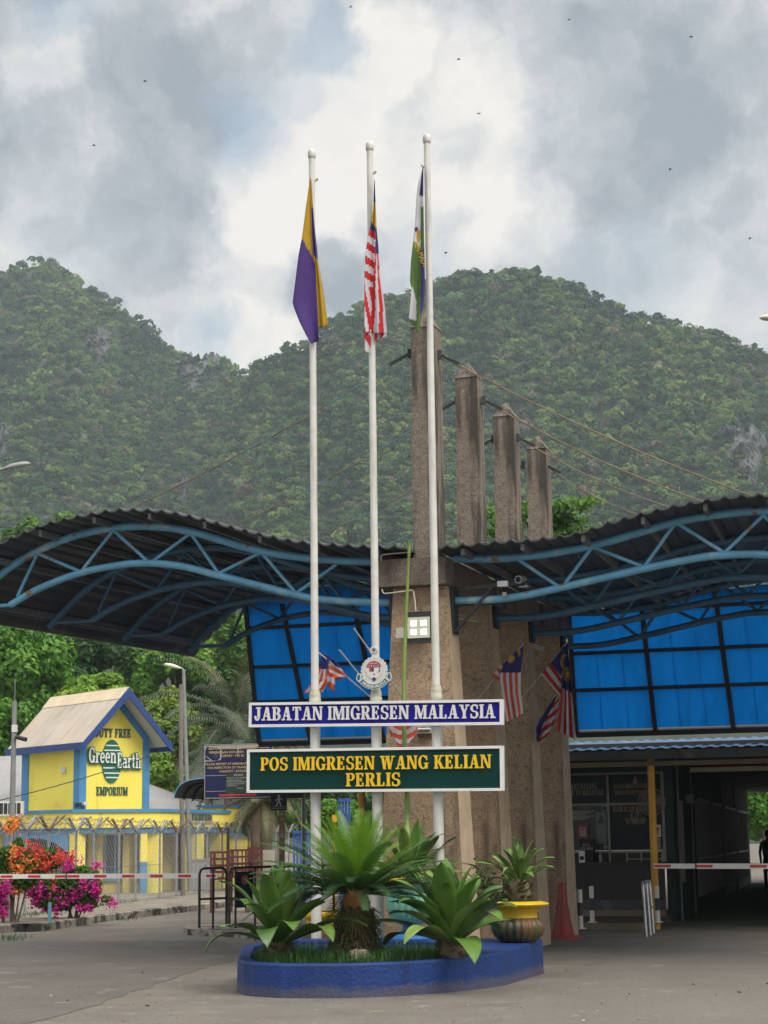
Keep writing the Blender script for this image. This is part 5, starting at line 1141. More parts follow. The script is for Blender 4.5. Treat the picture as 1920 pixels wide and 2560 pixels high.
def facade(o, q, segs, nm):
    U = nv(q - o); L = np.linalg.norm(q - o); N = np.array([U[1], -U[0], 0]); f = frame(o, U, (0, 0, 1), N)
    b = MB().mat(m_shy); b.box(0, L, zp0, zp1, -.5, .0, f); b.mat(m_shb); b.box(-.03, L + .03, zp1, zp2, -.55, .05, f); b.build('parapet', None, SH)
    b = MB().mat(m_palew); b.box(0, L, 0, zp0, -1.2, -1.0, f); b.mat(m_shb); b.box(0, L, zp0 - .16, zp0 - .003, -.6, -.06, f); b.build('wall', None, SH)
    for x0, x1, kind in segs:
        u0 = hit(x0, 2150, o, U)[0]; u1 = hit(x1, 2150, o, U)[0]
        if kind == 'col': b = MB().mat(m_shy); b.box(u0, u1, 0, zp0 - .004, -.45, -.08, f); b.build('column', None, SH)
        elif kind == 'bcol':
            b = MB().mat(m_shy); b.box(u0, u1, 1.05, zp0 - .004, -.45, -.08, f); b.mat(m_shb); b.box(u0, u1, 0, 1.048, -.46, -.075, f); b.build('column', None, SH)
        elif kind == 'win':
            b = MB().mat(m_dkwin); b.box(u0, u1, .55, zp0 - .2, -1.0, -.95, f); w_ = b.build('window', None, SH); b = MB().mat(m_shb)
            for uu in (u0, (u0 + u1) / 2, u1 - .05): b.box(uu, uu + .05, .5, zp0 - .2, -.948, -.92, f)
            b.box(u0, u1, .5, .55, -.95, -.90, f); b.build('frame', None, w_)
        elif kind == 'post': b = MB().mat(m_shf); b.box(u0, u1, 0, zp0 - .004, -.40, -.2, f); b.build('blue_post', None, SH)
        elif kind == 'door': b = MB().mat(m_dkwin); b.box(u0, u1, 0, zp0 - .2, -1.0, -.96, f); b.build('door', None, SH)
    return f
facade(pA, pB, [(-60, -10, 'col'), (0, 150, 'door'), (167, 184, 'col')], 0)
fB_ = facade(pB, pCc, [(184, 199, 'col'), (202, 232, 'door'), (236, 262, 'win'), (268, 318, 'win'), (320, 350, 'door'), (352, 369, 'bcol'), (372, 398, 'win'), (386, 392, 'post')], 1)
fC_ = facade(pCc, pD, [(400, 412, 'col'), (414, 460, 'win'), (492, 516, 'col'), (518, 555, 'door'), (556, 572, 'col')], 2)
UA = nv(pB - pA); fA_ = frame(pA, UA, (0, 0, 1), np.array([UA[1], -UA[0], 0])); u0 = hit(8, 2080, pA, UA)[0]; u1 = hit(168, 2080, pA, UA)[0]
b = MB().mat(m_shb); nA = 14; cxa = (u0 + u1) / 2
for i in range(nA):
    a0 = (i / nA) * 2 - 1; a1 = ((i + 1) / nA) * 2 - 1; b.prism([(cxa + a0 * (u1 - u0) / 2, zp0 - .18), (cxa + a1 * (u1 - u0) / 2, zp0 - .18), (cxa + a1 * (u1 - u0) / 2, zp0 - .28 - .42 * a1 * a1), (cxa + a0 * (u1 - u0) / 2, zp0 - .28 - .42 * a0 * a0)], -.055, -.02, fA_)
b.build('arch', None, SH)
o2 = at(520, 2030, 64); o2[2] = 0; q2 = at(658, 2030, 65); q2[2] = 0; U2 = nv(q2 - o2); f2_ = frame(o2, U2, (0, 0, 1), np.array([U2[1], -U2[0], 0])); L2 = np.linalg.norm(q2 - o2)
zt = hit(600, 2012, o2, U2)[1]; b = MB().mat(m_shy); b.box(0, L2, 0, 2.2, -3, -.3, f2_); b.box(-.2, L2 - .02, zt - .62, zt - .1, -3, 0, f2_); b.mat(m_shb); b.box(-.2, L2 + .05, zt - .098, zt, -3, .05, f2_); b.box(.3, L2 - .25, 1.75, 2.15, -.298, -.2, f2_); b.build('rear_wing', None, SH)
pE = at(140, 2150, 70); b = MB().mat(m_shy); b.add([(*pA[:2], 0), (*pB[:2], 0), (*pCc[:2], 0), (*pD[:2], 0), (pD[0] - 1, 72, 0), (pA[0], 72, 0)] + [(*pA[:2], 2.4), (*pB[:2], 2.4), (*pCc[:2], 2.4), (*pD[:2], 2.4), (pD[0] - 1, 72, 2.4), (pA[0], 72, 2.4)], [(3, 9, 10, 4), (4, 10, 11, 5), (5, 11, 6, 0)]); b.build('wall', None, SH)
ap = at(170, 1885, 66); rl = at(-300, 1900, 68)
b = MB().mat(m_gr); ev = 2.35
pts_ = [(pA[0], pA[1] + .5, ev), (pB[0], pB[1] + 1.2, ev), (pCc[0] - .1, pCc[1] + 1.5, ev), (pD[0] - .3, pD[1] + .4, ev), (pD[0], 71, ev), (pA[0], 72, ev), tuple(ap), tuple(rl)]
b.add(pts_, [(0, 1, 6, 7), (1, 2, 6), (2, 3, 6), (3, 4, 6), (4, 5, 7, 6), (5, 0, 7)]); b.build('hipped_roof', None, SH)
# company plate
c = hit(502, 2044, pCc, nv(pD - pCc)); m_plate = M('tan name plate', (.40, .30, .16), .6, .12, 3); hw = .83
b = MB().mat(m_plate); b.box(c[0] - hw, c[0] + hw, c[1] - .19, c[1] + .19, .003, .03, fC_); npl = b.build('name_plate', None, SH); b = MB().mat(m_ltxt); serif(b, 'NEW GREAT EARTH DUTY FREE SDN BHD', lambda x, y, w=0.: fC_(x, y, w + .03), .2, c[0], c[1] - .09, depth=.006, wx=.30, gap=.05); b.build('lettering', None, npl)
# tower
BE = R(39); e1 = np.array([math.cos(BE), math.sin(BE), 0]); e2 = np.array([-math.sin(BE), math.cos(BE), 0]); tc0 = at(198, 2024, 57.0); zb = tc0[2] - .30; tc0[2] = 0
wT = hit(371, 1950, tc0, e1)[0]; dT = abs(hit(57, 1950, tc0, e2)[0])
tf = lambda u, v, w=0.: tc0 + e1 * u + e2 * w + np.array([0, 0, v])            # w goes back along the ridge
zE = hit(371, 1868, tc0, e1)[1]; ovf, ovb, ou = .75, .5, .30
zR = at(321, 1722, float((tc0 + e1 * wT / 2 - e2 * ovf)[1]))[2]; zEv = at(218, 1855, float((tc0 - e2 * ovf)[1]))[2]
slope = (zR - zEv) / (wT / 2 + ou)
def zroof(u): return zR - abs(u - wT / 2) * slope
TW = MB().mat(m_shy); fl = [(0, zb), (wT, zb), (wT, zroof(wT) - .08), (wT / 2, zR - .08), (0, zroof(0) - .08)]
TW.prism(fl, 0.0, dT, tf); two = TW.build('tower', None, SH)
b = MB().mat(m_shb); pw = .36
for (u0, u1) in ((wT - .20, wT),): b.box(u0 - .02, u1 + .02, zb, min(zroof(u0), zroof(u1)) - .12, -.035, .4, tf)
b.build('pilaster', None, two); b = MB().mat(m_shb); b.box(-.03, .21, zb, zroof(0) - .12, -.034, .32, tf); b.build('pilaster', None, two); b = MB().mat(m_shb)
b.box(-.03, .32, zb, zroof(0) - .12, dT - .40, dT + .03, tf)
b.build('pilaster', None, two); b = MB().mat(m_shb)
for sg in (0, 1):
    ua, ub = ((0, wT / 2) if sg == 0 else (wT / 2, wT)); b.prism([(ua, zroof(ua) - .10), (ub, zroof(ub) - .10), (ub, zroof(ub) - .10 - .3), (ua, zroof(ua) - .10 - .3)], -.032, .1, tf)
b.build('gable_trim', None, two)
b = MB().mat(m_shr); 
for sg in (-1, 1):
    ue = wT / 2 + sg * (wT / 2 + ou); n_ = 9
    for k in range(n_):
        w0 = -ovf + (dT + ovf + ovb) * k / n_; w1 = -ovf + (dT + ovf + ovb) * (k + 1) / n_ - .02; dz = .004 * (k % 2)
        q = [(wT / 2, zR + dz, w0), (wT / 2, zR + dz, w1), (ue, zEv + dz, w1), (ue, zEv + dz, w0)]; vs = [tf(*p) for p in q] + [tf(p[0], p[1] - .05, p[2]) for p in q]
        b.add(vs, [(0, 1, 2, 3), (7, 6, 5, 4), (0, 4, 5, 1), (1, 5, 6, 2), (2, 6, 7, 3), (3, 7, 4, 0)])
b.build('roof', None, two)
b = MB().mat(M('tan ridge cap', (.55, .46, .32), .6, .1, 2)); b.prism([(wT / 2 - .30, zR - .30 * slope + .02), (wT / 2, zR + .06), (wT / 2 + .30, zR - .30 * slope + .02), (wT / 2, zR + .03)], -ovf - .01, dT + ovb, tf); b.build('ridge_cap', None, two)
b = MB().mat(m_shf)
for sg in (-1, 1):
    ue = wT / 2 + sg * (wT / 2 + ou + .04); b.prism([(wT / 2, zR + .03), (ue, zEv + .0), (ue, zEv - .24), (wT / 2, zR - .26)], -ovf - .06, -ovf - .012, tf)
    b.box(min(ue, ue + sg * .04), max(ue, ue + sg * .04), zEv - .22, zEv - .02, -ovf - .05, dT + ovb, tf)
b.build('fascia', None, two)
b = MB().mat(m_sof)
for sg in (-1, 1):
    ue = wT / 2 + sg * (wT / 2 + ou); b.add([tf(wT / 2, zR - .075, -ovf + .01), tf(ue, zEv - .075, -ovf + .01), tf(ue, zEv - .075, dT + ovb - .02), tf(wT / 2, zR - .075, dT + ovb - .02)], [(0, 1, 2, 3)])
b.build('soffit', None, two)
# lower case slab letters for the logo
g('r', .52, [rc(.08, .25, 0, .68), rc(.0, .33, 0, .09), rc(.0, .2, .6, .68)] + ring(.38, .45, .2, .23, .13, .1, 30, 180, 8))
g('e', .62, ring(.31, .34, .3, .35, .15, .1, 0, 320, 20) + [rc(.1, .58, .3, .39)])
g('n', .74, [rc(.08, .25, 0, .68), rc(.0, .33, 0, .09), rc(.0, .2, .6, .68), rc(.5, .67, 0, .45), rc(.43, .74, 0, .09)] + ring(.42, .42, .25, .26, .16, .11, 0, 150, 9))
g('a', .64, ring(.27, .2, .26, .21, .14, .09, 0, 360, 16) + [rc(.4, .56, .0, .5), rc(.4, .66, 0, .09)] + ring(.32, .47, .24, .21, .15, .1, 0, 160, 8))
g('t', .46, [rc(.12, .29, .05, .9), rc(0, .44, .6, .68)] + ring(.29, .15, .17, .16, .1, .09, 180, 310, 6))
g('h', .74, [rc(.08, .25, 0, 1), rc(.0, .33, 0, .09), rc(.0, .2, .92, 1), rc(.5, .67, 0, .45), rc(.43, .74, 0, .09)] + ring(.42, .42, .25, .26, .16, .11, 0, 150, 9))
ff2 = lambda u, v, w=0.: tf(u, v, -w); H2 = lambda x, y: hit(x, y, tc0, e1)
ow = H2(278, 1903); rx = (H2(302, 1903)[0] - H2(254, 1903)[0]) / 2; ry = (H2(278, 1849)[1] - H2(278, 1957)[1]) / 2
b = MB().mat(m_lgreen); b.prism([(ow[0] + rx * math.cos(2 * math.pi * i / 40), ow[1] + ry * math.sin(2 * math.pi * i / 40)) for i in range(40)], .004, .05, ff2); b.mat(m_lwhite)
for yy in (1864, 1876, 1889, 1920, 1933, 1944):
    v = H2(278, yy)[1]; h_ = rx * math.sqrt(max(0, 1 - ((v - ow[1]) / ry) ** 2)) * .96; b.box(ow[0] - h_, ow[0] + h_, v - .018, v + .018, .0505, .056, ff2)
b.build('logo_oval', None, two)
b = MB()
for txt, xa, xb, yb, h in (('Green', 218, 287, 1907, .46), ('Earth', 289, 349, 1920, .46)):
    ua = H2(xa, yb)[0]; ub = H2(xb, yb)[0]; v = H2(xa, yb)[1]; nat = sum(GL[c_][0] + .07 for c_ in txt) * h; wx = (ub - ua) / nat
    b.mat(m_lgreen)
    for du, dv in ((.035, -.02), (-.035, .02), (.035, .03), (-.03, -.035), (.05, -.045)): serif(b, txt, lambda x, y, w=0.: ff2(x + du, y + dv, w + .058 + du * .04), h, ua, v, 'L', depth=.012, wx=wx)
    b.mat(m_lwhite); serif(b, txt, lambda x, y, w=0.: ff2(x, y, w + .085), h, ua, v, 'L', depth=.02, wx=wx)
b.build('logo_lettering', None, two)
b = MB().mat(m_ltxt)
for txt, xa, xb, yb, yt in (('DUTY FREE', 236, 327, 1842, 1820), ('EMPORIUM', 240, 319, 1988, 1967)):
    ua = H2(xa, yb)[0]; ub = H2(xb, yb)[0]; v = H2(xa, yb)[1]; h = H2(xa, yt)[1] - v; nat = sum((GL[c_][0] + .07) if c_ in GL else .38 for c_ in txt) * h
    serif(b, txt, lambda x, y, w=0.: ff2(x, y, w + .003), h, ua, v, 'L', depth=.03, wx=(ub - ua) / nat)
b.build('lettering', None, two)
b = MB().mat(m_pale); H3 = lambda x, y: hit(x, y, tc0, e2); sf_ = lambda u, v, w=0.: tc0 + e2 * u + np.array([0, 0, v]) - e1 * w
c = H3(161, 1925); b.box(c[0] - .12, c[0] + .12, c[1] - .09, c[1] + .09, .003, .06, sf_); b.build('meter_box', None, two)
b = MB().mat(m_pale); c = H2(180, 2009); b.box(.03, .16, c[1] - .05, c[1] + .05, .04, .22, ff2); b.mat(m_black); b.box(-.18, -.06, c[1] - .12, c[1] + .02, .04, .26, ff2); b.build('wall_camera', None, two)
c = at(26, 2022, 56.5); b = MB().mat(m_pale); b.box(c[0] - .35, c[0] + .35, c[1], c[1] + .3, c[2] - .2, c[2] + .22); b.mat(m_black)
for k_ in range(5): b.box(c[0] - .32 + k_ * .13, c[0] - .22 + k_ * .13, c[1] - .012, c[1] - .002, c[2] - .15, c[2] + .17)
b.build('air_conditioner', None, None, c, 'white air conditioner box on the shop roof left of the tower', 'air conditioner')
b = MB().mat(m_black); p = at(-120, 2026, 50); q = at(374, 1890, 57.5); b.tube([p + (q - p) * j / 8 + np.array([0, 0, -.12 * 4 * (j / 8) * (1 - j / 8)]) for j in range(9)], .014, 5); b.build('overhead_cable', None, None, p, 'black overhead cable sagging across the shop tower front', 'cable')

# ------------------------------------------------------------------ security fence
m_gal = M('galvanised grey steel', (.24, .25, .26), .55, .2, 4, metal=.3, stains=[((.12, .08, .05), 4, .60, .1)]); m_rust = M('rusty angle steel', (.15, .085, .06), .85, .3, 6, .3, 30, stains=[((.25, .20, .17), 5, .55, .1)]); m_wire = M('steel wire', (.20, .205, .21), .5, .1, 5, metal=.3)
def fx(px): # distance along the fence line for a picture column
    n = np.array([FD[1], -FD[0], 0]); d = ray(px, 2200); k_ = ((fpa - CAM) @ n) / (d @ n); return float((CAM + d * k_ - fpa) @ FD)
ff3 = frame(fpa, FD, (0, 0, 1), (FD[1], -FD[0], 0)); ppx = [-60, 8, 63, 120, 189, 233, 297, 339, 399, 441, 489, 518, 555, 590, 622, 655, 690, 722]
T = thing('security_fence', 'chain link security fence topped by rusty Y arms and barbed wire', 'fence', fpa)
us = [fx(p) for p in ppx]; FH = 1.76
for i, u in enumerate(us):
    b = MB().mat(m_gal); b.tube([ff3(u, -.1), ff3(u, FH)], .03, 8); po = b.build('post', None, T); b = MB().mat(m_rust if i % 3 == 0 else m_gal)
    for sg in (-1, 1): b.bar(ff3(u, FH - .02), ff3(u + sg * .07 * 1, FH + .32, sg * .34), .055, .03); b.bar(ff3(u + .0, FH - .02), ff3(u + sg * .30, FH + .30, sg * .1), .06, .03)
    b.build('arm', None, po)
b = MB().mat(m_wire); ua, ub = us[0], us[-1]; k_ = ua
while k_ < ub:
    for sg in (-1, 1): b.tube([ff3(k_, 0, .02 + .004 * sg), ff3(min(ub, max(ua, k_ + sg * 1.05)), FH - .03, .02 + .004 * sg)], .0028, 3, cap=False, smooth=False)
    k_ += .13
for v in (.03, .9, FH - .04): b.tube([ff3(ua, v, .03), ff3(ub, v, .03)], .005, 4)
b.build('chain_link', None, T)
b = MB().mat(m_wire)
for sg in (-1, 1):
    for q in (.25, .6, .95):
        pts = []
        for i in range(len(us) - 1):
            for w in range(6): x = us[i] + (us[i + 1] - us[i]) * w / 6; pts.append(ff3(x, FH + .30 * q - .05 * math.sin(math.pi * w / 6) + rnd.uniform(-.02, .02), sg * .32 * q))
        b.tube(pts, .005, 3, cap=False, smooth=False)
        for p in pts[::1]:
            for e in range(2): o = p + (np.array([rnd.uniform(-.2, .2), 0, 0])); b.bar(o + np.array([-.02, 0, -.03]), o + np.array([.02, 0, .03]), .006)
pts = [ff3(ua + (ub - ua) * i / 900, FH + .03 + .11 * math.sin(i * .55) + .03 * math.sin(i * .13), .1 * math.cos(i * .55)) for i in range(900)]; b.tube(pts, .0045, 3, cap=False, smooth=False)
b.build('barbed_wire', None, T)

# ------------------------------------------------------------------ kerbside things on the left
m_grey = M('grey mast steel', (.22, .23, .24), .5, .15, 4, metal=.2, stains=[((.12, .12, .12), 3, .6, .1)])
g0 = gnd(25, 2296, .14); T = thing('camera_mast', 'thin grey mast with a small security camera at the left by the orange bougainvillea', 'mast', g0); ztop = at(27, 1752, g0[1])[2]
b = MB().mat(m_grey); b.tube([g0, (g0[0], g0[1], 2.4), (g0[0], g0[1], ztop)], [.075, .06, .045], 12); b.tube([(g0[0], g0[1], ztop), (g0[0], g0[1], ztop + .45)], .008, 5); b.build('pole', None, T)
c = at(30, 1843, g0[1]); b = MB().mat(m_pale); b.box(c[0], c[0] + .10, c[1] - .06, c[1] + .06, c[2] + .10, c[2] + .25); b.build('junction_box', None, T); b = MB().mat(m_black); b.bar(c, c + np.array([.16, -.06, -.02]), .03); b.tube([c + np.array([.10, -.05, -.0]), c + np.array([.32, -.16, -.06])], .045, 10); b.build('security_camera', None, T)
m_lampc = M('cream lamp housing', (.55, .50, .40), .5, .1, 4)
def lamp(label, gx, ztop_px, head, Y=None, base=None, group='street lamps', lean=0.0, hc=None):
    g0 = base; T = thing('street_lamp', label, 'street lamp', g0, group); top = at(*ztop_px, g0[1])
    b = MB().mat(m_grey); b.tube([g0, (g0[0] + (top[0] - g0[0]) * .4, g0[1], top[2] * .4), top], [.085, .07, .05], 12); b.build('pole', None, T)
    h0 = at(*head[0], g0[1]); h1 = at(*head[1], g0[1]); d = nv(h1 - h0); L = np.linalg.norm(h1 - h0)
    b = MB().mat(m_grey); b.tube([top - np.array([0, 0, .06]), top + (h0 - top) * .5 + np.array([0, 0, .02]), h0 + d * .05], .03, 8); b.build('arm', None, T)
    b = MB().mat(hc or m_lampc); pr = [(0, .035, .03), (.12, .06, .05), (.35, .10, .075), (.65, .11, .08), (.9, .085, .06), (1, .02, .02)]; rows = []
    sd = np.array([0, 1, 0]); up = np.cross(sd, d); up = up if up[2] > 0 else -up
    for f, w_, h_ in pr: rows.append([h0 + d * L * f + sd * w_ * math.cos(a) + up * h_ * math.sin(a) * (1 if math.sin(a) > 0 else .55) for a in [2 * math.pi * i / 16 for i in range(17)]])
    b.grid(rows); b.build('lamp_head', None, T); b = MB().mat(m_pale); b.grid([[p + up * -.006 for p in (r_[9], r_[12], r_[15])] for r_ in rows[2:5]]); b.build('diffuser', None, T)
    return T
lamp('grey street lamp with a cream lamp head, bound to an older post beside the shop', 0, (459, 1674), ((452, 1671), (410, 1661)), base=gnd(476, 2228, .14))
lamp('street lamp whose flat grey head reaches in at the left edge against the hill', 0, (-60, 1190), ((10, 1172), (77, 1160)), base=gnd(-95, 2330), hc=m_grey)
lamp('street lamp whose rounded head just shows at the right edge in the sky', 0, (2010, 815), ((1990, 800), (1899, 795)), base=gnd(2010, 2330), hc=m_lampc)
g0 = gnd(458, 2240, .14); zt = at(452, 1711, g0[1])[2]; b = MB().mat(M('old grey timber post', (.17, .155, .14), .9, .25, 3, .4, 20)); b.tube([g0, (at(453, 1900, g0[1])[0], g0[1], zt * .6), (at(452, 1711, g0[1])[0], g0[1], zt)], [.065, .062, .055], 10); b.build('old_post', None, None, g0, 'older dull post standing against the grey street lamp', 'post')
g0 = gnd(124, 2306, .14); b = MB().mat(M('pale blue pipe', (.13, .36, .50), .5, .15, 4, stains=[((.05, .15, .25), 6, .6, .1)])); b.tube([g0, g0 + np.array([0, 0, .37])], .034, 12); b.build('blue_stub_post', None, None, g0, 'short pale blue pipe post on the kerb in front of the magenta bougainvillea', 'post')
g0 = gnd(501, 2226, .14); m_cab = M('light grey cabinet', (.48, .48, .50), .45, .06, 2); T = thing('electric_cabinet', 'light grey electric cabinet on a concrete plinth beside the street lamp', 'cabinet', g0)
wq = 48 * g0[1] / F / 2; hq = 84 * g0[1] / F; b = MB().mat(m_cab); b.box(g0[0] - wq, g0[0] + wq, g0[1], g0[1] + .5, .16, hq); b.box(g0[0] - wq - .03, g0[0] + wq + .03, g0[1] - .03, g0[1] + .53, hq, hq + .04); b.build('body', None, T)
b = MB().mat(m_cab); b.box(g0[0] + wq * .25, g0[0] + wq * .95, g0[1] - .016, g0[1] - .004, .25, hq - .05); dr = b.build('door', None, T); b = MB().mat(M('cabinet window', (.10, .16, .25), .2, .1, 3)); b.box(g0[0] + wq * .45, g0[0] + wq * .68, g0[1] - .024, g0[1] - .017, hq * .72, hq * .88); b.build('meter_window', None, dr)
b = MB().mat(m_kerb); b.box(g0[0] - wq - .12, g0[0] + wq + .12, g0[1] - .1, g0[1] + .6, 0, .158); b.build('plinth', None, T)
# stacked dark red racks and a pale board
m_rack = M('dark red rack', (.10, .022, .020), .6, .2, 4); rk = at(525, 2172, 44); rk[2] = .0; T = thing('steel_rack', 'dark red open frame racks stacked behind the handrail beside the cabinet', 'rack', rk)
x0, x1 = rk[0], at(656, 2172, 44)[0]; zt = at(590, 2123, 44)[2]
for xa, xb, nm in ((x0, x0 + (x1 - x0) * .34, 0), (x0 + (x1 - x0) * .35, x0 + (x1 - x0) * .70, 1), (x0 + (x1 - x0) * .71, x1, 2)):
    b = MB().mat(m_rack); z0_ = zt - .04 + .04 * nm
    for x in (xa, xb - .04): b.box(x, x + .04, 44, 44.06, 0, z0_); b.box(x, x + .04, 44.7, 44.76, 0, z0_)
    for k_ in range(5): zz = z0_ - .05 - k_ * .15; b.box(xa, xb, 44.005, 44.05, zz, zz + .045); b.box(xa, xb, 44.71, 44.75, zz, zz + .045)
    for x in np.linspace(xa + .1, xb - .12, 2 + nm): b.box(x, x + .03, 44.01, 44.04, z0_ - .65, z0_)
    b.box(xa, xb, 44.06, 44.7, z0_ - .36, z0_ - .33); b.build('rack_frame', None, T)
b = MB().mat(M('pale chipboard', (.36, .33, .29), .8, .1, 2)); a_ = at(657, 2125, 44.2); c_ = at(686, 2175, 44.2); b.box(a_[0], c_[0], 44.2, 44.24, 0, a_[2]); b.build('pale_board', None, None, (a_[0], 44.2, 0), 'pale upright board at the right end of the dark red racks', 'board')
# traffic island with black handrails
m_rail = M('black satin steel', (.022, .021, .021), .35, .15, 5, metal=.3)
isl = [(458, 2332), (468, 2326), (640, 2318), (800, 2312), (800, 2338), (620, 2346), (470, 2338)]; b = MB().mat(m_kerb); ip = [gnd(x, y) for x, y in isl]; b.prism([(p[0], p[1]) for p in ip], 0, .10, lambda u, v, w: np.array([u, v, w])); b.build('kerb', None, None, kind='structure')
def handrail(label, px0, px1, yb, mids):
    g0 = gnd(px0, yb, .1); g1 = gnd(px1, yb - (px1 - px0) * .06, .1); d = nv(g1 - g0); L = np.linalg.norm(g1 - g0); f = frame(g0, d, (0, 0, 1), (d[1], -d[0], 0)); T = thing('handrail', label, 'handrail', g0, 'black handrails on the island'); hh = 1.05
    b = MB().mat(m_rail); b.tube([f(0, 0), f(0, hh - .1), f(.03, hh - .03), f(.1, hh), f(L - .1, hh), f(L - .03, hh - .03), f(L, hh - .1), f(L, 0)], .024, 8); b.build('hoop', None, T)
    b = MB().mat(m_rail); b.tube([f(0, .52), f(L, .52)], .02, 8); b.build('mid_rail', None, T)
    for m_ in mids: b = MB().mat(m_rail); b.tube([f(L * m_, 0), f(L * m_, hh)], .02, 8); b.build('upright', None, T)
    for x in (0, L): b = MB().mat(m_gal); b.lathe([(.05, 0), (.05, .015), (.03, .03)], f(x, 0), 12); b.build('foot_plate', None, T)
    return f, L, T
handrail('black handrail hoop at the left tip of the island, over the barrier arm end', 498, 566, 2324, [.5]); hf, hL, hT = handrail('black handrail hoop second along the island, with the dark notice plate', 573, 700, 2321, [.12, .5]); handrail('black handrail hoop farthest right on the island behind the sago palm', 704, 835, 2314, [.33, .66])
b = MB().mat(m_glassd); b.box(.12, .55, .35, .98, .03, .05, hf); pl_ = b.build('notice_plate', None, hT); b = MB().mat(m_crim); b.prism([(.33 + .09 * math.cos(x), .83 + .09 * math.sin(x)) for x in [i * .5236 for i in range(12)]], .052, .055, hf); b.build('red_disc', None, pl_)
# barrier arms
m_barw = M('white barrier arm', (.66, .66, .65), .4, .06, 4); m_barr = M('red barrier block', (.50, .015, .02), .4, .08, 4); m_joint = M('dark arm joint', (.05, .05, .05), .5)
def barrier(label, Y, x0, x1, yt0, yb0, yt1, reds, joint, post=None, group='barrier arms'):
    a0 = at(x0, (yt0 + yb0) / 2, Y); a1 = at(x1, yt1 + (yb0 - yt0) / 2, Y); d = nv(a1 - a0); L = np.linalg.norm(a1 - a0); h = (yb0 - yt0) * Y / F; f = frame(a0, d, np.cross((0, -1, 0), d) * -1 if np.cross((0, -1, 0), d)[2] < 0 else np.cross((0, -1, 0), d), (0, -1, 0)); T = thing('barrier_arm', label, 'barrier', a0, group); u_ = lambda x: (x - x0) / (x1 - x0) * L
    b = MB().mat(m_barw); b.box(0, u_(joint) - .01, -h / 2, h / 2, -.03, .03, f); b.box(u_(joint) + .01, L, -h / 2 * 1.08, h / 2 * 1.08, -.035, .035, f); b.build('boom', None, T)
    for ra, rb in reds: b = MB().mat(m_barr); k_ = .004 if ra > joint else 0; b.box(u_(ra), u_(rb), -h * .27, h * .27, .031 + k_, .034 + k_, f); b.build('red_block', None, T)
    b = MB().mat(m_joint); b.box(u_(joint) - .012, u_(joint) + .012, -h * .62, h * .62, -.045, .045, f); b.build('joint', None, T)
    if post: post(T, f, u_)
def lpost(T, f, u_):
    b = MB().mat(m_cab); p = f(u_(-90), 0); b.box(p[0] - .18, p[0] + .18, p[1] - .18, p[1] + .18, 0, p[2] + .15); b.build('barrier_housing', None, T)
barrier('long white barrier arm with red blocks across the road by the bougainvillea', 36.0, -110, 545, 2186, 2197, 2184, [(-40, -8), (2, 32), (71, 102), (138, 166), (170, 199), (236, 267), (306, 337), (376, 407), (446, 478), (516, 540)], 167, lpost)
def rpost(T, f, u_):
    b = MB().mat(m_cab); p = f(u_(2150), 0); b.box(p[0] - .18, p[0] + .18, p[1] - .18, p[1] + .18, 0, p[2] + .15); b.build('barrier_housing', None, T)
barrier('white barrier arm with red blocks from the yellow post to the right edge', 33.2, 1634, 2180, 2159, 2171, 2160, [(1635, 1676), (1741, 1781), (1874, 1916), (2010, 2052)], 1739, rpost)

# bougainvillea
m_boug = {'magenta': M('magenta bracts', (.56, .018, .28), .6, .2, 5, transl=.3), 'orange': M('orange bracts', (.78, .27, .06), .6, .2, 5, transl=.3), 'coral': M('coral bracts', (.62, .07, .05), .6, .2, 5, transl=.3)}
def boug(label, Y, clumps, leaves, group='bougainvillea shrubs'):
    c0 = at(clumps[0][0], 2290, Y); T = thing('bougainvillea', label, 'shrub', (c0[0], c0[1], .14), group); k_ = Y / F
    pts = []
    for px, py, rx, ry in leaves:
        c = at(px, py, Y); d = NR.normal(size=(int(rx * ry * 1.2), 3)); d /= np.linalg.norm(d, axis=1, keepdims=True); pts.append(c + d * NR.uniform(.5, 1.05, (len(d), 1)) * np.array([rx, (rx + ry) * .5, ry]) * k_)
    pts = np.concatenate(pts); v, q = leafquads(pts, NR.normal(size=pts.shape) + np.array([0, -.6, .6]), NR.uniform(.04, .075, len(pts)), 1.5); npmesh('foliage', v, q, LM['mid'], parent=T)
    for col in ('magenta', 'orange', 'coral'):
        P_ = []
        for px, py, r_, cc in clumps:
            if cc != col: continue
            c = at(px, py, Y - .25)
            for _ in range(max(3, int(r_ * r_ / 42))):
                d = NR.normal(size=3) * np.array([.62, .5, .56]); q0 = c + d * r_ * k_ * .9; P_.append(q0 + NR.normal(size=(16, 3)) * .045)
        if P_:
            P_ = np.concatenate(P_); v, q = leafquads(P_, NR.normal(size=P_.shape) + np.array([0, -.8, .5]), NR.uniform(.035, .06, len(P_)), 1.15); npmesh('blossoms', v, q, m_boug[col], parent=T)
    b = MB().mat(m_bark)
    for px, py, rx, ry in leaves: b.tube(crv([np.array([c0[0] + rnd.uniform(-.1, .1), c0[1], .14]), (at(px, py, Y) + c0) / 2 + np.array([0, 0, .2]), at(px, py, Y)], 4), [.02 - .0018 * i for i in range(9)], 5)
    b.build('stem', None, T)
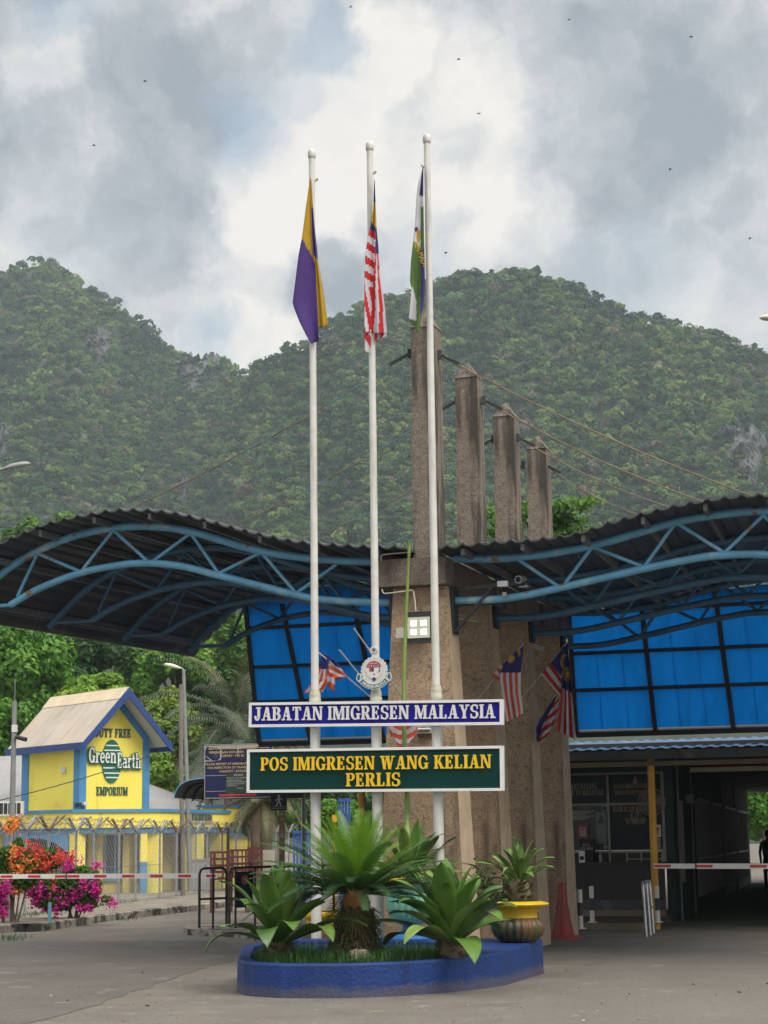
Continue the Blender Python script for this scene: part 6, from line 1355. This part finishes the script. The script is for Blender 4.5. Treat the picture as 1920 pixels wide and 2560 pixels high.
boug('orange and coral flowering bougainvillea at the left behind the barrier arm', 36.9, [(33, 2125, 14, 'orange'), (48, 2160, 14, 'orange'), (88, 2160, 12, 'orange'), (80, 2130, 22, 'coral'), (107, 2135, 14, 'coral'), (155, 2140, 20, 'coral'), (140, 2152, 13, 'coral'), (118, 2165, 16, 'coral'), (45, 2145, 16, 'coral'), (20, 2158, 12, 'orange'), (70, 2158, 16, 'orange'), (92, 2152, 13, 'orange'), (55, 2172, 14, 'orange'), (85, 2172, 13, 'coral'), (35, 2170, 8, 'orange'), (35, 2228, 8, 'orange'), (125, 2200, 13, 'coral'), (30, 2066, 13, 'orange'), (40, 2050, 9, 'orange'), (22, 2075, 7, 'orange')], [(20, 2150, 40, 32), (75, 2160, 50, 34), (120, 2150, 36, 26), (40, 2195, 50, 34), (5, 2195, 40, 36), (45, 2110, 12, 16), (33, 2060, 14, 16)])
boug('magenta flowering bougainvillea spilling over the kerb under the barrier arm', 38.2, [(183, 2170, 20, 'magenta'), (162, 2163, 10, 'magenta'), (243, 2166, 11, 'magenta'), (85, 2205, 16, 'magenta'), (78, 2228, 14, 'magenta'), (105, 2235, 24, 'magenta'), (95, 2252, 20, 'magenta'), (122, 2228, 14, 'magenta'), (185, 2228, 16, 'magenta'), (205, 2220, 17, 'magenta'), (222, 2212, 18, 'magenta'), (240, 2225, 18, 'magenta'), (250, 2233, 10, 'magenta'), (148, 2222, 9, 'magenta'), (165, 2245, 11, 'magenta'), (145, 2268, 18, 'magenta'), (150, 2255, 10, 'magenta'), (196, 2268, 9, 'magenta'), (222, 2268, 11, 'magenta'), (118, 2270, 10, 'magenta'), (283, 2257, 8, 'magenta'), (100, 2190, 9, 'magenta')], [(120, 2215, 52, 36), (175, 2215, 48, 32), (215, 2220, 40, 30), (140, 2250, 56, 26), (215, 2250, 30, 26), (200, 2185, 44, 20), (268, 2248, 16, 7)])
boug('small magenta bougainvillea cut by the left edge', 36.5, [(8, 2212, 18, 'magenta'), (2, 2228, 16, 'magenta'), (14, 2225, 11, 'magenta'), (4, 2270, 12, 'magenta'), (8, 2282, 8, 'magenta'), (-25, 2230, 26, 'magenta')], [(-5, 2225, 26, 28), (0, 2265, 20, 22)])
pts = []
for px, py in [(30, 2345), (45, 2342), (20, 2350), (75, 2324), (310, 2296), (312, 2291), (305, 2299), (445, 2275), (45, 2290), (85, 2284), (100, 2282), (255, 2262), (300, 2254), (318, 2251), (230, 2266), (55, 2288), (270, 2259)]:
    c = gnd(px, py + 3, .0 if py > 2289 and px < 320 and py > 2320 or px in (310, 312, 305, 445) else .142); pts.append((c, .05))
V = []; Q = []; n4 = 0
for c, r_ in pts:
    for _ in range(26):
        p = c + np.array([rnd.gauss(0, .16), rnd.gauss(0, .12), 0]); h = rnd.uniform(.03, .10); a = rnd.uniform(0, 6.28); d = np.array([math.cos(a), math.sin(a), 0]); s = np.array([-d[1], d[0], 0]) * .008; V += [p - s, p + s, p + d * .05 + np.array([0, 0, h]) + s * .6, p + d * .05 + np.array([0, 0, h]) - s * .6]; Q.append((n4, n4 + 1, n4 + 2, n4 + 3)); n4 += 4
npmesh('weeds', np.array(V), np.array(Q), m_grass)['kind'] = 'stuff'

# ------------------------------------------------------------------ faded notice board, awning, small signs
m_nb = M('faded navy board', (.022, .028, .085), .7, .25, 2, spec=.1, stains=[((.10, .11, .16), 3, .60, .08)]); m_nbf = M('dull board edge', (.30, .29, .28), .6, .15, 3); m_nt = M('faded tan lettering', (.48, .36, .14), .6, .15, 6); m_red = M('red strip', (.33, .03, .03), .6, .15, 3)
Yn = 37.0; tl = at(510.5, 1862, Yn); tr_ = at(681, 1858, Yn); bl_ = at(511, 1997, Yn); WN = tr_[0] - tl[0]; HN = tl[2] - bl_[2]
nf_ = frame(bl_, nv(tr_ - tl), (0, 0, 1), (0, -1, 0)); T = thing('notice_board', 'faded peeling navy notice board PLEASE REPORT AT IMMIGRATION behind the green sign', 'notice board', bl_)
b = MB().mat(m_nb); b.box(.012, WN - .012, .012, HN - .012, 0, .03, nf_); b.build('panel', None, T)
b = MB().mat(m_nbf); b.box(0, WN, HN - .014, HN, -.005, .036, nf_); b.box(0, WN, 0, .014, -.005, .036, nf_); b.box(0, .014, .0145, HN - .0145, -.005, .036, nf_); b.box(WN - .014, WN, .0145, HN - .0145, -.005, .036, nf_); b.build('frame', None, T)
b = MB().mat(m_nbf); kx = WN / 1285; ky = HN / 1015; zz = lambda x, y: ((x - 80) * kx, HN - (y - 305) * ky)
for pl in ([(95, 330), (1355, 320), (1330, 330), (1000, 380), (720, 400), (400, 385), (130, 345), (95, 420)], [(375, 390), (398, 390), (400, 560), (385, 600), (330, 610), (372, 560)], [(698, 400), (720, 400), (722, 500), (705, 560)], [(95, 520), (110, 520), (215, 590), (200, 605)], [(90, 600), (330, 612), (200, 625), (100, 625), (98, 700), (90, 700)]): b.prism([zz(*p) for p in pl], .031, .0335, nf_)
b.box(*[zz(90, 0)[0], zz(485, 0)[0], zz(0, 895)[1], zz(0, 885)[1]], .031, .033, nf_); b.box(zz(110, 0)[0], zz(480, 0)[0], zz(0, 1190)[1], zz(0, 1180)[1], .031, .033, nf_); b.build('peeled_patches', None, T)
b = MB().mat(m_nt)
for s_tx, y, x, al in (('BILA LAPOR DI KAUNTER IMIGRESEN UNTUK', 400, 730, 'CENTER'), ('PEMERIKSAAN DOKUMEN', 475, 165, 'LEFT'), ('PASPORT / PAS SEMPADAN', 545, 375, 'LEFT'), ('PLEASE REPORT AT IMMIGRATION', 695, 105, 'LEFT'), ('FOR INSPECTION OF TRAVEL', 765, 140, 'LEFT'), ('PASSPORT / BORDER PASS', 835, 365, 'LEFT')):
    u, v = zz(x, y); sans(b, s_tx, lambda p, q, w=0.: nf_(p, q, w + .031), 42 * ky, u, v, al, bold=.02, depth=.004, wx=.98)
b.build('lettering', None, T)
b = MB().mat(m_gpan); a_ = zz(485, 1225); c_ = zz(1000, 860); b.box(a_[0], c_[0], a_[1], c_[1], .031, .034, nf_); gp_ = b.build('thai_notice', None, T); b = MB().mat(M('white notice print', (.5, .52, .5), .6)); u, v = zz(720, 905); nfw = lambda p, q, w=0.: nf_(p, q, w + .034); sans(b, 'ประกาศ', nfw, 42 * ky, u, v, depth=.003)
for j, (y, xe, tx) in enumerate(((945, 870, 'ตั้งแต่วันที่ 1 ตุลาคม เป็นต้นไป'), (985, 870, 'บุคคลที่ต้องการเข้าออก'), (1020, 870, 'ต้องผ่านการตรวจหนังสือเดินทาง'), (1055, 870, 'ตามระเบียบตรวจคนเข้าเมือง'), (1090, 830, 'ทุกครั้งที่เดินทาง'), (1140, 880, 'จึงประกาศ'))):
    u, v = zz(500 if j < 5 else 690, y + 8); sans(b, tx, nfw, 22 * ky, u, v, 'LEFT', depth=.003)
b.build('lettering', None, gp_)
b = MB().mat(m_red); a_ = zz(355, 1285); c_ = zz(1055, 1240); b.box(a_[0], c_[0], a_[1], c_[1], .0345, .037, nf_); b.build('red_strip', None, T)
for v in (.25, HN - .2): b = MB().mat(m_black); b.bar(nf_(WN * .3, v, -.03), nf_(WN + .22, v, -.03), .05); b.build('bracket', None, T)
b = MB().mat(m_rust); p = nf_(WN + .19, 0, -.10); b.box(p[0] - .03, p[0] + .03, p[1], p[1] + .06, 0, p[2] + HN * .95); b.build('post', None, T)
m_awn = M('dark awning sheet', (.03, .032, .036), .5, .15, 3); a0 = at(437, 1992, 40); prof = crv([np.array(at(x, y, 40)) for x, y in ((436, 1993), (444, 1972), (462, 1956), (490, 1948), (540, 1944), (610, 1942), (700, 1946))], 6)
T = thing('curved_awning', 'small dark curved awning with a blue edge at the left of the notice board', 'awning', (a0[0], 40, 0)); b = MB().mat(m_awn); dv = AX * 2.4
b.grid([prof, [p + dv for p in prof]]); b.grid([[p - np.array([0, 0, .02]) for p in prof], [p + dv - np.array([0, 0, .02]) for p in prof]], flip=True); b.build('sheet', None, T)
b = MB().mat(m_shb); b.tube([p - AX * .02 for p in prof], .013, 6); b.build('edge_pipe', None, T)
for k_ in range(1, 5): b = MB().mat(m_black); b.tube([p + dv * k_ / 5 - np.array([0, 0, .05]) for p in prof], .02, 5); b.build('rib', None, T)
b = MB().mat(m_black); lo_ = at(440, 1993, 40)[2] 
b.add([prof[i] + dv * 1.0 for i in range(len(prof))] + [np.array([prof[0][0] + dv[0], prof[0][1] + dv[1], lo_]), np.array([prof[-1][0] + dv[0], prof[-1][1] + dv[1], lo_])], [tuple(range(len(prof))) + (len(prof) + 1, len(prof))]); b.build('end_wall', None, T)
for k_ in (.9,): b = MB().mat(m_black); p = prof[34] + dv * k_; b.tube([(p[0], p[1], 0), p - np.array([0, 0, .03])], .04, 8); b.build('post', None, T)
ps = at(697, 2004, 36); T = thing('pedestrian_sign', 'dark square pedestrian crossing sign with a walking figure on a rusty post', 'sign', (ps[0], 36, 0)); k_ = 36 / F
b = MB().mat(m_glassd); b.box(ps[0] - 20 * k_, ps[0] + 20 * k_, 36, 36.03, ps[2] - 21 * k_, ps[2] + 21 * k_); b.build('plate', None, T); pf2 = frame(ps, (1, 0, 0), (0, 0, 1), (0, -1, 0)); b = MB().mat(m_nbf)
b.prism([(k_ * 3 * math.cos(a), k_ * (14 + 3 * math.sin(a))) for a in [i * .7854 for i in range(8)]], .002, .004, pf2)
for q in ([(-2, 10), (3, 10), (2, 0), (-2, 0)], [(-2, 1), (1, 1), (-5, -11), (-8, -11)], [(0, 1), (3, 1), (7, -11), (4, -11)], [(2, 9), (3, 7), (10, 3), (9, 6)], [(-2, 9), (-2, 6), (-7, 1), (-8, 4)]): b.prism([(x * k_, y * k_) for x, y in q], .002, .0045, pf2)
for yy in (-13, -17):
    for x in range(-16, 16, 5): b.box((x) * k_, (x + 3.6) * k_, yy * k_, (yy + 1) * k_, .002, .004, pf2)
b.build('walking_figure', None, T); b = MB().mat(m_rust); p0 = at(703, 2026, 36.05); b.box(p0[0] - .04, p0[0] + .04, 36.04, 36.1, 0, p0[2]); b.build('post', None, T)
m_gate = M('blue painted gate', (.03, .08, .32), .5, .15, 3)
for x0, x1, yt, Y, nb, lb in ((849, 873, 1996, 47, 4, 'tall blue barred gate leaf seen under the green sign'), (735, 800, 2076, 52, 9, 'low blue railing behind the yellow post, left of the sago palm')):
    c = at(x0, yt, Y); d = at(x1, yt, Y); T = thing('blue_gate', lb, 'gate', (c[0], Y, 0)); b = MB().mat(m_gate); 
    for x in np.linspace(c[0], d[0], nb): b.bar((x, Y, 0), (x, Y, c[2]), .06)
    b.build('bars', None, T)
    for zz_ in (c[2] - .05, c[2] * .5, .15): b = MB().mat(m_gate); b.bar((c[0] - .03, Y - .04, zz_), (d[0] + .03, Y - .04, zz_), .07); b.build('rail', None, T)
c = at(836, 2046, 46); b = MB().mat(m_yel); b.box(c[0] - .06, c[0] + .06, 46, 46.05, c[2] - .09, c[2] + .08); b.bar((c[0], 46.08, 0), (c[0], 46.08, c[2]), .05); b.build('yellow_notice', None, None, (c[0], 46, 0), 'tiny yellow notice on a post beside the blue barred gate', 'sign')
c = gnd(760, 2270); zt = at(758, 2000, c[1])[2]; b = MB().mat(m_grey); b.tube([c, (c[0], c[1], zt)], .05, 8); b.build('grey_pole', None, None, c, 'thin pale grey pole seen between the yellow post and the left flagpole', 'pole')
# ------------------------------------------------------------------ fittings on the pillars
m_led = emat('lit floodlight lens', (1, 1, .93), 6.0); m_lens = M('pale floodlight glass', (.55, .56, .45), .3, .06, 3)
tF = -.50; s0, z0 = pst(1047, 1569, tF); k = 24.9 / F; flf = frame(st(s0, tF, z0), BX, (0, 0, 1), -AX)
T = thing('floodlight', 'square black floodlight with four lit lamps on the nearest pillar', 'floodlight', flf(0, 0, 0))
b = MB().mat(m_black); b.box(-34 * k, 33 * k, -38 * k, 40 * k, -.06, .0, flf); b.bar(flf(-20 * k, 0, -.06), flf(-20 * k, 0, -.28), .05); b.bar(flf(20 * k, 0, -.06), flf(20 * k, 0, -.28), .05); b.build('housing', None, T)
b = MB().mat(m_lens); b.box(-29 * k, 29 * k, -26 * k, 26 * k, .001, .012, flf); b.build('glass', None, T)
for i in (-1, 1):
    for j in (-1, 1): b = MB().mat(m_led); b.box((i * 13 - 7) * k, (i * 13 + 7) * k, (j * 11 - 6) * k, (j * 11 + 6) * k, .0122, .016, flf); b.build('lamp', None, T)
m_box = M('beige plastic box', (.42, .40, .35), .5, .06, 4)
s0, z0 = pst(1002, 1583, -.46); b = MB().mat(m_box); b.box(s0 - .05, s0 + .05, -.50, -.30, z0 - .065, z0 + .065, fst); b.box(s0 - .055, s0 + .055, -.508, -.501, z0 - .07, z0 + .07, fst); b.build('junction_box', None, None, st(s0, -.4, z0), 'beige junction box left of the floodlight on the nearest pillar', 'box')
s0, z0 = pst(1059, 1823, -.42); b = MB().mat(m_box); b.box(s0 - .13, s0 + .13, -.40, -.30, z0 - .055, z0 + .055, fst); b.mat(m_pale); b.tube([st(s0 - .08, -.415, z0), st(s0 + .09, -.415, z0)], .018, 8); b.mat(m_rust); b.box(s0 - .05, s0 + .10, -.404, -.401, z0 + .02, z0 + .032, fst); b.build('socket_plate', None, None, st(s0, -.4, z0), 'pale plate with a white tube and rust on the nearest pillar between the signs', 'plate')
s0, z0 = pst(1259, 1461, -.08); b = MB().mat(m_pale); b.box(s0 - .065, s0 + .065, -.14, -.04, z0 - .03, z0 + .035, fst); b.box(s0 - .07, s0 + .07, -.146, -.141, z0 - .034, z0 + .039, fst); b.mat(m_box); b.lathe([(.03, 0), (.03, -.05), (0, -.06)], st(s0 + .01, -.09, z0 - .11), 10); b.build('junction_box', None, None, st(s0, -.1, z0), 'small white junction box on the black bracket arm under the right canopy', 'box')
s0, z0 = pst(1300, 1449, -.08); T = thing('security_camera', 'round grey security camera at the end of the bracket arm under the right canopy', 'camera', st(s0, -.1, z0))
b = MB().mat(m_grey); fr_ = frame(st(s0, -.08, z0), BX, (0, 0, 1), nv(-AX + np.array([-.2, 0, -.1])))
b.tube([fr_(0, 0, -.10), fr_(0, 0, .06)], .055, 16); b.tube([fr_(.06, -.09, -.05), fr_(.05, 0, -.06)], .018, 8); b.box(-.02, .10, -.105, -.085, -.10, .0, fr_); b.build('body', None, T); b = MB().mat(m_glassd); b.tube([fr_(0, 0, .061), fr_(0, 0, .066)], .038, 14); b.build('lens', None, T)
m_pipe = M('beige conduit', (.44, .41, .36), .6, .06, 4); z_b = lambda x, y, t=-.44: st(pst(*zA(x, y), t)[0], t, pst(*zA(x, y), t)[1])
b = MB().mat(m_pipe); b.tube(crv([z_b(38, 68), z_b(42, 30), z_b(75, 18), z_b(245, 2)], 5), .010, 6); b.tube(crv([z_b(45, 285), z_b(55, 312), z_b(90, 318), z_b(280, 294)], 5), .010, 6); b.build('conduit', None, None, z_b(40, 68), 'beige conduit bending round the left end of the spine beam', 'conduit')
b = MB().mat(m_pipe); b.tube([z_b(288, 300, -.43), z_b(300, 380, -.46), z_b(305, 455, -.49)], .010, 6); b.build('conduit', None, None, z_b(288, 300), 'short beige conduit dropping to the top of the floodlight', 'conduit')
m_tube = M('greenish tube light', (.38, .40, .26), .5, .05, 3)
for (xa, xb, y, t, lb) in ((632, 792, 505, 1.72, 'slanting dim tube light on the side of the second pillar'), (1208, 1288, 728, 3.9, 'dim tube light high on the third pillar behind the striped flag')):
    p = z_b(xa, y - 18, t); q = z_b(xb, y + 6, t); b = MB().mat(m_box); b.bar(p, q, .13, .02); b.mat(m_tube); b.tube([p + np.array([0, 0, -.04]) + (q - p) * .05, q + np.array([0, 0, -.04]) - (q - p) * .05], .022, 8); b.build('tube_light', None, None, p, lb, 'lamp')

# ------------------------------------------------------------------ cone, bollards, steel barrier
g0 = gnd(1409, 2347); hC = 134 * g0[1] / F; m_cone = M('worn red cone', (.24, .022, .022), .55, .2, 3, stains=[((.20, .05, .05), 4, .6, .1)])
T = thing('traffic_cone', 'worn red traffic cone at the foot of the third pillar', 'traffic cone', g0); b = MB().mat(m_cone); b.lathe([(.20, .035), (.175, .06), (.13, .30 * hC), (.085, .65 * hC), (.045, .97 * hC), (.04, hC), (0, hC)], g0, 24); b.build('body', None, T)
b = MB().mat(m_cone); b.prism([(.29 * math.cos(a) * (1.12 if i % 2 else 1), .29 * math.sin(a) * (1.12 if i % 2 else 1)) for i, a in enumerate([2 * math.pi * j / 8 + .3927 for j in range(8)])], 0, .045, frame(g0, (1, 0, 0), (0, 1, 0), (0, 0, 1))); b.build('base', None, T)
m_bw = M('white bollard band', (.55, .54, .50), .5, .08, 4); m_bb = M('black bollard band', (.02, .02, .022), .5, .1, 4)
for (x, y, yt, lb) in ((1452, 2322, 2228, 'black and white banded bollard nearest the red cone'), (1481, 2306, 2219, 'black and white banded bollard in front of the dark counter'), (1645, 2306, 2219, 'black and white banded bollard half hidden behind the yellow post')):
    g0 = gnd(x, y, .12); h = (y - yt) * g0[1] / F; T = thing('bollard', lb, 'bollard', g0, 'banded bollards at the counter')
    for i in range(3): b = MB().mat(m_bw if i != 1 else m_bb); b.tube([g0 + np.array([0, 0, h * i / 3]), g0 + np.array([0, 0, h * (i + 1) / 3])], .042, 14); b.build('band', None, T)
    b = MB().mat(m_bw); b.lathe([(.09, 0), (.09, .012), (.045, .02)], g0, 12); b.build('base_plate', None, T)
g0 = gnd(1622, 2338); T = thing('steel_barrier', 'bundle of folded steel barrier pipes leaning by the yellow post', 'barrier', g0); m_chr = M('dull chrome pipe', (.38, .39, .41), .25, .15, 6, metal=.8); Yb = g0[1]
for xb, yb_, xt, yt, dy in ((1616, 2342, 1607, 2207, 0), (1626, 2338, 1616, 2203, .12), (1634, 2334, 1624, 2203, .25)):
    b = MB().mat(m_chr); p = gnd(xb, yb_); q = at(xt, yt, p[1] + .05); b.tube(crv([p, p + (q - p) * .5, q - np.array([0, 0, .04]), q + np.array([.03, .12, .0]), q + np.array([.08, .5, -.0])], 4), .026, 10); b.build('pipe', None, T)
b = MB().mat(m_gal); b.bar(at(1611, 2272, Yb), at(1630, 2268, Yb + .3), .04); b.build('tie', None, T)
# wall fan on the yellow post
fc = at(1629, 2005, 34.1); T = thing('wall_fan', 'round dusty wall fan behind the yellow post', 'fan', fc); m_fan = M('dusty pink fan guard', (.16, .115, .105), .6, .1, 5); rF = 33 * 34.1 / F
b = MB().mat(m_fan)
for r_ in (rF, rF * .68, rF * .36): b.tube([fc + np.array([r_ * math.cos(a), -.06 * (1 - r_ / rF), r_ * math.sin(a)]) for a in [2 * math.pi * i / 36 for i in range(37)]], .008 if r_ < rF else .012, 6)
for i in range(44): a = 2 * math.pi * i / 44; b.tube([fc + np.array([0, -.07, 0]), fc + np.array([rF * math.cos(a), 0, rF * math.sin(a)])], .0035, 3)
b.build('guard', None, T); b = MB().mat(m_fan)
for i in range(3):
    a = 2 * math.pi * i / 3 + .4; c_, s_n = math.cos(a), math.sin(a); b.add([fc + np.array([c_ * r1 - s_n * w_, .03 + dy, s_n * r1 + c_ * w_]) for r1, w_, dy in ((.03, -.03, 0), (rF * .85, -.07, -.02), (rF * .9, .05, .03), (.03, .03, .02))] + [fc + np.array([c_ * r1 - s_n * w_, .036 + dy, s_n * r1 + c_ * w_]) for r1, w_, dy in ((.03, -.03, 0), (rF * .85, -.07, -.02), (rF * .9, .05, .03), (.03, .03, .02))], [(0, 1, 2, 3), (7, 6, 5, 4)])
b.build('blades', None, T); b = MB().mat(m_fan); b.tube([fc + np.array([0, .02, 0]), fc + np.array([0, .16, 0])], .07, 14); b.bar(fc + np.array([0, .1, 0]), st(1.33, 9.50, fc[2] - .05), .05); b.build('motor', None, T)
# things on the counter and notices on the glass
def onc(x): u = wv(x, 2150)[0]; return st(u, HT - .25, vr[3])
c = onc(1476); T = thing('complaint_box', 'dark box lettered PETI ADUAN on the counter', 'box', c); b = MB().mat(m_glassd); f_ = frame(c, BX, (0, 0, 1), -AX); b.box(-.13, .13, 0, .42, -.12, .1, f_); b.box(-.145, .145, .42, .44, -.13, .11, f_); b.build('body', None, T); b = MB().mat(m_let); sans(b, 'PETI', f_, .055, 0, .30, bold=.02, depth=.104); b.build('lettering', None, T); b = MB().mat(m_let); sans(b, 'ADUAN', f_, .055, 0, .235, bold=.02, depth=.104); b.build('lettering', None, T)
b = MB().mat(m_pale); c = onc(1467); f_ = frame(c, BX, (0, 0, 1), -AX); b.box(-.055, .055, 0, .22, .16, .2, f_); b.mat(m_glassd); b.box(-.04, .04, .05, .12, .2005, .204, f_); b.build('leaflet_stand', None, None, c, 'white leaflet stand in front of the dark complaint box', 'stand')
for x, lb in ((1507, 'clear pump bottle on the counter left of the centre frame'), (1662, 'small bottle at the right end of the counter')):
    c = onc(x) + AX * .02; b = MB().mat(m_let); b.lathe([(.03, 0), (.035, .01), (.035, .13), (.012, .16), (.012, .19), (0, .19)], c, 12); b.tube([c + np.array([0, 0, .18]), c + np.array([0, 0, .23]), c + np.array([-.04, 0, .225])], .006, 6); b.build('pump_bottle', None, None, c, lb, 'bottle')
m_redp = M('red notice sleeve', (.17, .014, .018), .5, .1, 3)
for (x0, y0, x1, y1, m_, lb) in ((1443, 2060, 1472, 2097, m_redp, 'red framed paper notice on the dark green panel'), (1636, 2062, 1653, 2092, m_pale, 'white paper notice right of the yellow post'), (1636, 2094, 1653, 2122, m_alu, 'grey paper notice under the white one by the yellow post')):
    a_ = wv(x0, y0); c_ = wv(x1, y1); T = thing('paper_notice', lb, 'notice', wf(a_[0], c_[1], .03)); b = MB().mat(m_); b.box(a_[0], c_[0], HT - .03, HT + .0, c_[1], a_[1], fst); b.build('sheet', None, T)
    b = MB().mat(m_let); q = .22 * (c_[0] - a_[0]); b.box(a_[0] + q, c_[0] - q, HT - .034, HT - .031, c_[1] + q, a_[1] - q * 1.2, fst); b.mat(m_red); cx_ = (a_[0] + c_[0]) / 2; cz_ = a_[1] - (a_[1] - c_[1]) * .38; b.prism([(cx_ + .03 * math.cos(i * .5236), cz_ + .03 * math.sin(i * .5236)) for i in range(12)], .0345, .036, wf); b.build('print', None, T)

# ------------------------------------------------------------------ person at the right edge, seen from behind
def person(label, foot, hgt, yaw):
    me = bpy.data.meshes.new('body'); J = [(0, 0, .93, .13), (0, 0, 1.10, .125), (0, .0, 1.28, .15), (0, 0, 1.42, .13), (0, .01, 1.50, .055), (0, .02, 1.56, .06),
        (.10, 0, .88, .10), (.11, .02, .50, .065), (.11, -.01, .10, .05), (.12, .12, .03, .035), (-.10, 0, .88, .10), (-.11, -.02, .50, .065), (-.11, -.05, .10, .05), (-.12, .08, .03, .035),
        (.19, 0, 1.40, .06), (.25, -.02, 1.13, .045), (.24, .06, .90, .035), (.24, .09, .80, .03), (-.19, 0, 1.40, .06), (-.25, -.02, 1.13, .045), (-.24, .06, .90, .035), (-.24, .09, .80, .03)]
    E_ = [(0, 1), (1, 2), (2, 3), (3, 4), (4, 5), (0, 6), (6, 7), (7, 8), (8, 9), (0, 10), (10, 11), (11, 12), (12, 13), (3, 14), (14, 15), (15, 16), (16, 17), (3, 18), (18, 19), (19, 20), (20, 21)]
    n0 = len(J)
    for sgn, h0 in ((1, 17), (-1, 21)):
        bx = J[h0]
        for q in range(4):
            J.append((bx[0] + sgn * .004, bx[1] + (q - 1.5) * .018, bx[2] - .06, .009)); J.append((bx[0] - sgn * .008, bx[1] + (q - 1.5) * .017, bx[2] - .105 + abs(q - 1.3) * .009, .008)); E_ += [(h0, len(J) - 2), (len(J) - 2, len(J) - 1)]
        J.append((bx[0] - sgn * .01, bx[1] + .045, bx[2] - .03, .010)); E_.append((h0, len(J) - 1))
    k_ = hgt / 1.72; me.from_pydata([(x * k_, y * k_, z * k_) for x, y, z, r_ in J], E_, []); T = thing('person', label, 'person', foot); T.rotation_euler = (0, 0, yaw)
    o = bpy.data.objects.new('body', me); COL.objects.link(o); o.parent = T; sk = o.modifiers.new('skin', 'SKIN')
    for i, j in enumerate(J): me.skin_vertices[0].data[i].radius = (j[3] * k_, j[3] * k_ * (.8 if i in (0, 1, 2, 3) else 1)); me.skin_vertices[0].data[i].use_root = i == 0
    sk.use_smooth_shade = True; su = o.modifiers.new('smooth', 'SUBSURF'); su.levels = 1; su.render_levels = 2; me.materials.append(M('dark clothing', (.018, .018, .024), .85, .2, 4))
    b = MB().mat(M('brown skin', (.22, .12, .075), .6, .1, 6)); pr = [(0, -.125), (.05, -.12), (.07, -.08), (.078, 0), (.074, .06), (.05, .105), (0, .12)]; b.lathe([(r_, z) for r_, z in pr], (0, .02, 1.645), 20)
    for sx in (-1, 1): b.lathe([(0, -.03), (.014, -.01), (.014, .02), (0, .035)], (sx * .08, .015, 1.63), 8)
    b.lathe([(0, -.025), (.014, -.015), (.008, .02), (0, .03)], (0, .098, 1.635), 8); b.bar((-.02, .092, 1.59), (.02, .092, 1.59), .008)
    for sx in (-1, 1): b.lathe([(0, -.008), (.01, 0), (0, .008)], (sx * .03, .088, 1.66), 8)
    b.v = [(x * k_, y * k_, z * k_) for x, y, z in b.v]; h = b.build('head', None); h.parent = T
    b = MB().mat(M('black hair', (.01, .009, .008), .7)); b.lathe([(.084, -.02), (.087, .03), (.078, .08), (.05, .118), (0, .132)], (0, .005, 1.645), 18); b.v = [(x * k_, y * k_, z * k_) for x, y, z in b.v]; h = b.build('hair', None); h.parent = T
    b = MB().mat(M('dark backpack', (.03, .03, .04), .8, .2, 5)); rows = []
    for z, w_, d in ((.98, .10, .06), (1.0, .15, .13), (1.15, .17, .17), (1.32, .16, .15), (1.42, .12, .10), (1.44, .06, .05)): rows.append([np.array([w_ * math.cos(a), -.12 - d * .5 + d * .55 * math.sin(a), z]) * k_ for a in [2 * math.pi * i / 14 for i in range(15)]])
    b.grid(rows); h = b.build('backpack', None); h.parent = T
gp0 = gnd(1924, 2233); gp0 = gnd(1926, 2228); person('person in dark clothes with a backpack, cut by the right edge in the passage', gp0, 1.70, R(-15))

# ------------------------------------------------------------------ small birds against the clouds
m_bird = M('dark bird', (.03, .03, .035), .8)
BP = [(362, 204), (235, 364), (1146, 149), (1423, 50), (1728, 93), (1197, 285), (1676, 424), (1115, 633), (877, 18), (1875, 597)]
bird = None
for i, (x, y) in enumerate(BP):
    p = at(x, y, 130)
    if bird is None:
        b = MB().mat(m_bird); b.tube([p + np.array([-.17, 0, -.01]), p + np.array([-.06, 0, .0]), p + np.array([.08, 0, .01]), p + np.array([.16, 0, .02]), p + np.array([.2, 0, .015])], [.006, .022, .025, .014, .003], 8)
        for sg in (-1, 1):
            w_ = [p + np.array([.07, 0, .03]), p + np.array([-.05, 0, .03]), p + np.array([-.06, sg * .08, .07]), p + np.array([.06, sg * .09, .08]), p + np.array([-.05, sg * .16, .05])]; b.add(w_ + [q - np.array([0, 0, .008]) for q in w_], [(0, 1, 2, 3), (3, 2, 4), (8, 7, 6, 5), (9, 7, 8)])
        bird = b.build('bird', None, None, p, 'tiny dark bird high in the cloudy sky', 'bird', 'birds in the sky')
    else:
        o = bird.copy(); COL.objects.link(o); o.location = tuple(p); o.rotation_euler = (0, rnd.uniform(-.4, .4), rnd.uniform(0, 6.28))

# dry leaves and grit on the forecourt: nobody could count them
V = []; Q = []; n4 = 0
for _ in range(520):
    px, py = rnd.uniform(-100, 2020), 2345 + 230 * rnd.random() ** .8; c = gnd(px, py, .009); w_ = math.hypot((c[0] - PC[0]) / 2.0, (c[1] - PC[1]) / 2.4)
    if w_ < 1.02: continue
    s_1 = rnd.uniform(.005, .014) if rnd.random() < .9 else rnd.uniform(.018, .035); a = rnd.uniform(0, 6.28); d = np.array([math.cos(a), math.sin(a), rnd.uniform(-.05, .25)]) * s_1; e = np.array([-math.sin(a), math.cos(a), rnd.uniform(-.1, .2)]) * s_1 * .5
    up_3 = np.array([0, 0, s_1 * .5]); V += [c - d, c + e + up_3, c + d, c - e]; Q.append((n4, n4 + 1, n4 + 2, n4 + 3)); n4 += 4
npmesh('fallen_leaves', np.array(V), np.array(Q), M('dry leaf litter', (.15, .11, .075), .9, .5, 3, stains=[((.34, .31, .27), 2.5, .55, .03)]))['kind'] = 'stuff'
